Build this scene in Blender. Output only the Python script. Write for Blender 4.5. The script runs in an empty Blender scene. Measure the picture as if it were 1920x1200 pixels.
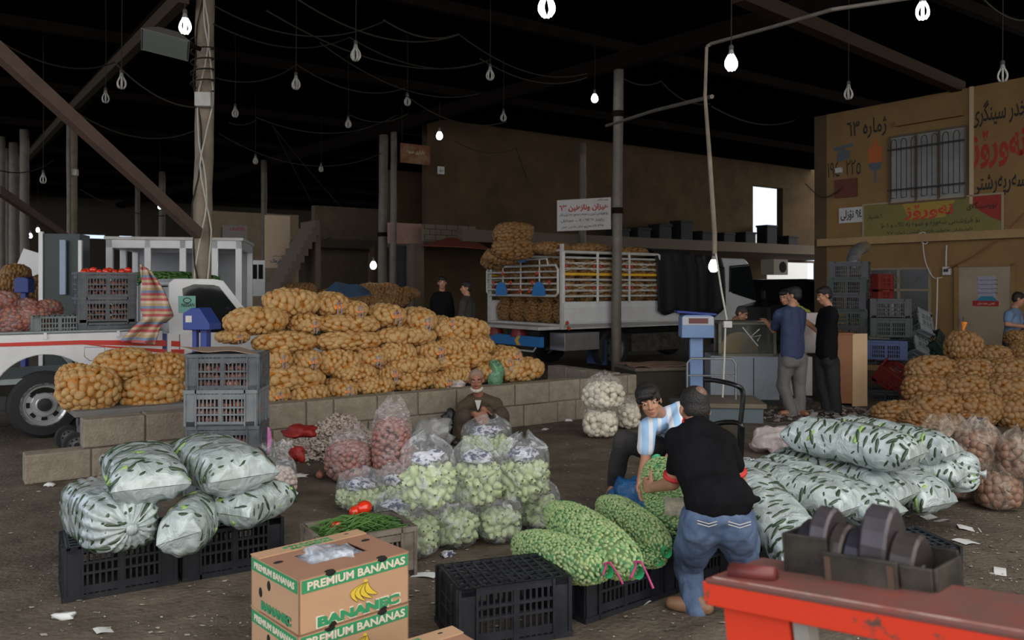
import bpy, bmesh, math, random
import numpy as np
from mathutils import Vector, Matrix, noise
R = math.radians
S = bpy.context.scene
COL = S.collection
rnd = random.Random(7)
# ------------------------------------------------------------------ camera, light, exposure
H = 1.70          # eye height
F = 1550.0        # focal length in pixels of the 1920 wide frame
HY = 538.0        # row of the horizon
K = 1.076
RZ = 5.62*K+.25   # underside of the roof
cam_d = bpy.data.cameras.new('camera'); cam = bpy.data.objects.new('camera', cam_d); COL.objects.link(cam)
cam.location = (0, 0, H); cam.rotation_euler = (R(90), 0, 0)
cam_d.sensor_width = 36; cam_d.lens = 36*F/1920; cam_d.shift_y = -(600-HY)/1920
cam_d.clip_end = 300; cam_d.clip_start = .05
cam_d.dof.use_dof = True; cam_d.dof.focus_distance = 6.0; cam_d.dof.aperture_fstop = 3.4
S.camera = cam
S.view_settings.view_transform = 'Standard'; S.view_settings.look = 'None'
S.view_settings.gamma = 1; S.view_settings.exposure = 0.42; S.view_settings.use_curve_mapping = False
try:
    S.cycles.use_denoising = True
    S.cycles.max_bounces = 6; S.cycles.diffuse_bounces = 4; S.cycles.glossy_bounces = 3
    S.cycles.transparent_max_bounces = 14; S.cycles.sample_clamp_indirect = 6
    S.cycles.caustics_reflective = False; S.cycles.caustics_refractive = False
except Exception: pass
W = bpy.data.worlds.new('sky'); S.world = W; W.use_nodes = True
wn = W.node_tree; wn.nodes.clear()
wo = wn.nodes.new('ShaderNodeOutputWorld'); wb = wn.nodes.new('ShaderNodeBackground')
tc = wn.nodes.new('ShaderNodeTexCoord'); nz = wn.nodes.new('ShaderNodeVectorMath'); nz.operation = 'DOT_PRODUCT'
nz.inputs[1].default_value = (.55, -.62, .55)     # the bright part of a hazy sky, behind and right of the camera
mr = wn.nodes.new('ShaderNodeMapRange'); mr.inputs[1].default_value = -.6; mr.inputs[2].default_value = 1.0
cr = wn.nodes.new('ShaderNodeValToRGB')
cr.color_ramp.elements[0].position = 0; cr.color_ramp.elements[0].color = (.62, .74, .95, 1)
cr.color_ramp.elements[1].position = 1; cr.color_ramp.elements[1].color = (1.9, 1.85, 1.75, 1)
wn.links.new(tc.outputs['Generated'], nz.inputs[0]); wn.links.new(nz.outputs['Value'], mr.inputs[0])
wn.links.new(mr.outputs[0], cr.inputs[0]); wn.links.new(cr.outputs[0], wb.inputs[0])
wb.inputs[1].default_value = 1.0
wn.links.new(wb.outputs[0], wo.inputs[0])

# ------------------------------------------------------------------ helpers
AV = R(35.5)
V = Vector((math.cos(AV), math.sin(AV), 0)); U = Vector((-math.sin(AV), math.cos(AV), 0))
def P(px, py, Y): return Vector(((px-960)/F*Y, Y, H-(py-HY)/F*Y))
def G(px, py, z=0.0): return P(px, py, F*(H-z)/(py-HY))
class Frame:
    """vertical plane through o with x axis at angle a; -y looks to the camera side"""
    def __init__(s, o, a): s.o = Vector((o[0], o[1], 0)); s.a = a; s.d = Vector((math.cos(a), math.sin(a), 0))
    def t(s, px):
        k = (px-960)/F
        return (k*s.o.y-s.o.x)/(s.d.x-k*s.d.y)
    def Y(s, px): return s.o.y+s.t(px)*s.d.y
    def __call__(s, px, py):
        t = s.t(px); y = s.o.y+t*s.d.y
        return t, H-(py-HY)/F*y
MATS = {}
def mat(name, col, rough=.7, metal=0., c2=None, ns=6., amt=.5, bump=0., bs=30., spec=.5, emis=None, es=0., detail=6., sharp=None, coat=0., alpha=1., sheen=0.):
    if name in MATS: return MATS[name]
    m = bpy.data.materials.new(name); m.use_nodes = True; nt = m.node_tree
    b = nt.nodes['Principled BSDF']
    b.inputs['Base Color'].default_value = (*col, 1); b.inputs['Roughness'].default_value = rough
    b.inputs['Metallic'].default_value = metal; b.inputs['Specular IOR Level'].default_value = spec
    b.inputs['Coat Weight'].default_value = coat; b.inputs['Alpha'].default_value = alpha
    t = nt.nodes.new('ShaderNodeTexCoord')
    if c2 is not None:
        n = nt.nodes.new('ShaderNodeTexNoise'); n.inputs['Scale'].default_value = ns; n.inputs['Detail'].default_value = detail
        n.inputs['Roughness'].default_value = .65
        r = nt.nodes.new('ShaderNodeValToRGB'); w = sharp or .22
        r.color_ramp.elements[0].position = amt-w; r.color_ramp.elements[1].position = amt+w
        r.color_ramp.elements[0].color = (*col, 1); r.color_ramp.elements[1].color = (*c2, 1)
        nt.links.new(t.outputs['Object'], n.inputs['Vector']); nt.links.new(n.outputs[0], r.inputs[0]); nt.links.new(r.outputs[0], b.inputs['Base Color'])
    if bump:
        n2 = nt.nodes.new('ShaderNodeTexNoise'); n2.inputs['Scale'].default_value = bs; n2.inputs['Detail'].default_value = 4
        bp = nt.nodes.new('ShaderNodeBump'); bp.inputs['Strength'].default_value = bump; bp.inputs['Distance'].default_value = .02
        nt.links.new(t.outputs['Object'], n2.inputs['Vector']); nt.links.new(n2.outputs[0], bp.inputs['Height']); nt.links.new(bp.outputs[0], b.inputs['Normal'])
    if emis:
        b.inputs['Emission Color'].default_value = (*emis, 1); b.inputs['Emission Strength'].default_value = es
    MATS[name] = m
    return m
def film(name, col, lo, hi, scale=14., rough=.22, stretch=(1, 1, 1), bump=.7, thr=(.45, .62), coat=0.):
    """crinkled plastic sheet or knitted net: partly see-through, partly its own colour"""
    m = bpy.data.materials.new(name); m.use_nodes = True; nt = m.node_tree; N = nt.nodes; L = nt.links
    b = N['Principled BSDF']; out = N['Material Output']
    b.inputs['Base Color'].default_value = (*col, 1); b.inputs['Roughness'].default_value = rough; b.inputs['Coat Weight'].default_value = coat; b.inputs['Coat Roughness'].default_value = .08
    t = N.new('ShaderNodeTexCoord'); mp = N.new('ShaderNodeMapping'); mp.inputs['Scale'].default_value = stretch
    n = N.new('ShaderNodeTexNoise'); n.inputs['Scale'].default_value = scale; n.inputs['Detail'].default_value = 5; n.inputs['Distortion'].default_value = 1.2
    L.new(t.outputs['Object'], mp.inputs[0]); L.new(mp.outputs[0], n.inputs['Vector'])
    r = N.new('ShaderNodeMapRange'); r.inputs[1].default_value = thr[0]; r.inputs[2].default_value = thr[1]; r.inputs[3].default_value = lo; r.inputs[4].default_value = hi
    L.new(n.outputs[0], r.inputs[0])
    bp = N.new('ShaderNodeBump'); bp.inputs['Strength'].default_value = bump; bp.inputs['Distance'].default_value = .03
    L.new(n.outputs[0], bp.inputs['Height']); L.new(bp.outputs[0], b.inputs['Normal'])
    tr = N.new('ShaderNodeBsdfTransparent'); mx = N.new('ShaderNodeMixShader')
    L.new(r.outputs[0], mx.inputs[0]); L.new(tr.outputs[0], mx.inputs[1]); L.new(b.outputs[0], mx.inputs[2]); L.new(mx.outputs[0], out.inputs[0])
    MATS[name] = m
    return m
def _ico(sub):
    bm = bmesh.new(); bmesh.ops.create_icosphere(bm, subdivisions=sub, radius=1)
    v = np.array([x.co[:] for x in bm.verts]); f = np.array([[x.index for x in q.verts] for q in bm.faces]); bm.free()
    return v, f
ICO = {k: _ico(k) for k in (1, 2, 3)}
class MB:
    def __init__(s): s.v = []; s.f = []; s.n = 0
    def add(s, v, f):
        v = [tuple(x) for x in v]; s.v += v; s.f += [tuple(i+s.n for i in q) for q in f]; s.n += len(v); return s
    def box(s, c, d, M=None, taper=1.):
        x, y, z = [q/2 for q in d]
        vs = [Vector((sx*x*(taper if sz > 0 else 1), sy*y*(taper if sz > 0 else 1), sz*z)) for sz in (-1, 1) for sx, sy in ((-1, -1), (1, -1), (1, 1), (-1, 1))]
        if M is not None: vs = [M @ q for q in vs]
        c = Vector(c)
        return s.add([q+c for q in vs], [(3, 2, 1, 0), (4, 5, 6, 7), (0, 1, 5, 4), (1, 2, 6, 5), (2, 3, 7, 6), (3, 0, 4, 7)])
    def bb(s, a, b):   # box between two corners
        return s.box([(a[i]+b[i])/2 for i in range(3)], [abs(b[i]-a[i]) for i in range(3)])
    def cyl(s, a, b, r0, r1=None, n=12, cap=True):
        return s.tube([a, b], [r0, r0 if r1 is None else r1], n, cap)
    def tube(s, pts, r, n=8, cap=True, closed=False):
        pts = [Vector(p) for p in pts]; m = len(pts)
        if not isinstance(r, (list, tuple)): r = [r]*m
        vs = []; ref = None
        for i, p in enumerate(pts):
            a = pts[i-1] if (i > 0 or closed) else p; b = pts[(i+1) % m] if (i < m-1 or closed) else p
            d = (b-a).normalized() if (b-a).length > 1e-9 else Vector((0, 0, 1))
            if ref is None:
                ref = Vector((0, 0, 1)) if abs(d.z) < .9 else Vector((1, 0, 0))
            x = (ref-d*ref.dot(d)).normalized(); ref = x; y = d.cross(x)
            vs += [p+(x*math.cos(2*math.pi*k/n)+y*math.sin(2*math.pi*k/n))*r[i] for k in range(n)]
        fs = []
        for i in range(m if closed else m-1):
            for k in range(n):
                k2 = (k+1) % n; j = (i+1) % m
                fs.append((i*n+k, i*n+k2, j*n+k2, j*n+k))
        if cap and not closed: fs += [tuple(range(n))[::-1], tuple(range((m-1)*n, m*n))]
        return s.add(vs, fs)
    def lathe(s, prof, M=None, n=24, c=(0, 0, 0), cap=True):   # prof [(r,z)...]
        c = Vector(c); vs = []
        for r, z in prof:
            for k in range(n):
                q = Vector((r*math.cos(2*math.pi*k/n), r*math.sin(2*math.pi*k/n), z))
                vs.append((M @ q if M is not None else q)+c)
        fs = [(i*n+k, i*n+(k+1) % n, (i+1)*n+(k+1) % n, (i+1)*n+k) for i in range(len(prof)-1) for k in range(n)]
        if cap and prof[0][0] > 1e-4: fs.append(tuple(range(n))[::-1])
        if cap and prof[-1][0] > 1e-4: fs.append(tuple(range((len(prof)-1)*n, len(prof)*n)))
        return s.add(vs, fs)
    def ell(s, c, d, M=None, sub=2):
        v, f = ICO[sub]; q = v*np.array(d)
        if M is not None: q = q @ np.array(M.to_3x3()).T
        q = q+np.array(c)
        return s.add(q.tolist(), f.tolist())
    def prism(s, poly, y0, y1, M=None, c=(0, 0, 0)):   # poly in x,z ; thickness along y
        n = len(poly); c = Vector(c)
        vs = [Vector((x, y0, z)) for x, z in poly]+[Vector((x, y1, z)) for x, z in poly]
        if M is not None: vs = [M @ q for q in vs]
        ar = sum(poly[i][0]*poly[(i+1) % n][1]-poly[(i+1) % n][0]*poly[i][1] for i in range(n))
        fs = [tuple(range(n)), tuple(range(n, 2*n))[::-1]]+[(i, n+i, n+(i+1) % n, (i+1) % n) for i in range(n)]
        if ar < 0: fs = [q[::-1] for q in fs]
        return s.add([q+c for q in vs], fs)
    def grid(s, fn, nu, nv, thick=0.):
        pts = [[Vector(fn(i/nu, j/nv)) for j in range(nv+1)] for i in range(nu+1)]
        vs = [p for r in pts for p in r]; w = nv+1
        fs = [(i*w+j, (i+1)*w+j, (i+1)*w+j+1, i*w+j+1) for i in range(nu) for j in range(nv)]
        return s.add(vs, fs)
    def mesh(s, name, m, smooth=False):
        me = bpy.data.meshes.new(name); me.from_pydata(s.v, [], s.f)
        if m is not None:
            for q in (m if isinstance(m, (list, tuple)) else [m]): me.materials.append(q)
        if smooth: me.polygons.foreach_set('use_smooth', [True]*len(me.polygons))
        me.update(); return me
    def obj(s, name, m, parent=None, loc=(0, 0, 0), rz=0., smooth=False, bevel=0., solid=0.):
        return link(name, s.mesh(name, m, smooth), parent, loc, rz, bevel, solid)
def link(name, me, parent=None, loc=(0, 0, 0), rz=0., bevel=0., solid=0., rot=None, scale=None):
    o = bpy.data.objects.new(name, me); COL.objects.link(o); o.location = loc
    o.rotation_euler = rot if rot is not None else (0, 0, rz)
    if scale is not None: o.scale = scale
    if parent is not None: o.parent = parent
    if solid: q = o.modifiers.new('solid', 'SOLIDIFY'); q.thickness = solid; q.offset = 0
    if bevel: q = o.modifiers.new('bevel', 'BEVEL'); q.width = bevel; q.segments = 2; q.limit_method = 'ANGLE'
    return o
def smooth_angle(o): o.data.polygons.foreach_set('use_smooth', [True]*len(o.data.polygons)); return o
def thing(name, label, cat, loc=(0, 0, 0), rz=0., group=None, rot=None, scale=None):
    o = bpy.data.objects.new(name, None); COL.objects.link(o); o.empty_display_size = .1
    o.location = loc; o.rotation_euler = rot if rot is not None else (0, 0, rz)
    if scale is not None: o.scale = scale
    o['label'] = label; o['category'] = cat
    if group: o['group'] = group
    return o
def tag(o, label, cat, group=None, kind=None):
    o['label'] = label; o['category'] = cat
    if group: o['group'] = group
    if kind: o['kind'] = kind
    return o
def struct(o): o['kind'] = 'structure'; return o
def dup(root, label, loc, rot, scale=None, group=None):
    r = root.copy(); COL.objects.link(r); r.location = loc; r.rotation_euler = rot
    if scale is not None: r.scale = scale
    r['label'] = label
    if group: r['group'] = group
    for ch in list(root.children):
        c = ch.copy(); COL.objects.link(c); c.parent = r
        for g in ch.children:
            d = g.copy(); COL.objects.link(d); d.parent = c
    return r
NUM = ['leftmost', 'second', 'third', 'fourth', 'fifth', 'sixth', 'seventh', 'eighth', 'ninth', 'tenth', 'eleventh', 'twelfth']
def nth(i, n, side='left'): return 'leftmost' if i == 0 else ('rightmost' if i == n-1 else NUM[i]+' from the '+side)
# ---- lettering (Arabic letters joined by presentation forms)
AT = {'ا': (0xFE8D, 2), 'ب': (0xFE8F, 4), 'پ': (0xFB56, 4), 'ت': (0xFE95, 4), 'ج': (0xFE9D, 4), 'خ': (0xFEA5, 4), 'د': (0xFEA9, 2), 'ر': (0xFEAD, 2), 'ز': (0xFEAF, 2), 'ژ': (0xFB8A, 2),
      'س': (0xFEB1, 4), 'ش': (0xFEB5, 4), 'ف': (0xFED1, 4), 'ك': (0xFED9, 4), 'گ': (0xFB92, 4), 'ل': (0xFEDD, 4), 'م': (0xFEE1, 4), 'ن': (0xFEE5, 4), 'ه': (0xFEE9, 4), 'و': (0xFEED, 2),
      'ۆ': (0xFBD9, 2), 'ی': (0xFBFC, 4), 'ە': (0xFEE9, 2), 'ێ': (0xFBFC, 4), 'ح': (0xFEA1, 4), 'ق': (0xFED5, 4)}
def ar(s):
    out = []
    for i, c in enumerate(s):
        if c not in AT: out.append(c); continue
        b, n = AT[c]; pj = i > 0 and s[i-1] in AT and AT[s[i-1]][1] == 4; nj = n == 4 and i < len(s)-1 and s[i+1] in AT
        k = (1 if pj else 0) if n == 2 else (3 if pj and nj else 1 if pj else 2 if nj else 0)
        out.append('\u06d5' if (c == 'ە' and k == 0) else chr(b+k))
    r = out[::-1]; res = []; run = []
    for c in r:
        if c.isdigit(): run.append(c)
        else: res += run[::-1]; run = []; res.append(c)
    return ''.join(res+run[::-1])
def text(s, m, parent, x, y, z, w, h, name='lettering', plane='xz', bold=0., flip=False, rzz=0.):
    """lettering fitted to a w x h rectangle centred at x,z on the -y face"""
    c = bpy.data.curves.new(name, 'FONT'); c.body = s; c.size = 1; c.extrude = .004; c.offset = bold; c.resolution_u = 3
    o = bpy.data.objects.new(name, c); COL.objects.link(o); bpy.context.view_layer.update()
    me = bpy.data.meshes.new_from_object(o.evaluated_get(bpy.context.evaluated_depsgraph_get())); bpy.data.objects.remove(o)
    n = len(me.vertices); co = np.empty(n*3); me.vertices.foreach_get('co', co); co = co.reshape(-1, 3)
    if n == 0: return None
    mn, mx = co.min(0), co.max(0); co[:, 0] = (co[:, 0]-(mn[0]+mx[0])/2)*w/(mx[0]-mn[0]); co[:, 1] = (co[:, 1]-(mn[1]+mx[1])/2)*h/(mx[1]-mn[1])
    co[:, 2] = np.where(co[:, 2] > 0, .0012, -.0008)
    if plane == 'xz': q = np.stack([co[:, 0]+x, -co[:, 2]+y, co[:, 1]+z], 1)
    elif plane == 'yz': q = np.stack([-co[:, 2]+x, -co[:, 0]+y, co[:, 1]+z], 1)
    else:
        if flip: co[:, 0] *= -1; co[:, 1] *= -1
        q = np.stack([co[:, 0]+x, co[:, 1]+y, co[:, 2]+z], 1)
    me.vertices.foreach_set('co', q.ravel()); me.materials.clear(); me.materials.append(m); me.update()
    return link(name, me, parent)
# ---- superquadric bags
def sq_r(d, abc, n):
    q = np.abs(d)/np.array(abc); return (q**n).sum(1)**(-1./n)
def scatter(abc, n, sp, seed, nmax=400, zmin=-1.1):
    g = np.random.default_rng(seed)
    d = g.normal(size=(9000, 3)); d *= np.array(abc)**.6; d /= np.linalg.norm(d, axis=1)[:, None]
    p = d*sq_r(d, abc, n)[:, None]; acc = np.zeros((0, 3)); ds = []
    for i in range(len(p)):
        if p[i, 2] < zmin*abc[2]: continue
        if len(acc) == 0 or ((acc-p[i])**2).sum(1).min() > sp*sp:
            acc = np.vstack([acc, p[i]]); ds.append(i)
            if len(acc) >= nmax: break
    return acc, g
def sq_normal(p, abc, n):
    q = np.sign(p)*(np.abs(p)/np.array(abc))**(n-1)/np.array(abc); return q/np.linalg.norm(q, axis=1)[:, None]
TIPS = []
def lumps(abc, n, sp, dims, seed, m, name, inset=.5, orient='any', jit=.25, sub=2, zmin=-1.1, nmax=400, core=None):
    p, g = scatter(abc, n, sp, seed, nmax, zmin); nn = sq_normal(p, abc, n); v0, f0 = ICO[sub]
    V_, F_ = [], []; TIPS.clear()
    for i in range(len(p)):
        N = nn[i]; s = 1+jit*(g.random()-.5)*2; d = np.array(dims)*s*(1+.15*(g.random(3)-.5))
        a = g.normal(size=3)
        if orient == 'cross': a = np.cross(N, [1, 0, 0])+g.normal(size=3)*.35
        if orient == 'out': a = N+g.normal(size=3)*(.5 if g.random() < .6 else 1.6)
        elif orient != 'any3': a = a-N*a.dot(N)
        if orient == 'out' and a.dot(N) < 0: a = -a
        a /= np.linalg.norm(a)+1e-9; b = np.cross(a, g.normal(size=3) if orient == 'out' else N); b /= np.linalg.norm(b)+1e-9; c = np.cross(a, b)
        M = np.stack([a, b, c], 1)
        h = d[0] if orient == 'out' else d[1]
        ctr = p[i]-N*h*(inset+.25*(g.random()-.5)*2*.6)
        if orient == 'out' and a.dot(N) > .45: TIPS.append(ctr+a*d[0])
        V_.append((v0*d) @ M.T+ctr); F_.append(f0+i*len(v0))
    mb = MB(); mb.v = np.vstack(V_).tolist(); mb.f = np.vstack(F_).tolist(); mb.n = len(mb.v)
    if core is not None:   # the dark heart of the load, so that one cannot see through
        v, f = ICO[3]; q = v*sq_r(v, [x*core for x in abc], n)[:, None]; mb.add(q.tolist(), f.tolist())
    return mb.mesh(name, m, True)
def shell(abc, n, m, name, seed=0, amp=.02, nu=56, nv=36, axis='x', fold=0., kf=15, pinch=0.):
    """closed bag skin; long axis x; folds gather towards both ends"""
    mb = MB(); vs = []; off = Vector((seed*3.1, seed*1.7, 0))
    for j in range(nv+1):
        th = math.pi*j/nv
        for i in range(nu):
            ph = 2*math.pi*i/nu
            d = np.array([[math.cos(th), math.sin(th)*math.cos(ph), math.sin(th)*math.sin(ph)]])
            r = float(sq_r(d, abc, n)[0]); q = Vector(d[0])*r
            k = noise.noise(q*7+off)*amp+noise.noise(q*19+off)*amp*.45
            e = abs(math.cos(th))**4 if fold else 0
            k += fold*e*math.sin(ph*kf+seed)*math.sin(th)
            if pinch:
                t = max(0, abs(q.x)/abc[0]-.72)/.28
                q.z *= 1-pinch*t; q.y *= 1+.25*pinch*t
            nrm = Vector(d[0]); q = q+nrm*k
            vs.append(q)
    fs = [(j*nu+i, (j+1)*nu+i, (j+1)*nu+(i+1) % nu, j*nu+(i+1) % nu) for j in range(nv) for i in range(nu)]
    mb.add(vs, fs); return mb.mesh(name, m, True)
def stand_shell(r, h, m, name, seed=0, amp=.012, neck=.3, flare=.6, nu=60, zt=None, bulge=1.):
    """standing bag: base, belly, gathered neck and flared crumpled mouth"""
    prof = []; N = 34
    for j in range(N+1):
        t = j/N
        if t < .72:
            q = t/.72; rr = r*(1-abs(2*q-1)**3.2)**(1/3.2) if q < .5 else r*(1-(2*q-1)**2.6*(1-neck))
            if q < .12: rr = max(rr, r*.55*q/.12)
            z = h*q
        else:
            q = (t-.72)/.28; rr = r*(neck+(flare-neck)*q**1.3)*(1 if q < .99 else .96); z = h+h*.22*q
        prof.append((rr, z, t))
    mb = MB(); vs = []; off = Vector((seed*2.3, 0, seed))
    for rr, z, t in prof:
        for i in range(nu):
            ph = 2*math.pi*i/nu; w = max(0, (t-.5)/.5)
            fr = 1+w*.38*noise.noise(Vector((math.cos(ph)*2.4, math.sin(ph)*2.4, seed+z*2)))+w*.12*math.sin(ph*11+seed)
            q = Vector((math.cos(ph)*rr*fr, math.sin(ph)*rr*fr, z+w*w*h*.18*noise.noise(Vector((math.cos(ph)*1.6+seed, math.sin(ph)*1.6, 3)))))
            q += Vector((math.cos(ph), math.sin(ph), 0))*(noise.noise(q*11+off)*amp+noise.noise(q*28+off)*amp*.5)
            q += Vector((seed % 3-1, (seed*7) % 3-1, 0))*.10*r*w*w
            vs.append(q)
    fs = [(j*nu+i, j*nu+(i+1) % nu, (j+1)*nu+(i+1) % nu, (j+1)*nu+i) for j in range(N) for i in range(nu)]+[tuple(range(nu))[::-1]]
    mb.add(vs, fs); return mb.mesh(name, m, True)
def crumple(d, m, name, seed=0, amp=.35, sub=3):
    v, f = ICO[sub]; out = []
    for q in v:
        q = Vector(q); k = 1+amp*noise.noise(q*1.6+Vector((seed, 0, 0)))+amp*.5*abs(noise.noise(q*4+Vector((seed, 5, 0))))*2-amp*.3
        out.append((q.x*k*d[0], q.y*k*d[1], max(-d[2]*.9, q.z*k*d[2])))
    mb = MB().add(out, f.tolist()); return mb.mesh(name, m, True)
# ------------------------------------------------------------------ materials
M_dirt = mat('packed_dirt', (.070, .054, .040), .92, c2=(.18, .148, .115), ns=3.2, detail=14., amt=.52, bump=.8, bs=30, spec=.2)
M_block = mat('concrete_block', (.21, .175, .135), .95, c2=(.33, .285, .225), ns=9, bump=.6, bs=45, spec=.15)
M_tan = mat('tan_plaster', (.29, .175, .072), .9, c2=(.20, .12, .055), ns=1.2, amt=.55, bump=.2, bs=18, spec=.15)
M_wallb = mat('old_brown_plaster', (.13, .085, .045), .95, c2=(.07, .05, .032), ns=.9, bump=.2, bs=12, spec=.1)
M_beigewall = mat('beige_plaster', (.55, .43, .30), .9, c2=(.38, .29, .20), ns=.8, spec=.1)
M_roof = mat('black_roof_sheet', (.005, .0047, .0043), .95, spec=.0)  # one even near-black tone
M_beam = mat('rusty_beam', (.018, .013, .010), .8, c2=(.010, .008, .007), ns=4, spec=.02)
M_brace = mat('brown_painted_steel', (.16, .095, .075), .75, c2=(.11, .07, .055), ns=3)
M_post = mat('bare_pole', (.33, .27, .205), .8, c2=(.17, .13, .095), ns=3.5, amt=.5, bump=.4, bs=20)
M_post2 = mat('grey_steel_pole', (.20, .175, .145), .6, c2=(.12, .10, .08), ns=5)
M_wood = mat('brown_wood', (.30, .12, .045), .6, c2=(.21, .08, .03), ns=2)
M_ply = mat('pale_plywood', (.62, .42, .25), .7, c2=(.5, .33, .19), ns=2)
M_plank = mat('grey_plank', (.20, .16, .12), .85, c2=(.12, .095, .07), ns=5)
M_cable = mat('dusty_cable', (.042, .037, .030), .8, spec=.1)
M_cablew = mat('white_cable', (.55, .52, .46), .6)
M_whitep = mat('white_paint', (.76, .77, .79), .3, c2=(.62, .63, .64), ns=2.2, amt=.6, coat=.3)
M_whited = mat('dirty_white_paint', (.62, .61, .59), .5, c2=(.40, .38, .35), ns=4, amt=.62)
M_galv = mat('galvanised_sheet', (.22, .27, .28), .5, .5, c2=(.30, .33, .33), ns=12)
M_black = mat('black_plastic', (.012, .012, .014), .45, c2=(.03, .03, .034), ns=9)
M_crate = mat('black_crate_plastic', (.010, .011, .016), .38, c2=(.03, .032, .04), ns=7, amt=.6)
M_crateg = mat('grey_crate_plastic', (.060, .070, .085), .5, c2=(.15, .155, .16), ns=8, amt=.6)
M_crateg2 = mat('dusty_grey_crate_plastic', (.13, .15, .17), .6, c2=(.24, .25, .25), ns=8, amt=.55)
M_cratebr = mat('muddy_crate_plastic', (.12, .095, .075), .7, c2=(.30, .26, .22), ns=9, amt=.6)
M_crater = mat('red_crate_plastic', (.17, .02, .016), .5)
M_crateb = mat('blue_crate_plastic', (.05, .08, .20), .5)
M_cratew = mat('pale_crate_plastic', (.45, .45, .42), .5)
M_crateg3 = mat('green_crate_plastic', (.014, .030, .022), .5)
M_potato = mat('potato_skin', (.36, .20, .068), .62, c2=(.58, .37, .155), ns=14, amt=.5, bump=.15, bs=90)
M_potatod = mat('shaded_potato_skin', (.19, .10, .036), .7, c2=(.33, .19, .08), ns=14, amt=.5)  # darker potato copy, the shade on the right and rear piles is in its colour
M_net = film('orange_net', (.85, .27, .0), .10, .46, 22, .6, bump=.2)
M_netd = film('shaded_orange_net', (.50, .17, .01), .12, .45, 22, .6, bump=.2)  # net copy darkened for the same shaded piles
M_netedge = mat('orange_net_hem', (.80, .25, .03), .7)
M_string = mat('blue_white_string', (.45, .47, .62), .7, c2=(.12, .12, .30), ns=60)
M_clear = film('clear_plastic', (.80, .84, .88), .12, .62, 13, .10, bump=1., thr=(.54, .72), coat=.6)
M_clearp = film('clear_plastic_over_onions', (.80, .70, .72), .12, .5, 15, .18, stretch=(1, 1, 2.5), bump=1, thr=(.48, .7))
M_milky = film('milky_plastic', (.52, .60, .60), .70, .96, 9, .14, bump=1., coat=.8)
M_greybag = film('grey_plastic', (.50, .50, .50), .45, .85, 9, .25)
M_pinkbag = film('pale_pink_plastic', (.68, .58, .56), .6, .95, 9, .3)
M_bluebag = film('blue_plastic', (.03, .16, .40), .6, .95, 12, .2)
M_brownbag = film('tinted_plastic', (.52, .42, .34), .15, .55, 14, .2, bump=.9)
M_magbag = mat('magenta_plastic_net', (.65, .20, .50), .45)
M_redbag = mat('red_net', (.34, .02, .015), .6, c2=(.22, .01, .01), ns=20)
M_greennet = film('green_net', (.05, .42, .18), .06, .34, 30, .5, bump=.2)
M_greencloth = mat('green_net_hem', (.05, .42, .18), .6)
M_cuke = mat('cucumber_skin', (.022, .040, .022), .3, c2=(.05, .085, .04), ns=16)
M_cukel = mat('pale_cucumber_skin', (.28, .45, .12), .3)
M_zuc = mat('pale_squash_skin', (.36, .44, .21), .42, c2=(.54, .61, .37), ns=9)
M_almond = mat('green_almond_skin', (.29, .38, .13), .7, c2=(.52, .58, .30), ns=25, amt=.5)
M_onion = mat('pink_onion_skin', (.42, .22, .18), .4, c2=(.28, .11, .10), ns=9)
M_onionw = mat('white_onion_skin', (.78, .74, .62), .5, c2=(.62, .55, .42), ns=9)
M_onionb = mat('brown_onion_skin', (.27, .155, .10), .5, c2=(.17, .085, .055), ns=9)
M_onionr = mat('dark_red_onion_skin', (.26, .07, .06), .45, c2=(.38, .17, .10), ns=9)
M_garlic = mat('garlic_skin', (.66, .58, .52), .5, c2=(.55, .42, .38), ns=12)
M_tomato = mat('tomato_skin', (.75, .035, .012), .15, coat=.5)
M_leaf = mat('green_leaves', (.05, .13, .025), .6, c2=(.10, .22, .05), ns=15)
M_card = mat('brown_cardboard', (.52, .315, .185), .85, c2=(.46, .275, .16), ns=3, bump=.05)
M_cardd = mat('brown_cardboard_top', (.36, .19, .12), .85, c2=(.31, .16, .10), ns=3)
M_pgreen = mat('green_print', (.03, .27, .11), .8)
M_pwhite = mat('cream_print', (.72, .62, .50), .8)
M_pyellow = mat('yellow_print', (.72, .50, .04), .8)
M_pdark = mat('dark_print', (.06, .045, .02), .8)
M_hole = mat('dark_hole', (.01, .008, .006), .9)
M_paper = mat('white_paper', (.66, .66, .66), .8)
M_newsp = mat('newsprint_blue_ink', (.60, .60, .68), .7, c2=(.05, .05, .12), ns=22, amt=.52, sharp=.03)
M_glassd = mat('dark_glass', (.012, .015, .017), .08)
M_glassl = film('vitrine_glass', (.13, .14, .12), .2, .5, 3, .12, bump=.05)
M_rubber = mat('tyre_rubber', (.018, .018, .02), .75)
M_chrome = mat('chrome', (.60, .62, .65), .25, .5)
M_steel = mat('worn_steel', (.30, .32, .34), .4, .7, c2=(.2, .2, .2), ns=6)
M_red = mat('red_paint', (.62, .035, .018), .45, c2=(.50, .03, .02), ns=5)
M_redf = mat('worn_red_paint', (.74, .05, .018), .4, c2=(.13, .07, .05), ns=14, amt=.64, sharp=.03)
M_redtop = mat('worn_brown_red_steel', (.24, .05, .035), .45, c2=(.11, .085, .075), ns=6, amt=.5)
M_iron = mat('cast_iron', (.035, .030, .032), .38, .6, c2=(.06, .045, .045), ns=8)
M_irong = mat('grey_sheet_steel', (.035, .034, .030), .4, .5, c2=(.15, .13, .10), ns=7, amt=.62)
M_blue = mat('blue_paint', (.025, .05, .24), .5)
M_lblue = mat('pale_blue_paint', (.14, .25, .48), .5, c2=(.2, .3, .5), ns=4)
M_brblue = mat('bright_blue_paint', (.02, .19, .52), .45)
M_yel = mat('yellow_paint', (.80, .45, .03), .5)
M_deskg = mat('grey_blue_enamel', (.27, .30, .34), .5, c2=(.17, .17, .17), ns=2.5, amt=.68)
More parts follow.
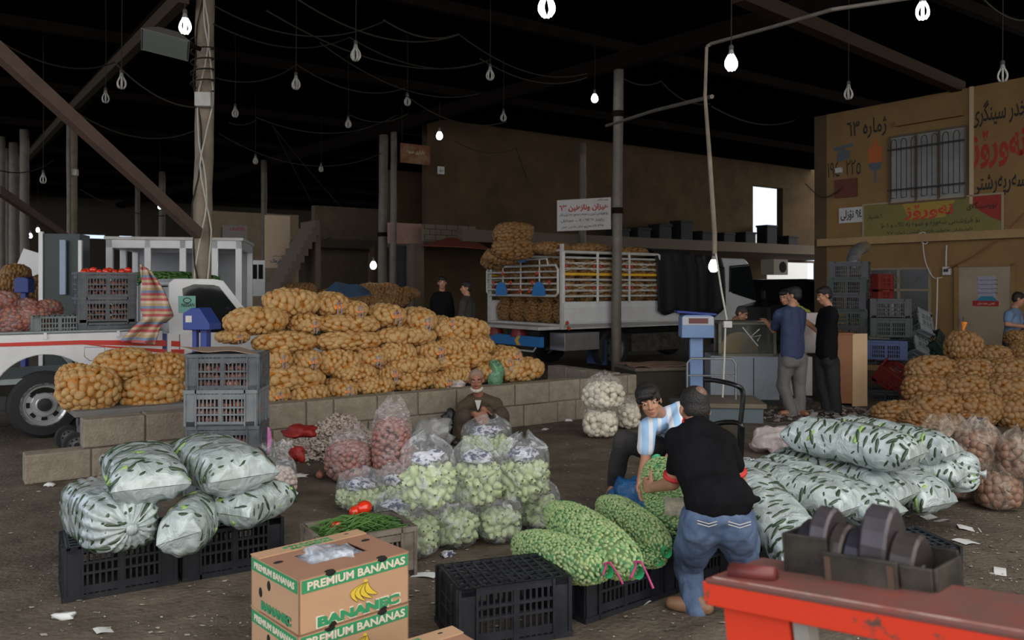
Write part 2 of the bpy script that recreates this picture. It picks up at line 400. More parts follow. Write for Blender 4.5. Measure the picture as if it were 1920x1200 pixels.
M_tarp = mat('black_tarpaulin', (.008, .008, .009), .7, bump=.4, bs=5)
M_btarp = mat('blue_tarpaulin', (.05, .09, .16), .7)
M_ink = mat('black_lettering', (.02, .018, .015), .8)
M_inkr = mat('red_lettering', (.36, .03, .02), .8)
M_signw = mat('white_sign', (.60, .57, .55), .7, c2=(.5, .47, .44), ns=3)
M_skin = mat('skin', (.46, .235, .145), .5, c2=(.40, .19, .115), ns=5, spec=.4)
M_skind = mat('tanned_skin', (.33, .145, .09), .5, c2=(.27, .11, .065), ns=6, spec=.4)
M_hair = mat('black_hair', (.012, .010, .009), .55, bump=.5, bs=120)
M_hairg = mat('grey_stubble', (.32, .23, .18), .9, c2=(.24, .15, .11), ns=60)
M_beard = mat('white_beard', (.62, .58, .53), .9, c2=(.40, .36, .32), ns=60)
M_eye = mat('eye_white', (.6, .57, .54), .2)
M_iris = mat('iris', (.015, .01, .008), .15)
M_lip = mat('lips', (.34, .12, .10), .5)
M_tblack = mat('black_cotton', (.004, .004, .005), .9, c2=(.008, .008, .010), spec=.12, ns=5, bump=.3, bs=12)
M_tred = mat('red_trim', (.60, .03, .03), .7)
M_jean = mat('faded_denim', (.032, .055, .12), .85, c2=(.13, .185, .30), ns=5, amt=.5, bump=.5, bs=14)
M_trouser = mat('dark_grey_trousers', (.035, .030, .030), .85, c2=(.05, .045, .045), ns=5, bump=.3, bs=12)
M_gtrouser = mat('grey_trousers', (.105, .095, .095), .85, c2=(.15, .135, .13), ns=5, bump=.4, bs=10)
M_navy = mat('navy_cotton', (.022, .035, .085), .85, c2=(.035, .05, .11), ns=5, bump=.4, bs=10)
M_polo = mat('faded_blue_cotton', (.10, .17, .30), .85, c2=(.18, .26, .40), ns=5, bump=.3, bs=10)
M_yshirt = mat('yellow_print_shirt', (.50, .48, .06), .85, c2=(.1, .1, .03), ns=40)
M_olive = mat('olive_brown_cloth', (.060, .042, .024), .9, c2=(.085, .06, .036), ns=5, bump=.4, bs=12)
M_shoe = mat('tan_leather', (.22, .115, .065), .5)
M_shoed = mat('dark_leather', (.02, .016, .014), .5)
def stripes(name, cols, scale, axis='X', rough=.85):
    m = bpy.data.materials.new(name); m.use_nodes = True; nt = m.node_tree; b = nt.nodes['Principled BSDF']; b.inputs['Roughness'].default_value = rough
    t = nt.nodes.new('ShaderNodeTexCoord'); sp = nt.nodes.new('ShaderNodeSeparateXYZ'); nt.links.new(t.outputs['Object'], sp.inputs[0])
    a = nt.nodes.new('ShaderNodeMath'); a.operation = 'MULTIPLY'; a.inputs[1].default_value = scale; nt.links.new(sp.outputs[axis], a.inputs[0])
    f = nt.nodes.new('ShaderNodeMath'); f.operation = 'FRACT'; nt.links.new(a.outputs[0], f.inputs[0])
    r = nt.nodes.new('ShaderNodeValToRGB'); r.color_ramp.interpolation = 'CONSTANT'
    for i, c in enumerate(cols):
        e = r.color_ramp.elements[i] if i < 2 else r.color_ramp.elements.new(i/len(cols))
        e.position = i/len(cols); e.color = (*c, 1)
    nt.links.new(f.outputs[0], r.inputs[0]); nt.links.new(r.outputs[0], b.inputs['Base Color']); return m
M_jersey = stripes('sky_blue_and_white_jersey', [(.36, .58, .85), (.36, .58, .85), (.36, .58, .85), (.74, .76, .82), (.74, .76, .82)], 13)
M_blanket = stripes('striped_woven_cloth', [(.50, .12, .13), (.20, .28, .40), (.50, .36, .20), (.62, .50, .36), (.50, .12, .13), (.55, .42, .25)], 5.5, 'Z')

# ------------------------------------------------------------------ the shed itself
# floor: one ground mesh, gently uneven
def fl(u, v):
    x = -45+90*u; y = -14+70*v
    return (x, y, 0)
g = MB().grid(fl, 60, 50); struct(g.obj('floor', M_dirt))
RW = Frame((8.04*K, 14*K), AV-R(90))             # the tan office wall on the right
def lz(fr, px, py): return fr(px, py)
x0 = RW(1550, 0)[0]; zt = RW(1550, 215)[1]; ZB = RW(1550, 450)[1]
o = MB().bb((x0, 0, 0), (14, .3, zt)).obj('wall_right', M_tan, None, RW.o, RW.a); struct(o)
# set-back flank of the office block, running away along V
MB().bb((0, 0, 0), (7, .3, zt)); e = RW.o+RW.d*x0
struct(MB().bb((0, 0, 0), (9, .3, zt)).obj('wall_right_flank', M_wallb, None, e, AV))
# concrete ledge band along the wall
struct(MB().bb((x0-.15, -.14, ZB-.14), (14, .02, ZB+.02)).obj('trim_1', mat('tan_band', (.42, .27, .12), .9, c2=(.3, .19, .09), ns=2), None, RW.o, RW.a, bevel=.01))
xd = RW(1823, 0)[0]
struct(MB().bb((xd-.03, -.05, RW(1823, 382)[1]), (xd+.03, .0, zt)).obj('trim_2', mat('pale_conduit', (.5, .38, .24), .8), None, RW.o, RW.a))
a = RW(1683, 232)[0]; b = RW(1808, 232)[0]
struct(MB().bb((a, -.10, RW(1683, 236)[1]-.02), (b, .0, RW(1683, 228)[1])).obj('trim_3', M_tan, None, RW.o, RW.a))
# upper window with a bent-bar grille
wx0, wz1 = RW(1670, 258); wx1, _ = RW(1813, 245); wz0 = RW(1670, 383)[1]
win = thing('window_1', '', '', RW.o, RW.a); del win['label'], win['category']; struct(win)
m_pane = mat('frosted_pane', (.34, .33, .31), .35, c2=(.16, .14, .12), ns=1.4, amt=.55)
MB().bb((wx0, -.02, wz0), (wx1, .01, wz1)).obj('pane', m_pane, win)
f = MB(); d = .035
for q in (wx0, wx0+(wx1-wx0)*.36, wx0+(wx1-wx0)*.66, wx1): f.bb((q-d/2, -.06, wz0), (q+d/2, -.015, wz1))
for q in (wz0, wz1): f.bb((wx0, -.06, q-d/2), (wx1, -.015, q+d/2))
f.obj('window_frame', mat('dull_brown_frame', (.12, .08, .05), .7), win)
gm = MB()
for q in (.2, .8): gm.bb((wx0, -.13, wz0+(wz1-wz0)*q-.012), (wx1, -.10, wz0+(wz1-wz0)*q+.012))
for k in range(7):
    cx = wx0+(wx1-wx0)*(.09+k*.137); h = .055
    gm.tube([(cx-h, -.12, wz0+.1), (cx-h, -.12, wz1-.15), (cx-h*.7, -.12, wz1-.09), (cx, -.12, wz1-.07), (cx+h*.7, -.12, wz1-.09), (cx+h, -.12, wz1-.15), (cx+h, -.12, wz0+.1), (cx-h, -.12, wz0+.1)], .009, 6)
gm.obj('grille', mat('dark_iron_bar', (.03, .025, .02), .6), win)
# lower window of the office, dark with curly grille
ax, az = RW(1632, 505); bx, _ = RW(1745, 505); cz = RW(1745, 640)[1]
w2 = thing('window_2', '', '', RW.o, RW.a); del w2['label'], w2['category']; struct(w2)
MB().bb((ax, -.02, cz), (bx, .01, az)).obj('pane', mat('dim_pane', (.10, .095, .085), .2, c2=(.05, .045, .04), ns=2), w2)
f = MB()
for q in (ax, (ax+bx)/2, bx): f.bb((q-.025, -.05, cz), (q+.025, -.01, az))
for q in (cz, cz+(az-cz)*.7, az): f.bb((ax, -.05, q-.02), (bx, -.01, q+.02))
f.obj('window_frame', mat('beige_frame', (.28, .22, .15), .7), w2)
gm = MB()
for i in range(4):
    for j in range(3):
        cx = ax+(bx-ax)*(i+.5)/4; c_ = cz+(az-cz)*(j+.5)/3; q = (bx-ax)/8
        gm.tube([(cx-q, -.07, c_), (cx, -.07, c_+q), (cx+q, -.07, c_), (cx, -.07, c_-q)], .008, 5, closed=True)
gm.obj('grille', mat('grille_beige', (.22, .18, .12), .7), w2)
# office door
dx0, dz1 = RW(1800, 501); dx1, _ = RW(1898, 501)
dr = thing('door_1', '', '', RW.o, RW.a); del dr['label'], dr['category']; struct(dr)
MB().bb((dx0, -.05, 0), (dx1, .0, dz1)).obj('door_leaf', mat('beige_door_paint', (.36, .28, .19), .55, c2=(.22, .17, .11), ns=1.6, amt=.62), dr)
f = MB()
for q in (dx0-.04, dx1+.04): f.bb((q-.035, -.07, 0), (q+.035, 0, dz1+.05))
f.bb((dx0-.07, -.07, dz1), (dx1+.07, 0, dz1+.07)); f.obj('door_frame', M_tan, dr)
MB().bb((dx0+.05, -.09, .98), (dx0+.09, -.05, 1.14)).obj('door_handle', M_steel, dr)
pp = thing('poster', 'pale notice with a red and blue band on the office door', 'poster', RW.o, RW.a)
a = RW(1836, 518); b = RW(1870, 560); MB().bb((a[0], -.056, b[1]), (b[0], -.051, a[1])).obj('paper', mat('lilac_paper', (.36, .35, .42), .8, c2=(.28, .27, .33), ns=20), pp)
a = RW(1832, 557); b = RW(1872, 565); q0 = RW(1832, 564)[0]; q1 = RW(1873, 564)[0]
zz = RW(1850, 564)[1]; MB().prism([(q0, zz), (q1, zz), (q1-.08, zz+.085), (q0+.1, zz+.085)], -.0595, -.0565).obj('blue_band', mat('teal_print', (.03, .19, .28), .8), pp)
MB().bb((q0-.05, -.062, zz-.095), (q1+.02, -.0565, zz)).obj('red_band', mat('red_print', (.33, .02, .02), .8), pp)
text(ar('كفتی هندەران'), M_pwhite, pp, (q0+q1)/2, -.0635, zz-.048, (q1-q0)*.8, .05)
for i in range(4):
    text(ar('ئاگاداری بۆ هەموو لا'), M_ink, pp, (q0+q1)/2+.03, -.0575, RW(1850, 525+8*i)[1], .34, .03)
# painted writing on the wall
sg = tag(MB().bb((0, 0, 0), (.001, .001, .001)).obj('wall_writing', M_ink), '', ''); bpy.data.objects.remove(sg)
def wall_text(s, m, p0, p1, name, label, bold=.012, fr=RW, yo=-.004):
    a = fr(*p0); b = fr(*p1)
    o = text(ar(s), m, None, 0, 0, 0, abs(b[0]-a[0]), abs(a[1]-b[1]), name, bold=bold)
    o.location = fr.o+fr.d*((a[0]+b[0])/2)+Matrix.Rotation(fr.a, 3, 'Z') @ Vector((0, yo, (a[1]+b[1])/2)); o.rotation_euler = (0, 0, fr.a)
    return tag(o, label, 'painted writing')
wall_text('ژمارە ٦٣', M_ink, (1588, 228), (1662, 254), 'painted_writing', 'black painted stall number high on the tan wall left of window')
wall_text('نەورۆز', M_inkr, (1820, 248), (1925, 308), 'painted_writing', 'large red painted word on the tan wall right of window', .03)
wall_text('خدر سینگری', M_ink, (1822, 192), (1925, 226), 'painted_writing', 'black painted line above the large red word')
wall_text('سەرپەرشتی', M_ink, (1822, 330), (1925, 362), 'painted_writing', 'black painted line below the large red word')
wall_text('٢٢٥ ١٩٤٠', M_ink, (1552, 306), (1614, 326), 'painted_writing', 'faded painted phone number below the telephone drawing', .0)
ph = thing('painted_telephone', 'grey blue telephone drawing painted on the tan wall', 'painted drawing', RW.o, RW.a)
m_ph = mat('grey_blue_wallpaint', (.10, .12, .13), .9)
a = RW(1562, 0)[0]; b = RW(1600, 0)[0]; z = RW(1580, 280)[1]
MB().prism([(a, z), (a+.05, z+.06), (b, z+.10), (b+.01, z+.03), (b-.08, z+.03), (a+.1, z-.02)], -.006, 0).obj('receiver', m_ph, ph)
MB().prism([(a+.10, z-.25), (b-.08, z-.22), (b-.07, z-.06), ((a+b)/2, z+.01), (a+.09, z-.08)], -.006, 0).obj('telephone_body', m_ph, ph)
tr = thing('painted_brush', 'orange topped paint brush drawing painted beside the telephone drawing', 'painted drawing', RW.o, RW.a)
a = RW(1628, 0)[0]; b = RW(1654, 0)[0]; zA = RW(1640, 262)[1]; zB = RW(1640, 305)[1]; zC = RW(1640, 318)[1]; zD = RW(1640, 343)[1]; c = (a+b)/2
MB().prism([(a, zB), (b, zB), (b, zB+.3), (c+.05, zB+.36), (c, zA+.05), (c-.05, zB+.36), (a, zB+.3)], -.006, 0).obj('bristles', mat('orange_wallpaint', (.45, .12, .03), .9), tr)
MB().prism([(a, zB), (b, zB), (b-.04, zC), (c+.025, zC-.02), (c+.02, zD), (c-.02, zD), (c-.025, zC-.02), (a+.04, zC)], -.006, 0).obj('brush_handle', m_ph, tr)
def board(name, label, p0, p1, m, fr, texts, yo=-.04, th=.03, cat='sign', frame=None):
    a = fr(*p0); b = fr(*p1); t = thing(name, label, cat, fr.o+fr.d*a[0]+Vector((0, 0, b[1]))+Matrix.Rotation(fr.a, 3, 'Z') @ Vector((0, yo, 0)), fr.a)
    w = b[0]-a[0]; h = a[1]-b[1]
    MB().bb((0, 0, 0), (w, th, h)).obj('board', m, t)
    for s, mm, x, z, ww, hh, bo in texts: text(ar(s), mm, t, x*w, -.003, z*h, ww*w, hh*h, bold=bo)
    if frame: 
        f = MB(); f.bb((-.03, -.01, -.03), (w+.03, th, 0)).bb((-.03, -.01, h), (w+.03, th, h+.03)).bb((-.03, -.01, 0), (0, th, h)).bb((w, -.01, 0), (w+.03, th, h)); f.obj('frame', frame, t)
    return t
m_ban = mat('yellow_green_banner', (.24, .18, .045), .8, c2=(.15, .15, .05), ns=1.2)
bn = board('shop_banner', 'long yellow green banner with red word below the barred window', (1622, 386), (1880, 436), m_ban, RW,
      [('نەورۆز', mat('bright_red_print', (.48, .05, .03), .8), .50, .68, .36, .42, .03), ('نووسینگەی', M_ink, .87, .74, .2, .22, .01), ('کشتیار', M_ink, .09, .64, .12, .16, .0), ('بۆ فرۆشتنی سەوزە و میوە بە تاک و کۆ', M_ink, .5, .36, .72, .16, .0), ('ناونیشان هەولێر بازاری گشتی ژمارە ٧٧', M_ink, .5, .14, .62, .12, .0)], frame=mat('pale_frame', (.35, .27, .17), .7))
wb_ = RW(1880, 0)[0]-RW(1622, 0)[0]; hb0 = RW(1622, 386)[1]-RW(1880, 436)[1]
MB().prism([(wb_*.78, hb0*.99), (wb_*.995, hb0*.99), (wb_*.995, hb0*.30), (wb_*.93, hb0*.42), (wb_*.84, hb0*.66)], -.0022, 0).obj('red_corner_print', mat('banner_red', (.30, .03, .02), .8), bn)
MB().prism([(wb_*.30, hb0*.99), (wb_*.70, hb0*.99), (wb_*.62, hb0*.50), (wb_*.36, hb0*.50)], -.0018, 0).obj('yellow_print', mat('banner_yellow', (.36, .24, .04), .8), bn)
board('name_plate', 'small white plate with black writing left of the long banner', (1575, 391), (1622, 416), M_signw, RW, [('٩٤ نۆزلی', M_ink, .5, .5, .85, .7, .02)])
board('meter_board', 'small red meter board with wires below the telephone drawing', (1567, 338), (1608, 368), mat('dull_red_board', (.14, .04, .025), .8), RW, [], -.05, .05)
tag(MB().bb((-.07, -.08, -.055), (.07, 0, .055)).obj('junction_box', M_whited, None, RW.o+RW.d*RW(1575, 320)[0]+Vector((0, 0, RW(1575, 320)[1])), RW.a, bevel=.008), 'small white junction box on the painted phone number', 'junction box')
mt = thing('electric_meter', 'white electric meter box on the tan wall left of door', 'meter', RW.o+RW.d*RW(1778, 508)[0]+Vector((0, 0, RW(1778, 508)[1])), RW.a)
MB().bb((-.07, -.09, -.08), (.07, 0, .08)).obj('meter_case', M_whited, mt, bevel=.01); MB().bb((-.045, -.095, -.02), (.045, -.088, .035)).obj('meter_window', M_glassd, mt)
# duct pipe
dc = thing('flexible_duct', 'ribbed silver duct rising behind the tallest crate stack', 'duct', (0, 0, 0))
pts = [P(1600, 505, 13.6*K), P(1600, 485, 13.6*K), P(1604, 474, 13.8*K), P(1612, 466, 14.2*K), P(1622, 463, 14.9*K)]
def dense(pts, n):
    out = []
    for i in range(len(pts)-1):
        for k in range(n): out.append(pts[i].lerp(pts[i+1], k/n))
    return out+[pts[-1]]
dp = dense(pts, 8); MB().tube(dp, [.115 if i % 2 else .095 for i in range(len(dp))], 14).obj('ribbed_pipe', mat('silver_foil', (.5, .5, .5), .3, .8), dc, smooth=False)

# back building along V: mezzanine slab, upper wall, openings
BK = Frame((.62*K, 23.1*K), AV)
zs = BK(1000, 436)[1]; t1 = BK(1530, 0)[0]
ox0, ozt = BK(1460, 341); ox1, _ = BK(1516, 341); ozb = BK(1490, 446)[1]
w = MB(); D = 1.2; ztop = 7.2
w.bb((-3, D, zs), (ox0, D+.3, ztop)); w.bb((ox1, D, zs), (t1+6, D+.3, ztop)); w.bb((ox0, D, ozt), (ox1, D+.3, ztop))
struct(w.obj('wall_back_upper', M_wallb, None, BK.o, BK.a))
struct(MB().bb((-2.6, -.1, zs-.35), (t1+6, 5, zs)).obj('ceiling_mezzanine', mat('dark_concrete_slab', (.14, .11, .08), .9), None, BK.o, BK.a))
BL_ = Frame(BK.o+U*4.7, AV); lx0 = BL_(1438, 0)[0]; lx1 = BL_(1535, 0)[0]
w = MB(); w.bb((-3, 4.7, 0), (lx0, 5, zs-.35)); w.bb((lx1, 4.7, 0), (t1+9, 5, zs-.35)); w.bb((lx0, 4.7, zs-.45), (lx1, 5, zs-.35))
struct(w.obj('wall_back_lower', M_wallb, None, BK.o, BK.a))
# daylight yard behind the opening: a pale shed wall
y_ = thing('yard_gate', 'pink sheet metal gate seen through the far ground floor opening', 'gate', BK.o+BK.d*(lx0-.3)+U*8.5, AV)
MB().bb((0, 0, 0), (3.0, .06, 4)).obj('gate_sheet', mat('pink_paint', (.75, .38, .30), .7), y_)
f = MB()
for q in (0, 1.5, 3.0): f.bb((q-.04, -.05, 0), (q+.04, 0, 4))
for q in (1.1, 2.2, 3.9): f.bb((0, -.05, q-.04), (3, 0, q+.04))
f.obj('gate_frame', mat('rose_frame', (.30, .15, .12), .7), y_)
tag(MB().bb((0, 0, 0), (6, .3, 4.5)).obj('yard_wall', mat('white_yard_wall', (.7, .7, .7), .9), None, BK.o+BK.d*(lx0+2.9)+U*8.7, AV), 'white sunlit wall seen through the far ground floor opening', 'wall')
ac = thing('air_conditioner', 'beige window air conditioner above the dark car at the back', 'air conditioner', P(1452, 501, 24*K), AV); ac.scale = (.8, .8, .85)
MB().bb((-.45, -.3, -.28), (.45, .3, .28)).obj('ac_case', mat('beige_enamel', (.42, .37, .28), .6), ac, bevel=.02)
MB().lathe([(.2, 0), (.2, .02), (0, .02)], Matrix.Rotation(R(90), 3, 'X'), 20, (.12, -.3, 0)).obj('ac_fan_grille', M_hole, ac)
# left part of the back: brown walls, balcony, brick house, stair
def slabwall(name, pL, pR, Y, m, z0=None, th=.3, a=AV, openings=()):
    fr = Frame((P(pL[0], 0, Y).x, Y), a); xL, zA = fr(*pL); xR, zB = fr(*pR)
    b = MB(); zb = fr(pL[0], pR[1])[1] if z0 is None else z0
    xs = [xL]; 
    b_ = sorted([(fr(o_[0], o_[1])[0], fr(o_[2], o_[1])[0], fr(o_[0], o_[1])[1], fr(o_[0], o_[3])[1]) for o_ in openings]); x = xL
    for (c0, c1, zt_, zb_) in b_:
        b.bb((x, 0, zb), (c0, th, zA)); b.bb((c0, 0, zt_), (c1, th, zA)); b.bb((c0, 0, zb), (c1, th, zb_)); x = c1
    b.bb((x, 0, zb), (xR, th, zA))
    return struct(b.obj(name, m, None, fr.o, a)), fr
_, F1 = slabwall('wall_back_gallery', (730, 318), (1000, 600), 24*K, M_wallb, zs, openings=[(893, 350, 955, 388), (978, 338, 1000, 390)])
_, F2 = slabwall('wall_back_house', (590, 385), (730, 600), 27*K, mat('dark_block', (.13, .095, .065), .95, c2=(.2, .15, .1), ns=3), 0, openings=[(690, 460, 712, 540)])
_, F3 = slabwall('wall_back_left', (395, 395), (560, 600), 34*K, M_beigewall, 0, a=AV+R(0), openings=[(415, 425, 462, 540)])
struct(MB().bb((-.5, -.1, zs-.3), (14, 3, zs)).obj('ceiling_gallery', mat('gallery_slab', (.10, .08, .06), .9), None, Frame((P(600, 0, 26*K).x, 26*K), AV).o, AV))
# panel with blue writing
FB = Frame((P(500, 0, 24*K).x, 24*K), AV)
board('painted_shop_sign', 'tall cream wall panel with blue shop writing left of the stair', (496, 403), (543, 503), mat('cream_panel', (.78, .60, .44), .8, c2=(.66, .50, .36), ns=1), FB, [('کۆرەک', mat('blue_lettering', (.03, .06, .25), .8), .52, .13, .62, .10, .03), ('نووسینگەی', M_ink, .52, .23, .45, .04, .01)], cat='panel')
struct(MB().bb((-.6, 0, zs), (2.6, .2, 7)).obj('wall_gallery_room', M_beigewall, None, P(880, 0, 27.5*K)*1-Vector((0, 0, P(880, 0, 27.5*K).z)), AV))
ps_ = COL.objects['painted_shop_sign']; MB().bb((0, .0, -ps_.location.z), (FB(543, 0)[0]-FB(496, 0)[0], .2, -.005)).obj('panel_base', mat('dim_plaster', (.3, .24, .18), .9), ps_)
_, F4 = slabwall('wall_brick_infill', (731, 417), (793, 456), 21.5*K, mat('pink_brick', (.42, .25, .20), .9, c2=(.30, .18, .14), ns=7), th=.15)
_, F5 = slabwall('wall_block_infill', (795, 420), (892, 452), 21.3*K, mat('grey_block_wall', (.19, .15, .11), .95, c2=(.13, .10, .075), ns=2), th=.15)
jm = MB()
for k in range(4): z = F5(800, 452)[1]+.02+.155*k; a_ = F5(795, 0)[0]; b_ = F5(892, 0)[0]; jm.bb((a_, -.006, z), (b_, 0, z+.018)); [jm.bb((a_+.36*q+(.18 if k % 2 else 0), -.006, z), (a_+.36*q+(.18 if k % 2 else 0)+.018, 0, z+.155)) for q in range(int((b_-a_-.2)/.36)+1) if k < 3]
jm.obj('mortar_lines', mat('dark_mortar', (.05, .04, .03), .95), COL.objects['wall_block_infill'])
_, F6 = slabwall('wall_pillar', (775, 456), (795, 600), 21.3*K, mat('brown_pillar', (.16, .12, .085), .95, c2=(.11, .08, .06), ns=2), 0, th=.4)
aw = thing('red_awning', 'faded red sheet awning below the grey block wall at the back', 'awning', Vector((P(800, 0, 21*K).x, 21*K, P(800, 463, 21*K).z)), AV)
aL = F5(900, 0)[0]-F5(800, 0)[0]; MB().add([(0, -.5, 0), (aL*.5, -.5, .0), (aL, -.5, -.05), (aL, .25, .22), (aL*.5, .25, .30), (0, .25, .05)], [(0, 1, 4, 5), (1, 2, 3, 4)]).obj('awning_sheet', mat('faded_red_sheet', (.30, .06, .035), .7, c2=(.2, .045, .03), ns=5), aw, solid=.02)
sh_ = thing('dark_doorway', 'dark door panel in the doorway under the pink brick panel', 'doorway', Vector((P(731, 0, 21.6*K).x, 21.6*K, 0)), AV); sw = F4(775, 0)[0]-F4(731, 0)[0]  # plain dark sheet added to stand for the dark doorway
MB().bb((0, 0, 0), (sw, .06, P(0, 460, 21.6*K).z)).obj('doorway_sheet', mat('dark_blue_grey_doorway', (.035, .04, .045), .5), sh_)
for q_ in (0, sw-.05): MB().bb((q_, -.04, 0), (q_+.05, 0, P(0, 460, 21.6*K).z)).obj('doorway_rail', mat('pale_rail', (.25, .24, .22), .6), sh_)
kw = board('white_framed_window', 'small white framed twin window right of the glazed kiosk', (470, 488), (497, 555), M_whitep, Frame((P(470, 0, 19*K).x, 19*K), AV*.3), [], cat='window')
kz = F(0) if False else None
MB().bb((.04, -.01, .42), (.16, .0, .78)).bb((.19, -.01, .42), (.30, .0, .78)).obj('window_pane', M_glassd, kw)
ks_ = board('lit_red_sign', 'red headed shop sign with grey grille right of the pickup pole', (417, 422), (464, 470), mat('grey_lattice', (.55, .5, .48), .8, c2=(.1, .09, .09), ns=30, amt=.5), Frame((P(417, 0, 30*K).x, 30*K), AV*.3), [('بازاری', mat('red_sign_print', (.5, .05, .05), .8), .6, .86, .6, .16, .03)])
# hanging banners
FH = Frame((P(750, 0, 21*K).x, 21*K), AV)
board('hanging_banner', 'faded orange cloth banner hanging high near the middle pole', (750, 268), (805, 310), mat('faded_orange_cloth', (.20, .07, .03), .8, c2=(.26, .16, .09), ns=3, amt=.5, sharp=.08), FH, [('بازاری میوە', M_pwhite, .5, .6, .6, .25, 0)], cat='banner')
hb_ = COL.objects['hanging_banner']
for q_ in (.05, .7): MB().cyl((q_, .01, .6), (q_, .01, RZ+.33-hb_.location.z), .008, n=5).obj('cord', M_cable, hb_)
board('notice', 'small white paper notice high on the far dark wall', (820, 312), (832, 327), M_paper, FH, [('نۆ', M_ink, .5, .5, .6, .6, 0)])
FS = Frame((P(1045, 0, 14.9*K).x, 14.9*K), AV-R(0))
FS = Frame((P(1045, 0, 17.3*K).x, 17.3*K), R(-30))
board('shop_sign', 'white sign board with red and black writing hung above the truck', (1046, 376), (1146, 430), M_signw, FS,
      [('هێزان ونازەنین ٦٣', mat('sign_red', (.42, .03, .02), .8), .5, .74, .92, .28, .035), ('نووسینگەی', M_ink, .86, .94, .2, .08, .0), ('بۆ فرۆشتن کڕین و خزمەت سەوزە بە کۆ و تاک', M_ink, .5, .50, .9, .13, .005), ('ڕاویژ ٤٠٠٦٤٦١ ــ موبایل', M_ink, .48, .31, .8, .12, .005), ('٤٩٠٣١٧ بەڕێوەبەر حاجی خدر', M_ink, .48, .11, .8, .12, .005)])
# stair
st = thing('outdoor_stair', 'rough concrete stair climbing right at the back of the hall', 'stair', P(525, 575, 23*K), AV)
s_ = MB(); p0 = P(510, 555, 22*K); p1 = P(645, 415, 25.5*K); n = 12
L_ = ((p1.x-p0.x)/math.cos(AV)); hh = p1.z-p0.z; st.location = (p0.x, p0.y, 0)
for i in range(n):
    x = L_*i/n*.9; z = p0.z+hh*i/n; s_.bb((x, 0, z-.45), (x+L_/n, 1.2, z)); 
s_.obj('stair_flight', mat('stair_concrete', (.17, .13, .10), .9), st)
MB().bb((L_*.85, .1, 0), (L_*.95, 1.1, p1.z-.4)).bb((L_*.30, .1, 0), (L_*.42, 1.1, p0.z+hh*.3-.3)).obj('stair_support', mat('stair_pier', (.16, .12, .085), .9), st)
# roof: sheet, purlins, beams
def rg(u, v):
    p = V*(-60*(1-u)+34*u)+U*(-9.0+58*v)
    p.z = RZ+.12*math.sin(0); return p
EDGE_U = 1.5
def roofp(su, sv, z): q = V*sv+U*su; return (q.x, q.y, z)
rs = MB(); nn = 200
pts = []
for i in range(nn+1):
    su = EDGE_U+(62-EDGE_U)*i/nn; dz = .06 if i % 2 else 0
    pts.append((roofp(su, -6, RZ+.35+dz), roofp(su, 30.5, RZ+.35+dz)))
vs = [p for a_ in pts for p in a_]; rs.add(vs, [(2*i, 2*i+1, 2*i+3, 2*i+2) for i in range(nn)])
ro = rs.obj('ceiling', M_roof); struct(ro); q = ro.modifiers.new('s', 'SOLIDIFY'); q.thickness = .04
ro2 = MB().add([roofp(-16, 9, RZ+.35), roofp(1.5, 9, RZ+.35), roofp(1.5, 17, RZ+.35), roofp(-16, 17, RZ+.35)], [(0, 1, 2, 3)]).obj('ceiling_shade_panel', M_roof, solid=.04); struct(ro2)  # unseen roof piece, added to keep skylight off the right-hand side
# far dark end wall with a row of light slits
fw_ = Frame(roofp(50, 0, 0), AV); w = MB(); zs0, zs1 = 4.35, 4.55
w.bb((-14, 0, 0), (27, .3, zs0)); w.bb((-14, 0, zs1), (27, .3, RZ+.5))
x = -14
for xa, xb_ in ((6.2, 8.2), (8.9, 9.6), (10.6, 12.6), (14.5, 15.0)): w.bb((x, 0, zs0), (xa, .3, zs1)); x = xb_
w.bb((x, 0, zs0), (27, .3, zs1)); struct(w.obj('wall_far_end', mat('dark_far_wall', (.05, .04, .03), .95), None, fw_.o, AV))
# beams along U over each row of posts; row positions measured by V coordinate
def uv(p): return p.dot(U), p.dot(V)
def beam(name, a, b, w, h, m, label=None, cat='beam'):
    d = (Vector(b)-Vector(a)); L = d.length; ang = math.atan2(d.y, d.x); el = math.asin(d.z/L)
    o = MB().bb((0, -w/2, -h/2), (L, w/2, h/2)).obj(name, m, None, a); o.rotation_euler = (0, -el, ang)
    return struct(o) if label is None else tag(o, label, cat)
POSTS = []
B1 = P(1155, 697, 15.4*K); B2 = P(716, 0, 22*K); B2.z = 0; B1.z = 0
A1 = P(384, 0, 11*K); A1.z = 0; A2 = P(136, 0, 19.6*K); A2.z = 0
d1 = (B2-B1).normalized(); d2 = (A2-A1).normalized()
k_ = 0
for base, d in ((B1, d1), (A1, d2)):
    k_ += 1
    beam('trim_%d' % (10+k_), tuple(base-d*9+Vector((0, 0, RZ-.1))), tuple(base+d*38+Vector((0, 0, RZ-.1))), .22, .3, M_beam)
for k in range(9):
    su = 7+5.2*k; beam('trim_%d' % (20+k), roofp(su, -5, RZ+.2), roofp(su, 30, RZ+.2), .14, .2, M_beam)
p = P(1560, 60, 9*K)
beam('trim_40', tuple(P(1385, -10, 10.5*K)), tuple(P(1800, 165, 14.5*K)), .2, .2, mat('brown_beam', (.045, .030, .020), .8, spec=.1))
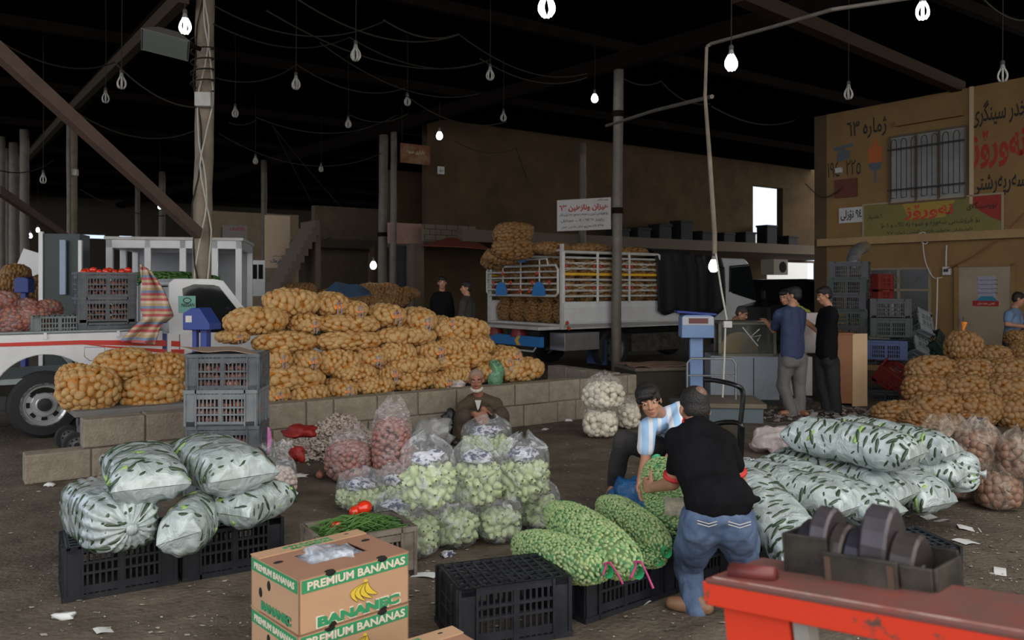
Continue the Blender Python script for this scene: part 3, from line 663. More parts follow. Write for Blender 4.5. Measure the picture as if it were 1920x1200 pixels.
# ------------------------------------------------------------------ poles
def pole(name, label, base, top, r0, r1, m, n=14, kn=.006, clamp=None):
    t = thing(name, label, 'pole', base); base = Vector(base); top = Vector(top); d = top-base
    pts = [d*(i/14)+Vector((rnd.uniform(-kn, kn), rnd.uniform(-kn, kn), 0)) for i in range(15)]
    MB().tube(pts, [r0+(r1-r0)*i/14+rnd.uniform(-kn, kn)*.5 for i in range(15)], n).obj('shaft', m, t, smooth=True)
    if clamp:
        for z in clamp:
            q = d*(z/d.z); MB().cyl(q-Vector((0, 0, .06)), q+Vector((0, 0, .06)), r0+.02, None, n).obj('clamp', M_beam, t)
    return t
T = RZ-.1
b = P(377, 0, 11*K); b.z = 0; tp = P(386, 0, 11*K); tp.z = T
big = pole('roof_pole', 'thick pale pole behind the blue scale, wrapped in cables near its top', b, tp, .135, .125, M_post, 18, .012)
for s in range(3):      # cables running down the pole
    pts = []
    for i in range(30):
        z = .9+i*(T-1.0)/29; q = b.lerp(tp, z/T); a = -1.9+.5*s+.5*math.sin(i*.5+s*2); r = .15+.02*math.sin(i*1.3+s)+(.10*math.exp(-((z-2.6-s*.4)/.35)**2) if s == 2 else 0)
        pts.append(q-b+Vector((math.cos(a)*r, math.sin(a)*r, z-q.z)))
    MB().tube(pts, .012, 6).obj('pole_cable', M_cablew if s else M_cable, big)
jb = tag(MB().bb((-.11, -.13, -.1), (.11, .0, .1)).obj('junction_box', M_whited, None, P(384, 189, 11*K-.135), R(6), bevel=.012), 'larger white junction box strapped high on the thick pale pole', 'junction box')
wr = MB().tube([P(380, 170, 10.82*K)+Vector((.16*math.cos(a/2), .16*math.sin(a/2), .012*a)) for a in range(60)], .012, 6).obj('cable_wrap', M_cable, None); wr.parent = big; wr.matrix_parent_inverse = Matrix.Translation(-Vector(big.location))
pole('roof_pole', 'grey steel pole standing in front of the potato truck', (B1.x, B1.y, 0), (B1.x+.05, B1.y, T), .10, .10, M_post2, clamp=[3.0*K, 4.8*K])
pole('roof_pole', 'tall steel pole beside the lit bulb left of the truck', (B2.x, B2.y, 0), (B2.x+.05, B2.y, T), .13, .13, M_post2, clamp=[3.2])
q = P(737, 0, 21.6*K); q.z = 0; pole('roof_pole', 'thinner pole doubled behind the pole with the lit bulb', q, (q.x+.02, q.y, T), .09, .09, M_post2)
q = P(495, 0, 27.3*K); q.z = 0; pole('roof_pole', 'slim dark pole in front of the cream panel with blue writing', q, (q.x, q.y, T), .10, .10, M_post2)
pole('roof_pole', 'pole with a white box left of the pickup crates', (A2.x, A2.y, 0), (A2.x, A2.y, T), .11, .11, M_post)
q = P(129, 0, 19.3*K); q.z = 0; pole('roof_pole', 'thin pipe fixed to the left side of the boxed pole', q, (q.x, q.y, T), .05, .05, M_post2)
for px, Y, r, lb in ((46, 22, .12, 'bare pole rising behind the small far blue scale'), (27, 24, .15, 'thick pole third from the left edge of the hall'), (14, 25, .12, 'pole second from the left edge of the hall'), (3, 23, .10, 'pole at the very left edge of the hall'), (304, 30, .12, 'far dark pole behind the white glazed kiosk'), (258, 33, .10, 'far dark pole left of the white glazed kiosk'), (1092, 24, .12, 'dark pole far behind the white sign board'), (1296, 30, .10, 'faint dark pole at the far right of the hall')):
    q = P(px, 0, Y*K); q.z = 0; pole('roof_pole', lb, q, (q.x, q.y, T), r, r, M_post2)
tag(MB().bb((-.12, -.12, -.08), (.12, 0, .08)).obj('junction_box', M_whited, None, P(139, 324, 19.6*K-.12), 0, bevel=.01), 'white junction box on the left hall pole', 'junction box')
# diagonal braces
beam('steel_brace', tuple(P(-12, 88, 7.4*K)), tuple(P(372, 438, 10.7*K)), .10, .15, M_brace, 'long brown steel brace slanting down to the thick pale pole', 'brace')
beam('steel_brace', tuple(P(-5, 355, 14*K)), tuple(P(130, 448, 19*K)), .10, .16, M_brace, 'shorter steel brace slanting down at the far left', 'brace')
beam('steel_brace', tuple(P(345, -8, 10.6*K)), tuple(P(138, 200, 19*K)), .14, .2, mat('dim_brown_beam', (.08, .06, .042), .8, spec=.1), 'dark beam sloping from the thick pole top to the left pole', 'brace')
beam('steel_brace', tuple(P(138, 200, 19*K)), tuple(P(0, 352, 30*K)), .14, .2, mat('dim_brown_beam', (.08, .06, .042)), 'dark beam sloping down left beyond the left pole', 'brace')
# hanging rod frame in the middle right
rp = thing('hanging_pipe', 'thin bent pipe hanging down above the pale blue scale', 'pipe', (0, 0, 0))
Yp = 9.6*K
MB().tube([P(1325, 88, Yp), P(1322, 180, Yp), P(1331, 300, Yp), P(1340, 440, Yp), P(1340, 475, Yp)], [.02, .022, .028, .03, .03], 8).obj('upright_pipe', M_post, rp)
MB().tube([P(1325, 88, Yp), P(1333, 82, Yp), P(1450, 50, Yp*.92), P(1560, 18, Yp*.85), P(1760, -12, Yp*.8)], .022, 8).obj('upper_pipe', M_post2, rp)
MB().tube([P(1137, 236, 14.6*K), P(1228, 207, 12*K), P(1335, 181, Yp)], .028, 8).obj('cross_pipe', M_post2, rp)
cw = thing('flex_cable', 'white cable running down from the low lit bulb past the counter', 'cable', (0, 0, 0))
MB().tube([P(1342, 475, Yp), P(1352, 540, Yp), P(1363, 600, Yp)], .012, 6).obj('upper_wire', M_cablew, cw)
MB().bb((-.05, -.03, -.04), (.05, .03, .04)).obj('switch_box', M_whited, cw, P(1364, 608, Yp))
MB().tube([P(1360, 615, Yp), P(1358, 680, Yp), P(1355, 745, Yp)], .012, 6).obj('lower_wire', M_cablew, cw)
# ------------------------------------------------------------------ bulbs
M_bulb = mat('lit_tube', (1, 1, 1), .4, emis=(.93, .97, 1.0), es=9)
M_bulboff = mat('unlit_tube', (.55, .53, .50), .35, c2=(.42, .40, .36), ns=20)
M_socket = mat('bulb_base', (.25, .24, .22), .6); M_sock2 = mat('brown_socket', (.06, .05, .045), .6)
def bulb_meshes():
    tub = MB()
    for k in range(6):
        a = 2*math.pi*k/6; pts = []
        for i in range(13):
            t = i/12; z = -.22*t; rr = .022+.058*math.sin(math.pi*min(1, t*.80+.02))**1.1*(1 if t < .8 else 1-(t-.8)*2.2)
            pts.append((rr*math.cos(a), rr*math.sin(a), z))
        tub.tube(pts, [.0155]*13, 7)
    tub.ell((0, 0, -.222), (.026, .026, .014))
    base = MB().lathe([(0, .075), (.028, .075), (.03, .055), (.036, .045), (.036, .03), (.044, .01), (.040, -.01), (0, -.01)], n=16)
    sock = MB().lathe([(0, .14), (.02, .14), (.034, .12), (.036, .07), (.0, .07)], n=14)
    return tub.mesh('tube', M_bulb, True), base.mesh('base', M_socket, True), sock.mesh('socket', M_sock2, True)
BM_ = bulb_meshes(); tub_off = BM_[0].copy(); tub_off.materials.clear(); tub_off.materials.append(M_bulboff)
def bulb(px, py, wpx, lit, label, ztop=None, wire=True):
    Y = .135*F/wpx; p = P(px, py, Y)+Vector((0, 0, .10))
    t = thing('light_bulb', label, 'light bulb', p, group='lotus shaped bulbs hanging under the roof')
    t.scale = (.71, .71, .71)
    link('bulb_tube', BM_[0] if lit else tub_off, t); link('bulb_base', BM_[1], t); link('socket', BM_[2], t)
    L = ((T+.42-p.z) if ztop is None else ztop)/.71
    if wire: MB().tube([(0, 0, .13), (.01, 0, L*.5), (0, 0, L)], .007, 5).obj('wire', M_cable, t)
LIT = [(1025, 17, 33, 'big lit bulb at the top edge left of centre'), (1371, 121, 25, 'lit bulb hanging from a rod at the top right of centre'), (1730, 24, 27, 'lit bulb at the top right of the picture'), (1115, 186, 13, 'small lit bulb left of the steel pole top'), (824, 256, 12, 'small lit bulb beside the orange hanging banner'), (347, 52, 24, 'lit bulb beside the top of the thick pale pole'), (1338, 501, 19, 'low lit bulb above the pale blue scale'), (700, 499, 12, 'lit bulb low on the tall pole left of the truck'), (300, 388, 8, 'tiny lit bulb far behind the white kiosk'), (71, 432, 7, 'tiny lit bulb at far left, uppermost of three'), (57, 443, 7, 'tiny lit bulb at far left, middle of three'), (42, 455, 7, 'tiny lit bulb at far left, lowest of three')]
for q in LIT: bulb(q[0], q[1], q[2], True, q[3], ztop=(.6 if q[2] in (19, 12) else None))
OFF = [(228, 158, 19, 'unlit bulb under the dark sloping beam, larger of a pair'), (198, 186, 15, 'unlit bulb under the dark sloping beam, smaller of a pair'), (555, 160, 17, 'unlit bulb third from the thick pole top'), (667, 105, 20, 'unlit bulb high between thick pole and banner'), (441, 214, 13, 'unlit bulb just right of the thick pole'), (653, 234, 12, 'unlit bulb left of the middle pole top'), (919, 143, 16, 'dim unlit bulb high above the brown gallery'), (764, 192, 13, 'dim unlit bulb above the orange banner'), (944, 222, 12, 'dim unlit bulb right of the small lit bulb'), (81, 338, 13, 'unlit bulb hanging low at the far left'), (1591, 178, 18, 'unlit bulb above the painted telephone'), (1880, 144, 21, 'unlit bulb near the top right corner'), (479, 303, 10, 'small unlit bulb left of the slim dark pole top'), (602, 318, 9, 'smallest unlit bulb between the slim and middle poles')]
for q in OFF: bulb(q[0], q[1], q[2], False, q[3])
# flood lamp near the thick pole
fl_ = thing('flood_lamp', 'old rectangular flood lamp hanging beside the thick pale pole', 'flood lamp', P(310, 85, 9.6*K), R(20))
MB().add([(-.28, -.2, .0), (.28, -.2, .0), (.28, .2, .0), (-.28, .2, .0), (-.12, -.1, .17), (.12, -.1, .17), (.12, .1, .17), (-.12, .1, .17)], [(4, 5, 6, 7), (0, 1, 5, 4), (1, 2, 6, 5), (2, 3, 7, 6), (3, 0, 4, 7)]).obj('reflector_housing', mat('lamp_enamel', (.16, .15, .13), .6), fl_, solid=.01)
MB().bb((-.26, -.18, -.005), (.26, .18, .005)).obj('lamp_glass', mat('dusty_glass', (.20, .24, .23), .25), fl_)
MB().cyl((.12, 0, .12), (.4, .1, .16), .03).obj('bracket', M_beam, fl_)
fl_.rotation_euler = (R(-24), R(10), R(20))
# ------------------------------------------------------------------ overhead cables
def cable(p, q, sag, label, r=.011, m=None):
    a = Vector(p); b = Vector(q); pts = []
    for i in range(21):
        t = i/20; v = a.lerp(b, t); v.z -= sag*4*t*(1-t); pts.append(v)
    o = MB().tube([v-a for v in pts], r, 5).obj('overhead_cable', m or M_cable, None, a)
    tag(o, label, 'cable', 'thin cables sagging under the dark roof')
C_ = [((400, 10), (720, 40), 11, 13), ((560, 0), (860, 65), 9, 12), ((400, 45), (655, 70), 10, 14), ((655, 70), (920, 112), 12, 15), ((720, 38), (860, 64), 9, 11), ((860, 64), (1100, 138), 12, 15), ((500, 20), (920, 112), 10, 15), ((555, 120), (760, 165), 12, 15), ((0, 78), (215, 117), 9, 12), ((215, 117), (390, 200), 10, 11), ((400, 145), (555, 122), 11, 14), ((480, 220), (745, 215), 14, 18), ((410, 250), (715, 288), 17, 20), ((655, 215), (765, 213), 16, 17), ((150, 355), (380, 390), 16, 20), ((150, 215), (370, 243), 12, 14), ((600, 80), (900, 175), 12, 16), ((900, 110), (1100, 145), 12, 15), ((1170, 148), (1240, 152), 13, 14), ((1240, 152), (1330, 195), 13, 11), ((1335, 200), (1490, 225), 11, 15), ((850, 262), (968, 278), 18, 20), ((968, 278), (990, 340), 20, 23), ((510, 235), (640, 388), 17, 26), ((510, 235), (585, 380), 17, 26), ((1840, -5), (1925, 38), 8, 9), ((430, 230), (480, 225), 14, 15), ((760, 178), (950, 228), 14, 16), ((495, 442), (620, 445), 26, 26), ((0, 320), (100, 300), 14, 18)]
for i, (a, b, ya, yb) in enumerate(C_):
    L = math.hypot(a[0]-b[0], a[1]-b[1])
    lm = lambda p: min([((0, 100), 'the upper left edge'), ((0, 320), 'the middle left edge'), ((215, 117), 'the dark sloping beam'), ((385, 20), 'the top of the thick pole'), ((380, 145), 'the thick pole box'), ((380, 390), 'the thick pole foot of brace'), ((555, 120), 'the third unlit bulb'), ((667, 70), 'the high unlit bulb'), ((860, 64), 'roof beside big bulb'), ((560, 0), 'the top edge'), ((920, 112), 'the dim bulb'), ((1100, 140), 'the small lit bulb'), ((480, 220), 'right of thick pole'), ((740, 215), 'the middle pole top'), ((715, 288), 'the middle pole'), ((968, 278), 'the gallery wall'), ((1170, 148), 'the steel pole top'), ((1330, 195), 'the hanging pipe'), ((1490, 225), 'the roof above the ledge'), ((640, 388), 'the far stair'), ((1840, 0), 'the top right edge'), ((1925, 38), 'the right edge'), ((620, 445), 'the stair landing'), ((495, 442), 'the slim dark pole'), ((150, 355), 'the left hall pole'), ((765, 180), 'the bulb above the banner'), ((850, 262), 'the banner bulb')], key=lambda l: math.hypot(l[0][0]-p[0], l[0][1]-p[1]))[1]
    side = 'from %s to %s' % (lm(a), lm(b))
    cable(P(*a, ya*K), P(*b, yb*K), L/F*ya*K*(.14 if a[1] > -6 and i not in (22, 23, 24) else .02), ['thin', 'dusty', 'slack', 'long'][i % 4]+' roof cable '+side)
def loose(pts, r, m, label):
    a = pts[0]; tag(MB().tube([p-a for p in pts], r, 5).obj('wall_cable', m, None, a), label, 'cable')
def wp(px, py, off=.1):
    t, z = RW(px, py); return RW.o+RW.d*t-Vector((math.cos(AV), math.sin(AV), 0))*off+Vector((0, 0, z))
def spl(pts, n=6):
    P_ = [pts[0]]+pts+[pts[-1]]; out = []
    for i in range(1, len(P_)-2):
        for k in range(n):
            t = k/n; a, b, c, d = P_[i-1:i+3]; out.append(.5*((2*b)+(c-a)*t+(2*a-5*b+4*c-d)*t*t+(3*b-a-3*c+d)*t**3))
    return out+[pts[-1]]
loose(spl([wp(1720, 440), wp(1727, 452), wp(1745, 448), wp(1737, 436), wp(1725, 444), wp(1740, 458), wp(1752, 444), wp(1775, 440), wp(1772, 452)]), .012, M_cablew, 'tangled white cable coil on the tan wall ledge')
loose(spl([wp(1735, 450), wp(1740, 490), wp(1755, 520), wp(1772, 520)]), .010, M_cablew, 'white cable dropping from the coil to the meter')
loose(spl([wp(1763, 520), wp(1761, 600), wp(1755, 700)]), .014, M_cablew, 'white cable running down the wall below the meter')
loose(spl([wp(1780, 505), wp(1830, 480), wp(1880, 445), wp(1925, 400)]), .010, mat('red_cable', (.25, .07, .04), .7), 'red cable rising right from the electric meter')
loose(spl([wp(1515, 345, .1), wp(1545, 370), wp(1572, 362), wp(1585, 350)]), .011, M_cable, 'dark cable sagging to the red meter board')
loose(spl([wp(1780, 460), wp(1779, 480), wp(1779, 500)]), .014, M_cablew, 'short white conduit above the electric meter')

# ------------------------------------------------------------------ block wall
WF = Frame((-3.86*K, 6.58*K), R(34.7))
wl = thing('block_wall', 'low grey concrete block wall in front of the potato pile', 'wall', WF.o, WF.a); del wl['category'], wl['label']
wl.name = 'wall_low'; struct(wl)
tL = WF(155, 0)[0]; tR = WF(1196, 0)[0]; tS = WF(45, 0)[0]; BLH = .265
g = random.Random(3)
def blocks(t0, t1, z0, h, seed):
    g = random.Random(seed); x = t0; b = MB()
    while x < t1-.02:
        L = min(g.choice([.52, .52, .5, .3]), t1-x)
        if t1-x-L < .15: L = t1-x
        b.box((x+L/2, .12+g.uniform(-.008, .008), z0+h/2-.004), (L-.012, .22, h-.012), Matrix.Rotation(g.uniform(-.012, .012), 3, 'Z')); x += L
    return b
blocks(tS, tR, 0, BLH, 1).obj('lower_course', M_block, wl, bevel=.012)
blocks(tL, tR, BLH, BLH, 2).obj('upper_course', M_block, wl, bevel=.012)
MB().bb((tS+.01, .03, 0), (tR-.01, .21, BLH-.02)).bb((tL+.01, .03, BLH-.02), (tR-.01, .21, BLH*2-.03)).obj('mortar', mat('mortar', (.16, .14, .12), .95), wl)
# return of the wall behind the white onion bags
t2 = MB(); 
for j in range(2):
    for i in range(3): t2.box((tR-.13, .35+.46*i+.2*j, BLH*(j+.5)), (.22, .45, BLH-.012))
t2.obj('return_course', M_block, wl, bevel=.012)
# raised earth and concrete plinth behind the wall that carries the pile
tq = WF(470, 0)[0]
MB().bb((tq, .26, 0), (tR-1.55, 3.0, BLH*2-.09)).obj('concrete_plinth', mat('plinth', (.12, .10, .08), .95), wl)

# ------------------------------------------------------------------ wheels
def wheel(parent, c, r, w, rim, side=-1, name='wheel', mt=None, holes=8):
    """axle along local y"""
    Mx = Matrix.Rotation(R(90*side), 3, 'X')
    prof = [(r*.62, -w/2), (r*.90, -w/2), (r*.985, -w*.36), (r, -w*.15), (r, w*.15), (r*.985, w*.36), (r*.90, w/2), (r*.62, w/2)]
    t = MB().lathe(prof+[prof[0]], Mx, 36, cap=False).obj(name, M_rubber, parent, c, smooth=False)
    rp = [(r*.66, w*.50), (r*.62, w*.50), (r*.61, w*.40), (r*.55, w*.34), (r*.53, w*.34), (r*.50, w*.24), (r*.36, w*.24), (r*.34, w*.36), (r*.24, w*.36), (r*.22, w*.38), (0, w*.38)]
    q = MB().lathe(rp, Mx, 36, cap=False).obj('rim', mt or M_chrome, t, smooth=False); MB().lathe([(r*.2, w*.38), (r*.19, w*.5), (0, w*.52)], Mx, 24).obj('hub_cap', M_black, t)
    h = MB()
    for k in range(holes):
        a = 2*math.pi*k/holes; h.tube([Mx @ Vector((r*.43*math.cos(a+q_), r*.43*math.sin(a+q_), w*.25)) for q_ in (-.18, 0, .18)], r*.05, 6)
    h.obj('rim_holes', M_hole, t)
    return t
# ------------------------------------------------------------------ white pickup on the left
pk = thing('pickup_truck', 'white single cab pickup with red stripes, loaded at the left', 'pickup truck', (-4.87*K, 8.62*K, 0), AV)
PKF = Frame((-4.87*K, 8.62*K), AV)
def pk_(px, py): return PKF(px, py)
rb = 1.205; zb = .50       # bed rail height, sill height
wr_ = .345*K; wc = .375
def arch(cx, cz, r, a0, a1, n): return [(cx+r*math.cos(R(a0+(a1-a0)*i/n)), cz+r*math.sin(R(a0+(a1-a0)*i/n))) for i in range(n+1)]
dx = pk_(328, 0)[0]-.14            # bed / cab gap
side = [(-1.35, .52), (-.53, .52)]+arch(0, .42, .52, 170, 10, 16)+[(.55, .50), (dx, .50), (dx, rb-.03), (-1.35, rb-.03)]
for y0, y1 in ((0, .05), (1.65, 1.70)):
    MB().prism(side, y0, y1).obj('bed_side', M_whitep, pk, bevel=.012)
    MB().bb((-1.35, y0-.02, rb-.03), (dx, y1+.02, rb)).obj('bed_rail', M_galv, pk, bevel=.01)
MB().bb((-1.35, .05, .62), (dx, 1.65, .68)).obj('bed_floor', M_galv, pk); MB().bb((-1.38, .02, .62), (-1.33, 1.68, rb)).obj('tailgate', M_whitep, pk)
MB().bb((-1.3, .1, .35), (3.3, 1.6, .52)).obj('chassis', M_black, pk); MB().bb((-.5, .06, .5), (.5, .4, .64)).obj('wheel_house', M_hole, pk)
# cab
x0c = dx+.05; cab_lo = [(x0c, .42), (2.35, .42)]+arch(2.95, .40, .46, 170, 10, 12)+[(3.58, .45), (3.65, .70), (3.55, .98), (2.48, 1.12), (x0c, 1.14)]
MB().prism(cab_lo, 0, 1.70).obj('cab_body', M_whitep, pk, bevel=.02)
Zr = 1.80; xr = x0c+.03
gh = MB(); top = [(xr, 1.13), (2.22, 1.13), (1.62, Zr-.04), (1.5, Zr), (xr+.10, Zr), (xr, Zr-.05)]
MB().prism([(xr+.06, Zr-.09), (1.96, Zr-.09), (1.86, Zr), (xr+.12, Zr+.005), (xr+.05, Zr-.04)], .10, 1.60).obj('roof', M_whitep, pk, bevel=.02)
for y0, y1 in ((.04, .09), (1.61, 1.66)):
    p_ = MB(); p_.prism([(xr, 1.13), (xr+.34, 1.13), (xr+.19, 1.20), (xr+.16, Zr-.12), (xr+.30, Zr-.07), (1.86, Zr-.08), (1.93, Zr-.10), (2.38, 1.13), (2.48, 1.13), (1.98, Zr-.02), (1.86, Zr), (xr+.06, Zr), (xr, Zr-.05)], y0, y1)
    p_.obj('door_frame', M_whitep, pk, bevel=.008)
    MB().prism([(xr+.10, 1.15), (2.36, 1.15), (1.92, Zr-.09), (xr+.12, Zr-.09)], (y0+y1)/2-.012, (y0+y1)/2+.002).obj('side_window', M_glassd, pk)
MB().add([(2.44, .1, 1.13), (2.44, 1.6, 1.13), (1.93, 1.55, Zr-.05), (1.93, .15, Zr-.05)], [(0, 1, 2, 3)]).obj('windscreen', M_glassd, pk, solid=.012)
MB().bb((xr, .1, 1.13), (xr+.04, 1.6, Zr-.1)).obj('rear_cab_wall', M_whitep, pk)
MB().bb((x0c+.14, -.006, .5), (x0c+.146, .004, 1.12)).obj('door_gap', M_hole, pk)
MB().bb((dx+.004, .02, .45), (dx+.046, .3, 1.13)).obj('cab_gap', M_blue, pk)
# red stripes and fuel flap
def strip(pts, m, nm='stripe'): MB().prism(pts, -.008, .001).obj(nm, m, pk)
a = pk_(0, 645); a2 = pk_(320, 645)
z_ = lambda px, py: pk_(px, py)
strip([(-1.35, 1.055), z_(150, 646), z_(311, 649), z_(311, 638), z_(150, 638), (-1.35, 1.085)], M_red)
strip([z_(155, 645.5), z_(230, 655), z_(311, 662), z_(311, 655)], M_red)
strip([z_(321, 649), z_(338, 650), z_(338, 640), z_(321, 639)], M_red)
strip([z_(321, 661), z_(345, 663), z_(345, 655), z_(321, 655)], M_red)
fp = [z_(158, 651), z_(196, 651), z_(196, 678), z_(168, 676), z_(158, 668)]
MB().prism(fp, -.004, .001).obj('fuel_flap', M_whitep, pk)
MB().tube([Vector((x, -.005, z)) for x, z in fp], .004, 5, closed=True).obj('fuel_flap_gap', mat('grey_gap', (.2, .2, .2), .8), pk)
for x in (-.75, .0, .75): MB().bb((x-.015, -.03, rb-.09), (x+.015, .0, rb-.02)).obj('rail_hook', M_whitep, pk)
wheel(pk, (0, .12, wc), wc, .24, True, 1, holes=8); wheel(pk, (2.95, .12, wc), wc, .24, True, 1)
# sticker in the window
s0 = pk_(336, 555); s1 = pk_(368, 586)
stk = MB().bb((s0[0], .03, s1[1]), (s1[0], .036, s0[1])).obj('window_sticker', mat('mint_sticker', (.22, .50, .44), .6), pk)
text('NISSAN', M_ink, stk, (s0[0]+s1[0])/2+.01, .029, (s0[1]*.6+s1[1]*.4)-.03, (s1[0]-s0[0])*.75, .045, bold=.02)
MB().tube([Vector(((s0[0]+s1[0])/2+.045*math.cos(k*.4), .028, s0[1]-.055+.03*math.sin(k*.4))) for k in range(16)], .005, 5, closed=True).obj('ring_emblem', M_ink, stk)

# ------------------------------------------------------------------ potato truck
TRF = Frame((.90*K, 14.9*K), AV)
tk = thing('cargo_truck', 'white stake truck with barred cage full of potato sacks', 'truck', TRF.o, AV)
def tz(px, py): return TRF(px, py)
ZT = tz(1056, 472)[1]; ZP = tz(1056, 566)[1]; ZBt = tz(1056, 618)[1]; xc = tz(1234, 0)[0]; xb = tz(1345, 0)[0]; TW = 2.55
MB().bb((0, 0, ZBt), (xb, TW, ZBt+.10)).obj('bed_floor', M_whited, tk)
for y in (0, TW-.04):
    MB().bb((.0, y, ZBt+.02), (xb, y+.04, ZP)).bb((.05, y-.012 if y == 0 else y+.04, ZBt+.12), (xb-.03, y if y == 0 else y+.052, ZBt+.16)).bb((.05, y-.012 if y == 0 else y+.04, ZP-.14), (xb-.03, y if y == 0 else y+.052, ZP-.10)).obj('side_panel', M_whitep, tk, bevel=.006)
ros = MB().ell((0, 0, 0), (.028, .02, .05), sub=1).mesh('rosette', M_red); ros2 = MB().ell((0, 0, 0), (.02, .045, .045), sub=1).mesh('rosette', M_red)
def cage_side(y):
    n = 9; hz = [ZP+(ZT-ZP)*k/(n) for k in range(1, n+1)]
    c = MB()
    for k, z in enumerate(hz): c.cyl((0, y, z), (xc, y, z), .022 if k not in (n-1,) else .03, n=8)
    for x in (0.02, xc*.34, xc*.67, xc): c.cyl((x, y-.03, ZP-.03), (x, y-.03, ZT), .028, n=8)
    c.obj('cage_rails', M_whited, tk)
    c = MB(); c.box((xc/2, y-.035, hz[4]), (xc, .015, .05)); c.obj('yellow_rail', M_yel, tk)
    for zi in (2.5, 6.5):
        z = ZP+(ZT-ZP)*zi/n+.0; r2 = MB()
        for i in range(3):
            xa = xc*i/3+.03; xe = xc*(i+1)/3-.03; h = (ZT-ZP)/n*1.0
            for u_, w_ in ((z-h, z+h), (z+h, z-h)): r2.cyl((xa, y-.03, u_), (xe, y-.03, w_), .008, n=5)
            for x in (xa+.05, xe-.05): link('red_rosette', ros, tk, (x, y-.045, z))
        r2.obj('lattice_wires', mat('yellowed_wire', (.6, .5, .3), .6), tk)
cage_side(0); cage_side(TW-.03)
# rear: posts, top rail, hinged tailgate cage lifted at rear
rc = MB()
for y in (0, TW-.03): rc.box((0, y, (ZBt+ZT+.15)/2), (.06, .06, ZT+.15-ZBt))
rc.cyl((0, 0, ZT+.03), (0, TW, ZT+.03), .025, n=8); rc.obj('rear_posts', M_whited, tk)
gz0 = tz(1053, 555)[1]; gz1 = tz(1053, 497)[1]
gc = MB(); gx = -.06; pts = [(gx, .05, gz0+.06), (gx, .12, gz0), (gx, TW-.12, gz0), (gx, TW-.03, gz0+.08), (gx, TW-.03, gz1-.08), (gx, TW-.12, gz1), (gx, .12, gz1), (gx, .05, gz1-.08)]
gc.tube(pts, .024, 8, closed=True)
for k in range(1, 5): gc.cyl((gx, .05, gz0+(gz1-gz0)*k/5), (gx, TW-.03, gz0+(gz1-gz0)*k/5), .017, n=6)
for k in range(1, 4): gc.cyl((gx, TW*k/4, gz0), (gx, TW*k/4, gz1+(.14 if k != 2 else .1)), .015, n=6)
gc.tube([(gx, .35, gz1), (gx, .40, gz1+.13), (gx, TW-.40, gz1+.13), (gx, TW-.30, gz1)], .018, 6); gc.obj('tailgate_cage', M_whited, tk)
for yy, zz in ((.3, .45), (.85, .45), (.95, .15), (1.6, .45), (1.75, .15), (2.25, .45), (1.27, .15), (.7, .75), (1.9, .75)): link('red_rosette', ros2, tk, (gx-.02, yy, gz0+(gz1-gz0)*zz))
for y in (.62, 1.93):
    MB().prism([(y-.21, gz0+.0)]+[(y+.21*math.cos(R(a)), gz0+.04+.24*math.sin(R(a))) for a in range(180, -1, -15)]+[(y+.21, gz0)], .10, .085, Matrix.Rotation(R(90), 3, "Z")).obj("blue_plate", M_brblue, tk)
o = tk.children[-1]; o2 = tk.children[-2]
for q in (o, o2): pass
MB().box((gx-.03, TW/2, gz1+.13), (.02, .42, .11)).obj('blue_name_plate', M_brblue, tk)
# dropped tailgate shelf, bumper, lights, boxes
MB().bb((-.55, .04, ZBt+.0), (0, TW-.04, ZBt+.06)).obj('dropped_tailgate', M_whited, tk)
zbu = tz(1045, 640)[1]
bmp = MB().bb((-.50, .02, zbu-.11), (-.42, TW, zbu+.09)).obj('bumper', M_brblue, tk, bevel=.008)
for yc, s in ((.75, 1), (1.85, -1)):
    v_ = [(yc-.08*s, zbu+.08), (yc+.03*s, zbu+.08), (yc+.12*s, zbu-.01), (yc+.03*s, zbu-.10), (yc-.08*s, zbu-.10), (yc+.01*s, zbu-.01)]
    MB().prism([(y, z) for y, z in v_], .508, .500, Matrix.Rotation(R(90), 3, 'Z')).obj('yellow_chevron', M_yel, tk)
MB().tube([(-.47, TW-.1, zbu-.2), (-.47, .3, zbu-.2), (-.47, .22, zbu-.12)], .018, 6).obj('bumper_pipe', M_whited, tk)
for yc in (.9, 1.7): MB().lathe([(0, 0), (.17, 0), (.13, .16), (0, .2)], None, 16, (-.38, yc, zbu+.06)).obj('red_reflector', mat('dark_red_lamp', (.25, .02, .02), .4), tk)
MB().bb((.05, -.02, .45), (.95, .45, .80)).obj('tool_box', mat('aluminium_box', (.42, .42, .43), .35, .6, c2=(.3, .3, .3), ns=4), tk, bevel=.01)
MB().bb((1.15, .02, .12), (1.19, .60, .62)).obj('mud_flap', mat('blue_flap', (.04, .10, .28), .6, c2=(.02, .02, .03), ns=3), tk)
for x in (.12, .17): MB().lathe([(0, 0), (.04, 0), (.035, .02), (0, .022)], Matrix.Rotation(R(90), 3, 'X'), 12, (x if x == .12 else .16, -.012, ZBt+.13 if x == .12 else ZBt+.02)).obj('side_marker', mat('orange_lamp', (.5, .08, .02), .3), tk)
MB().bb((0, .7, .55), (xb+1.6, 1.85, .80)).obj('chassis', M_black, tk)
MB().bb((1.95, .1, .35), (xb-.1, .5, .72)).obj('foil_tank', mat('crumpled_foil', (.25, .24, .22), .35, .7, c2=(.05, .05, .05), ns=6, bump=1, bs=8), tk)
for x in (1.45, xb+.75):
    wheel(tk, (x, .22, .42), .42, .30, True, 1, mt=mat('dull_grey_rim', (.10, .10, .10), .5, c2=(.2, .19, .17), ns=6)); wheel(tk, (x, TW-.3, .42), .42, .30, True, -1, mt=M_whited)
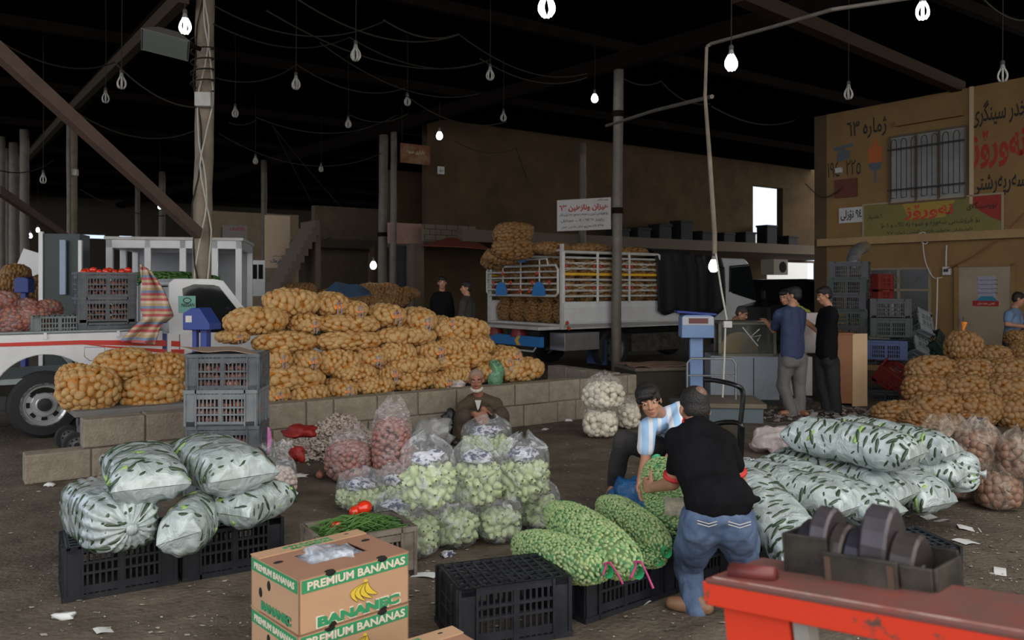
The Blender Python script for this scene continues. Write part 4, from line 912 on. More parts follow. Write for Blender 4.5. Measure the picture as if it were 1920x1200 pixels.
# cab
cz1 = tz(1385, 484)[1]; x1 = xb+.12; xE = tz(1432, 0)[0]
cabp = [(x1, .62), (xE+.02, .62), (xE+.06, 1.10), (xE-.06, 1.35), (xE-.36, cz1-.12), (xE-.52, cz1), (x1, cz1)]
MB().prism(cabp, .12, TW-.2).obj('cab', M_whitep, tk, bevel=.05)
wxa = x1+.44; MB().prism([(wxa, 1.60), (wxa+.1, 1.55), (xE-.12, 1.36), (xE-.38, cz1-.16), (wxa+.02, cz1-.22)], .10, .13).obj('cab_window', M_glassd, tk)
MB().prism([(wxa-.03, 1.58), (wxa-.02, cz1-.18), (xE-.36, cz1-.12), (xE-.34, cz1-.15), (wxa+.01, cz1-.21), (wxa, 1.60)], .09, .115).obj('window_trim', M_black, tk)
MB().bb((xE-.02, -.05, 1.30), (xE+.06, .08, 1.62)).obj('wing_mirror', M_black, tk, bevel=.02)
MB().bb((x1, .16, .40), (xE, .6, .64)).obj('cab_step', M_black, tk)
# black tarpaulin thrown over the forward load
tb = thing('load_frame', '', '', (0, 0, 0)); bpy.data.objects.remove(tb)
def tarpf(u, v):
    x = xc-.12+(x1-xc+.16)*u
    prof = [(-.06, -.14), (-.05, .35), (-.03, .75), (.05, 1.0), (.6, 1.08), (1.2, 1.12), (TW+.03, .98), (TW+.06, .0)]
    k = v*(len(prof)-1); i = min(int(k), len(prof)-2); f_ = k-i; y = prof[i][0]*(1-f_)+prof[i+1][0]*f_; z = prof[i][1]*(1-f_)+prof[i+1][1]*f_
    z = ZP-.05+z*(ZT-ZP+.12)-.30*(u-.35 if u > .35 else 0)*(1 if v > .3 else .3)*(.55)-(.22*math.sin(u*3.1)**2+.1*math.sin(u*17) if v < .08 else 0)
    return (x, y-.05*noise.noise(Vector((u*9, v*1.2, 2)))*(1 if v < .45 else .3)-.02*math.sin(u*29+v*2+3*noise.noise(Vector((u*3, v, 0))))-.05, z+.03*noise.noise(Vector((u*6, v*6, 0))))
tp_ = MB().grid(tarpf, 60, 28).obj('tarpaulin', M_tarp, None, TRF.o, AV, smooth=True, solid=.012)
tag(tp_, 'black tarpaulin draped over the front of the truck bed', 'tarpaulin')
MB().bb((xc+.05, .08, ZBt+.1), (x1-.12, TW-.1, ZT-.15)).obj('load_box', M_black, tk)
# pale windshield edge of another vehicle on the ledge behind, dark car behind counter
car = thing('dark_car', 'dark car parked behind the men at the counter', 'car', G(1500, 690, 0)+Vector((0, 0, 0)), AV)
car.location = P(1560, 700, 18.6*K); car.location.z = 0; car.scale = (1.12, 1.1, 1.14)
cz = 1.0*K
MB().prism([(-2.1, .35), (2.2, .35), (2.25, 1.0), (1.25, 1.12), (.55, 1.62), (-.9, 1.66), (-1.6, 1.20), (-2.15, 1.1)], 0, 1.7).obj('car_body', mat('dark_car_paint', (.016, .016, .018), .25), car, bevel=.05)
MB().prism([(-1.45, 1.2), (1.12, 1.14), (.50, 1.56), (-.85, 1.60)], -.01, .02).obj('car_window', M_glassd, car)
for x in (-1.35, 1.4): wheel(car, (x, .1, .33), .33, .22, True, 1, mt=M_steel)
# ------------------------------------------------------------------ white glazed kiosk trailer beyond the pickup
KF = Frame((P(195, 0, 15*K).x, 15*K), 0)
ks = thing('glazed_kiosk', 'white glazed kiosk with empty panes behind the pickup cab', 'kiosk', P(206, 0, 13.4*K)*1, R(12)); ks.location.z = 0
KK = Frame(ks.location, R(12))
kx1, kzt = KK(448, 455); kzt = KK(300, 450)[1]; kd = 1.9; pw = .11
k = MB()
for x in (0, kx1*.29, kx1*.56, kx1*.81, kx1-pw*.0):
    for y in ((0, kd) if x in (0, kx1-pw*.0) else (0,)): k.bb((x-pw/2, y-.05, 0), (x+pw/2, y+.05, kzt))
for z in (.45, kzt-.06): k.bb((-pw/2, -.05, z-.09), (kx1+pw/2, .05, z+.06)); k.bb((-pw/2, kd-.05, z-.09), (kx1+pw/2, kd+.05, z+.06)); k.bb((-pw/2, 0, z-.09), (pw/2, kd, z+.06)); k.bb((kx1-pw/2, 0, z-.09), (kx1+pw/2, kd, z+.06))
k.bb((-pw/2, kd*.5-.05, 0), (pw/2, kd*.5+.05, kzt)); k.obj('kiosk_frame', M_whitep, ks, bevel=.01)
MB().bb((-.08, -.08, kzt), (kx1+.08, kd+.08, kzt+.05)).obj('kiosk_roof', M_whited, ks)
MB().bb((0, kd-.02, .45), (kx1, kd+.03, kzt-.05)).bb((kx1*.62, .3, .45), (kx1*.65, kd, kzt-.1)).obj('kiosk_back_panel', mat('grey_panel', (.40, .42, .45), .6, c2=(.33, .34, .37), ns=.8), ks); MB().bb((0, 0, .36), (kx1, kd, .42)).obj('kiosk_floor', M_whited, ks)
MB().bb((0, 0, .0), (kx1, .04, .42)).obj('kiosk_skirt', M_whited, ks)
# ------------------------------------------------------------------ crates
def crate_meshes(L, W_, Hh, m, key, solid=True, nb=13):
    def side(L_, n):
        b = MB(); t = .012; c = .085 if solid else .04
        b.bb((-L_/2, -t/2, 0), (L_/2, t/2, .035)); b.bb((-L_/2-.006, -t/2-.010, Hh-.028), (L_/2+.006, t/2+.004, Hh))
        for s in (-1, 1): b.bb((s*L_/2, -t/2, 0), (s*(L_/2-c), t/2, Hh)); b.bb((s*(L_/2-c), -t/2-.010, 0), (s*(L_/2-c-.012), t/2, Hh)); b.bb((s*(L_/2-.0), -t/2-.008, 0), (s*(L_/2-.014), t/2, Hh))
        for k in (1, 2, 3): z = .035+(Hh-.063)*k/4; b.bb((-L_/2+c, -t/2-.007, z-.007), (L_/2-c, t/2, z+.007)) if k != 3 or not solid else b.bb((-L_/2+c, -t/2-.004, z+.01), (L_/2-c, t/2, z+.05))
        w = (L_-2*c)
        for k in range(1, n): x = -w/2+w*k/n; b.bb((x-.0055, -t/2+.001, .03), (x+.0055, t/2-.001, Hh-.02))
        b.bb((-.012, -t/2-.006, .03), (.012, t/2, Hh-.02))
        return b
    e = []
    for d, n in ((L, nb*1), (W_, 8)):
        e.append(side(d, n*1).mesh('crate_side_'+key, m))
    b = MB()
    for k in range(11): x = -L/2+L*(k+.5)/11; b.bb((x-.007, -W_/2, 0), (x+.007, W_/2, .012))
    for k in range(7): y = -W_/2+W_*(k+.5)/7; b.bb((-L/2, y-.007, .002), (L/2, y+.007, .014))
    b.bb((-L/2, -W_/2, 0), (L/2, -W_/2+.03, .014)).bb((-L/2, W_/2-.03, 0), (L/2, W_/2, .014)).bb((-L/2, -W_/2, 0), (-L/2+.03, W_/2, .014)).bb((L/2-.03, -W_/2, 0), (L/2, W_/2, .014))
    for s in (-1, 1):   # diagonal ribs
        for k in range(-2, 4): b.cyl((-L/2+.1*k+.02, -W_/2*s, .007), (-L/2+.1*k+.02+W_*.9, W_/2*s, .007), .005, n=4) if -L/2 < -L/2+.1*k+.02 < L/2-W_*.9 else None
    e.append(b.mesh('crate_base_'+key, m)); return e, (L, W_, Hh)
CR = {}
def crate(kind, m, label, loc, rz, inv=False, dims=(.57, .39, .29), group=None, rot=None, solid=True):
    key = kind
    if key not in CR: CR[key] = crate_meshes(*dims, m, key, solid)
    (sl, ss, bs_), (L, W_, Hh) = CR[key]
    t = thing('plastic_crate', label, 'crate', loc, rz, group, rot)
    z0, sc = (Hh, -1) if inv else (0, 1)
    for (x, y, a, me) in ((0, -W_/2+.006, 0, sl), (0, W_/2-.006, 180, sl), (L/2-.006, 0, 90, ss), (-L/2+.006, 0, -90, ss)):
        o = link('side_panel', me, t, (x, y, z0), R(a)); 
        if inv: o.scale = (1, 1, -1)
    o = link('base_grid', bs_, t, (0, 0, z0))
    if inv: o.scale = (1, 1, -1)
    return t
def corner(pf, a, dims=(.57, .39, .29)):   # centre of a crate whose front-left bottom corner is pf
    x = Vector((math.cos(a), math.sin(a), 0)); y = Vector((-math.sin(a), math.cos(a), 0)); return pf+x*dims[0]/2+y*dims[1]/2
CH = .29
a1 = R(31); crate('black', M_crate, 'black upturned crate at the far left under cucumber bags', corner(G(119, 1131), a1), a1, True)
crate('black', M_crate, 'black upturned crate second from left, under cucumber bags', corner(G(345, 1091), a1), a1, True)
a3 = R(20); crate('black', M_crate, 'empty black upturned crate in the middle foreground', corner(G(1070, 1192)-Vector((math.cos(a3), math.sin(a3), 0))*.57, a3), a3, True)
a4 = R(38); c4 = corner(G(1098, 1170), a4); crate('black', M_crate, 'black upturned crate under the green net sacks', c4, a4, True)
c4b = c4+Vector((math.cos(a4), math.sin(a4), 0))*.59; crate('black', M_crate, 'black upturned crate behind the crouching man in denim', c4b, a4, True)
a5 = R(28); 
crate('black', M_crate, 'black crate under the nearest right hand cucumber bag', corner(G(1397, 1063), a5), a5, True)
crate('black', M_crate, 'black crate under the rightmost cucumber bag end', corner(G(1690, 966), a5), a5, True)
crate('black', M_crate, 'black crate behind the iron weights under cucumber bags', corner(G(1590, 1010), a5), a5, True)
crate('black', M_crate, 'black crate hidden deeper under the right cucumber bags', corner(G(1560, 950), a5), a5, True)
crate('black', M_crate, 'black crate standing right of the iron weights', corner(G(1620, 1135), R(8)), R(8), True)
crate('black', M_crate, 'black crate low behind the cucumber bags at right', corner(G(1480, 975), a5), a5, True)
# stack of four beside the wall
a6 = R(4); c6 = G(345, 936); c6 = corner(c6, a6)
names = ['bottom grey crate of the onion stack before the block wall', 'grey crate second from bottom in the onion stack', 'dusty pale grey crate second from top in the onion stack', 'topmost grey crate of the onion stack, cardboard on it']
def fill(loc, rz, m, label, cat, dims=(.57, .39, .29), r=.034, top=.8, seed=1, item='onions', n=(9, 6)):
    g = np.random.default_rng(seed); mb = MB(); v0, f0 = ICO[1]; V_, F_ = [], []; q = 0
    L, W_, Hh = dims
    for k in range(int(Hh*top/(r*1.75))):
        for i in range(n[0]):
            for j in range(n[1]):
                if 0 < i < n[0]-1 and 0 < j < n[1]-1 and k < int(Hh*top/(r*1.75))-1: continue
                c = np.array([(-L/2+.05)+(L-.1)*(i+.5*(k % 2)*.6)/(n[0]-1), (-W_/2+.05)+(W_-.1)*j/(n[1]-1), .04+r*1.75*k])+g.normal(size=3)*.006
                V_.append(v0*np.array([r*1.05, r, r])*(1+.12*g.normal())+c); F_.append(f0+q); q += len(v0)
    mb.v = np.vstack(V_).tolist(); mb.f = np.vstack(F_).tolist(); mb.n = q
    o = mb.obj(item, m, None, loc, rz, smooth=True); tag(o, label, cat, kind='stuff')
for k in range(4):
    crate('grey' if k != 2 else 'greydust', M_crateg if k != 2 else M_crateg2, names[k], c6+Vector((.008*(k % 2), .006*k, CH*k)), a6+R([0, 1.5, -1.2, 1][k]))
    if k > 0: fill(c6+Vector((0, .006*k, CH*k)), a6, M_onionr, 'red brown onions seen through the '+['', 'second lowest', 'dusty third', 'top'][k]+' crate of the stack', 'onions', seed=k)
cb = MB().grid(lambda u, v: (-.31+.60*u, -.20+.40*v, .03*math.sin(u*5)*v+.012*math.sin(u*9+2)+.04*(1-v)*(1-u)**2), 14, 8).obj('cardboard_sheet', mat('old_cardboard', (.30, .21, .15), .9), None, c6+Vector((-.01, .02, CH*4+.01)), a6, solid=.006)
tag(cb, 'curled brown cardboard sheet lying on the onion crate stack', 'cardboard')
# three crates of tomatoes and onions in the pickup bed
ap = AV; c7 = PKF.o+PKF.d*(pk_(152, 0)[0]+.30)+U*.34
hz = .275*K
for k in range(4):
    crate('greybig', M_crateg, ['lowest crate of the pickup stack, mostly sunk in the bed', 'third crate from the top of the pickup stack', 'middle crate of the visible stack in the pickup bed', 'topmost crate in the pickup bed, heaped with tomatoes'][k], c7+Vector((0, 0, .69+hz*k)), ap+R([0, 1, -1, .5][k]), dims=(.62, .45, hz))
    if k: fill(c7+Vector((0, 0, .69+hz*k)), ap, M_onionr, 'dark red tomatoes seen through the '+['', 'third', 'middle', 'topmost'][k]+' pickup crate', 'tomatoes', (.62, .45, hz), seed=20+k, item='tomatoes')
tm = MB().ell((0, 0, 0), (.042, .042, .035), sub=2).mesh('tomato', M_tomato, True); stm = MB()
for k in range(5): a = k*1.256; stm.cyl((0, 0, .032), (.02*math.cos(a), .02*math.sin(a), .036), .003, .001, 4)
stm = stm.mesh('tomato_stem', M_leaf)
def tomato(p, s, label, rot=(0, 0, 0)):
    t = thing('tomato', label, 'tomato', p, group=None, rot=rot, scale=(s, s, s)); link('flesh', tm, t); link('stem', stm, t); return t
for i in range(9):
    q = c7+V*(-.24+.06*i)+U*(-.12+.06*(i*7 % 4))+Vector((0, 0, .69+hz*4+.0+.012*(i % 3)))
    t = tomato(q, 1.05, 'red tomato on the pickup crates, %s in the row' % nth(i, 9), (rnd.uniform(-1, 1), rnd.uniform(-1, 1), 0)); t['group'] = 'tomatoes heaped on the pickup crates'
# striped cloth hung over the crates
def cloth(u, v):
    # u along width, v downwards
    py = 503+v*140; ys = [503, 540, 585, 600, 615, 643]; px = np.interp(py, ys, [264, 266, 264, 270, 252, 226])*(1-u)+np.interp(py, ys, [284, 308, 325, 308, 298, 291])*u; py += (u-.5)*14*(1 if py < 600 else .4)
    Yc = PKF.Y(285)*1.0-.25+.05*math.sin(u*11+v*4)-.10*v
    return P(px, py, Yc+.03*math.sin(v*14+u*5))
mb = MB().grid(cloth, 26, 34); a_ = Vector(mb.v[0]); mb.v = [tuple(Vector(q)-a_) for q in mb.v]
tag(mb.obj('striped_cloth', M_blanket, None, a_, smooth=True, solid=.02), 'red, blue and yellow striped woven cloth hanging beside the pickup cab', 'cloth')
# leafy greens on the kiosk floor behind the cab
gl = lumps((.75, .3, .12), 2.2, .05, (.06, .03, .008), 5, M_leaf, 'greens', orient='any', sub=1, nmax=260, core=.85)
tag(link('leafy_greens', gl, None, P(316, 523, 11.3*K), rot=(0, 0, AV)), 'heap of leafy green herbs behind the pickup cab roof', 'greens', kind='stuff')
# grey crate lying in the bed
crate('greydust', M_crateg2, 'pale grey crate lying in the pickup bed', PKF.o+PKF.d*(pk_(116, 0)[0])+U*.35+Vector((0, 0, rb-.12)), AV, True)
# ------------------------------------------------------------------ potato sacks
SA = (.315, .215, .125)
SV = []
def make_sack(seed, m_item, m_net, SA=SA):
    it = lumps(SA, 2.35, .061, (.047, .037, .034), seed, m_item, 'potatoes_%d' % seed, inset=.55, core=.66, nmax=170, jit=.25)
    sh = shell([x*1.0 for x in SA], 2.35, m_net, 'sack_net_%d' % seed, seed, .010, fold=.012, pinch=.0, nu=40, nv=26)
    te = MB()   # hem ears at the ends and the tie string
    for s in (1,):
        w = SA[1]*.30
        te.add([(s*SA[0]*.97, -w, .02), (s*SA[0]*.97, w, .02), (s*(SA[0]*1.06), w*.8, -.02), (s*(SA[0]*1.06), -w*.8, -.03), (s*SA[0]*.97, -w, -.02), (s*SA[0]*.97, w, -.02)], [(0, 1, 2, 3), (5, 4, 3, 2)])
    te = te.mesh('sack_hem', M_netedge)
    st = MB().tube([(SA[0]*1.0, 0, .02), (SA[0]*1.05, .02, .05), (SA[0]*1.07, .03, .0), (SA[0]*1.05, .035, -.06), (SA[0]*1.08, .02, -.10)], .006, 5).tube([(SA[0]*1.0, 0, .02), (SA[0]*1.05, -.02, .03), (SA[0]*1.08, -.015, -.08)], .005, 5).mesh('sack_tie', M_string)
    return it, sh, te, st
SV = [make_sack(s, M_potato, M_net) for s in (1, 2, 3, 4, 5)]
SAF = (.315, .215, .092)
SVF = [make_sack(s, M_potato, M_net, SAF) for s in (31, 32, 33)]
SAT = (.30, .22, .20)
SVT = [make_sack(s, M_potato, M_net, SAT) for s in (21, 22, 23)]
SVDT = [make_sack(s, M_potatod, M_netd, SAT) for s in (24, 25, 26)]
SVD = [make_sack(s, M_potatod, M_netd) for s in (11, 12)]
def sack(meshes, label, loc, rot, scale, group, tie=False):
    t = thing('potato_sack', label, 'potato sack', loc, group=group, rot=rot, scale=scale)
    q = link('potatoes', meshes[0], t); q['kind'] = 'stuff'
    link('net', meshes[1], t); link('hem', meshes[2], t)
    if tie: link('tie_string', meshes[3], t)
    return t
ROWS = [
 [(435, 140, 300, 150, 'w'), (645, 150, 180, 130, 'e'), (755, 178, 160, 95, 'e')],
 [(235, 242, 340, 150, 'w'), (495, 255, 170, 115, 'E'), (745, 258, 340, 105, 'w'), (945, 215, 200, 130, 'E'), (1125, 235, 180, 130, 'e')],
 [(105, 330, 170, 70, 'e'), (400, 360, 345, 115, 'w'), (750, 352, 370, 108, 'w'), (1065, 325, 315, 100, 'w'), (1245, 248, 90, 70, 'e'), (1370, 290, 290, 132, 'w')],
 [(325, 455, 175, 140, 'E'), (495, 455, 165, 120, 'E'), (690, 470, 235, 140, 'w'), (850, 440, 175, 115, 'E'), (1015, 420, 195, 118, 'w'), (1180, 400, 155, 98, 'e'), (1320, 392, 185, 105, 'w'), (1450, 378, 180, 88, 'w'), (1600, 420, 130, 78, 'e')],
 [(430, 558, 350, 135, 'w'), (780, 528, 230, 110, 'w'), (945, 530, 120, 90, 'e'), (1110, 485, 285, 98, 'w'), (1370, 458, 300, 104, 'w'), (1560, 470, 140, 90, 'e')],
 [(325, 645, 168, 125, 'E'), (520, 645, 220, 105, 'w'), (690, 615, 172, 118, 'E'), (885, 598, 215, 112, 'w'), (1090, 572, 225, 112, 'w'), (1225, 570, 125, 104, 'e'), (1340, 540, 145, 90, 'w'), (1480, 520, 125, 112, 'E'), (1690, 510, 262, 130, 'w')]]
RN = ['topmost row', 'second row down', 'third row down', 'fourth row down', 'fifth row down', 'bottom row']
i_ = 0
def place_sack(px, py, w, h, o, Y, label, group, meshes, fa=AV):
    global i_
    i_ += 1; s = F/Y; a = (px-960)/F; z = H-(py-HY)/F*Y
    hh = h/s/2*.97/SA[2]; f_ = (math.cos(fa)-a*math.sin(fa))
    if o == 'w': sx = w/s/2/SA[0]/f_*1.03; sy = .95; rz = fa
    else: sx = .95; sy = w/s/2/SA[1]/f_*1.0; rz = fa-R(90)
    g = random.Random(i_)
    if hh > 1.28:
        hh *= SA[2]/SAT[2]; meshes = SVDT[0] if meshes in SVD else SVT[i_ % 3]
    elif hh < .86 and meshes in SV: hh *= SA[2]/SAF[2]; meshes = SVF[i_ % 3]
    return sack(meshes, label, P(px, py, Y), (g.uniform(-.05, .05), g.uniform(-.06, .06), rz+g.uniform(-.09, .09)), (sx, sy, hh), group, tie=(o in 'Ee'))
for ri, row in enumerate(ROWS):
    for ci, (zx, zy, w, h, o) in enumerate(row):
        px = 400+zx/2.954; py = 520+zy/2.954; w /= 2.954; h /= 2.954
        wy = WF.Y(px); Y = wy+.42+(.02 if o == 'w' else .10)
        for _ in range(3): z = H-(py-HY)/F*Y; Y = wy+.46+(.0 if o == 'w' else .10)+max(0, z-.6)*.42
        place_sack(px, py, w*1.0, h*1.03, o, Y, 'potato sack in the big pile, %s, %s' % (RN[ri], nth(ci, len(row))), 'sacks in the big potato pile', SV[(ri*3+ci) % 5])
# second wave of sacks hidden just behind keeps the pile solid when seen from the side
# small pile on the flat cart at the left
CF = Frame((P(140, 0, 7.6*K).x, 7.6*K), R(36)); ct = thing('flat_cart', 'grey flat handcart under the small potato pile', 'cart', CF.o, CF.a)
zc = CF(200, 768)[1]; ce = CF(350, 0)[0]
MB().bb((0, 0, zc-.06), (ce, .62, zc)).obj('cart_deck', mat('grey_cart_wood', (.15, .15, .16), .8, c2=(.22, .2, .18), ns=4), ct, bevel=.01)
MB().bb((.02, .02, zc-.14), (ce-.02, .05, zc-.06)).bb((.03, .02, .15), (.07, .08, zc-.06)).bb((ce-.1, .02, .15), (ce-.05, .08, zc-.06)).obj('cart_frame', mat('grey_cart_steel', (.12, .12, .13), .6), ct)
for x in (.02, ce-.15):
    for y in (.04, .55): wheel(ct, (x, y, .13), .13, .05, True, 1, mt=M_steel)
LS = [(285, 737, 125, 72, 'w', .28, 'front right'), (167, 730, 125, 86, 'w', .22, 'front left'), (140, 714, 75, 66, 'w', .45, 'leftmost, leaning'), (232, 684, 118, 62, 'w', .42, 'upper middle'), (313, 692, 84, 62, 'w', .45, 'upper right'), (230, 712, 90, 56, 'w', .62, 'shadowed middle one behind')]
for k, (px, py, w, h, o, dy, nm) in enumerate(LS):
    place_sack(px, py, w, h*1.03, o, CF.Y(px)+dy*.8+.08, 'orange net potato sack on the flat handcart, %s' % nm, 'sacks on the handcart', SV[k % 5])
# right pile
RP = [[(955, 705, 190, 180, 'e', 1.1), (1145, 765, 200, 125, 'w', 1.0), (1300, 655, 130, 95, 'w', 1.2), (1330, 740, 130, 130, 'w', .9)],
      [(760, 850, 300, 155, 'w', .6), (1010, 850, 240, 140, 'w', .55), (1250, 870, 270, 170, 'w', .5)],
      [(720, 970, 270, 160, 'w', .3), (960, 970, 280, 165, 'w', .28), (1240, 985, 280, 180, 'w', .25)],
      [(540, 1110, 270, 120, 'w', .12), (780, 1085, 300, 170, 'w', .0), (1040, 1090, 280, 180, 'w', .0), (1280, 1110, 260, 190, 'w', .0)],
      [(700, 1150, 250, 110, 'w', -.1), (950, 1180, 280, 130, 'w', -.2)]]
RN2 = ['topmost row', 'second row', 'third row', 'fourth row', 'lowest front row']
for ri, row in enumerate(RP):
    for ci, (zx, zy, w, h, o, dy) in enumerate(row):
        px = 1520+zx/3.333; py = 440+zy/3.333; w /= 3.333; h /= 3.333
        Yp_ = 9.4*K+dy; sp_ = F/Yp_; g_ = random.Random(ri*10+ci); i_ += 1
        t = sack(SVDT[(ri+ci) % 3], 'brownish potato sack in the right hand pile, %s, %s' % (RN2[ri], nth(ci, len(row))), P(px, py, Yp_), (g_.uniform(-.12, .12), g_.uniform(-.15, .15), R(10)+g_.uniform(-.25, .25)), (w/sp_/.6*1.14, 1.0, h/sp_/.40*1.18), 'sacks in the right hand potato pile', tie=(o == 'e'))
        if ri == 0 and ci == 0:
            nk = MB().lathe([(.07, -.02), (.035, .05), (.022, .11), (.04, .16), (.05, .19), (0, .19)], None, 12, (-.05, 0, SA[2]*.9)).obj('gathered_neck', M_netedge, t, smooth=True)
# load in the truck
TG = 'sacks loaded inside the truck cage'; TL = 'orange net potato sack packed inside the barred truck cage'
def tloc(x, y, z): return TRF.o+V*x+U*y+Vector((0, 0, z))
g = random.Random(9); hz_ = .43; LN = ['lowest', 'middle', 'top']
for k in range(3):
    z = ZBt+.10+hz_*(k+.5)
    for j in range(5):
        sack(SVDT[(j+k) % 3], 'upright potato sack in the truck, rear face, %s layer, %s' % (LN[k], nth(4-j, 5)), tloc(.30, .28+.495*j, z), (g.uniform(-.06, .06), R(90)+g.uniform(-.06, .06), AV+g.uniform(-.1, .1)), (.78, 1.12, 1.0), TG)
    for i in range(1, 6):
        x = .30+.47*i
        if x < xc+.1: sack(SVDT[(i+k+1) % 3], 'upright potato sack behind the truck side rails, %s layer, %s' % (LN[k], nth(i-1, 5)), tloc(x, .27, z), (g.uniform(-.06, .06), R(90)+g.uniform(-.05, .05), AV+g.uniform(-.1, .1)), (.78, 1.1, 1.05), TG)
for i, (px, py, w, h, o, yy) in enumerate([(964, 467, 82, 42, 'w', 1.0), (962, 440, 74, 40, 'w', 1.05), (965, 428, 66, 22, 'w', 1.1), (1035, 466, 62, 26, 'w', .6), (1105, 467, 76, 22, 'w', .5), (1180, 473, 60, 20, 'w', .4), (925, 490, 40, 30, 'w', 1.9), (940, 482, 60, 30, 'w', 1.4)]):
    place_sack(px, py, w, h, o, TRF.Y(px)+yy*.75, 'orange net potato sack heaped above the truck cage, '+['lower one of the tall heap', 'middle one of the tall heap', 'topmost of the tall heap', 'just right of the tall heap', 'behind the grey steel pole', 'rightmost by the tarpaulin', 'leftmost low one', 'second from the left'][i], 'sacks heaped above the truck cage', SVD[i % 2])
# far piles
FP = [(425+i*1, 0, 0, 0) for i in range(0)]
g = random.Random(4)
for i in range(13):
    px = 555+i*17+g.uniform(-4, 4); py = 548+g.uniform(-6, 10); Y = 15.5*K+g.uniform(0, 1)
    if 600 < px < 690: py += 10
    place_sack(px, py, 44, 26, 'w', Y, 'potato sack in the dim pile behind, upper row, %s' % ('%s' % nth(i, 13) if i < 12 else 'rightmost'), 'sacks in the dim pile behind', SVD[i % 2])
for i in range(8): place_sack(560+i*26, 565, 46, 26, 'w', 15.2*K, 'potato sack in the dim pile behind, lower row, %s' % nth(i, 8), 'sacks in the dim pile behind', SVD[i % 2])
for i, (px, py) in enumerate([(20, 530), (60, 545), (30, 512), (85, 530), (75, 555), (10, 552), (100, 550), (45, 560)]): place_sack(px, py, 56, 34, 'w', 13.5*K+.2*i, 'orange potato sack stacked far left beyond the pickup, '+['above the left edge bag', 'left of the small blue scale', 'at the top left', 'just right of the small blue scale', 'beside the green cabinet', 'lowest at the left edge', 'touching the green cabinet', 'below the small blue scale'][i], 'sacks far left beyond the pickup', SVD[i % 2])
btp = MB().grid(lambda u, v: (-.42+.84*u, -.4*v, .26*min(1, 2.6*min(u, 1-u)+.25)*(1-v*.85)+.03*math.sin(u*8)), 16, 8).obj('blue_sheet', M_btarp, None, P(650, 558, 13.6*K), AV*.3, solid=.01)
tag(btp, 'dull blue sheet spread over sacks behind the big pile', 'sheet')
# ------------------------------------------------------------------ cucumber bags
def pil(t, ph, a, b, c, grow=0.):
    """point on a stuffed pillow bag: full width to the flat sealed end, thickness pinching out"""
    u_ = abs(t); h = max(0., 1-u_**4.5)**.55; w = 1-.10*u_**3+.05*u_**12
    return Vector((t*a, (b*w+grow)*math.copysign(abs(math.cos(ph))**.85, math.cos(ph))*(1-.10*h*(1-u_)), (c*h+grow*.8)*math.copysign(abs(math.sin(ph))**.9, math.sin(ph))))
def pil_shell(a, b, c, seed, m):
    nu, nv = 72, 56; vs = []
    for j in range(nv+1):
        t = -1+2*j/nv; t = math.copysign(abs(t)**.8, t)
        for i in range(nu):
            q = pil(t, 2*math.pi*i/nu, a, b, c, .002); e = max(0, abs(t)-.45)/.55
            k = noise.noise(q*7+Vector((seed, 0, 0)))*.014+noise.noise(q*17+Vector((0, seed, 0)))*.007+.010*e*(1-e**6)*math.sin(q.y*75+seed+4*noise.noise(q*5))
            n_ = Vector((0, q.y/b/b, q.z/c/c)); n_ = n_.normalized() if n_.length > 1e-6 else Vector((0, 0, 1)); vs.append(q+n_*k*(1 if abs(t) < .97 else .2))
    mb = MB(); mb.add(vs, [(j*nu+i, (j+1)*nu+i, (j+1)*nu+(i+1) % nu, j*nu+(i+1) % nu) for j in range(nv) for i in range(nu)]); return mb.mesh('skin', m, True)
def pil_lumps(a, b, c, sp, dims, seed, m, inset, nmax, sub=2):
    g = np.random.default_rng(seed); acc = np.zeros((0, 3)); V_, F_ = [], []; v0, f0 = ICO[sub]; n_ = 0
    for _ in range(5000):
        t = g.uniform(-.93, .93); ph = g.uniform(0, 6.283); p = pil(t, ph, a, b, c); pa = np.array(p)
        if len(acc) and ((acc-pa)**2).sum(1).min() < sp*sp: continue
        acc = np.vstack([acc, pa]); du = pil(t+.02, ph, a, b, c)-p; dv = pil(t, ph+.05, a, b, c)-p; N = np.array(du.cross(dv).normalized())
        if N.dot(pa) < 0: N = -N
        x = np.cross(N, [1, 0, 0])+g.normal(size=3)*.32; x -= N*x.dot(N); x /= np.linalg.norm(x); y = np.cross(x, N); d = np.array(dims)*(1+.3*(g.random()-.5)*2)
        V_.append((v0*d) @ np.stack([x, y, N], 1).T+pa-N*d[1]*(inset+.15*g.normal()*.6)); F_.append(f0+n_*len(v0)); n_ += 1
        if n_ >= nmax: break
    mb = MB(); mb.v = np.vstack(V_).tolist(); mb.f = np.vstack(F_).tolist(); mb.n = len(mb.v); return mb.mesh('cucumbers', m, True)
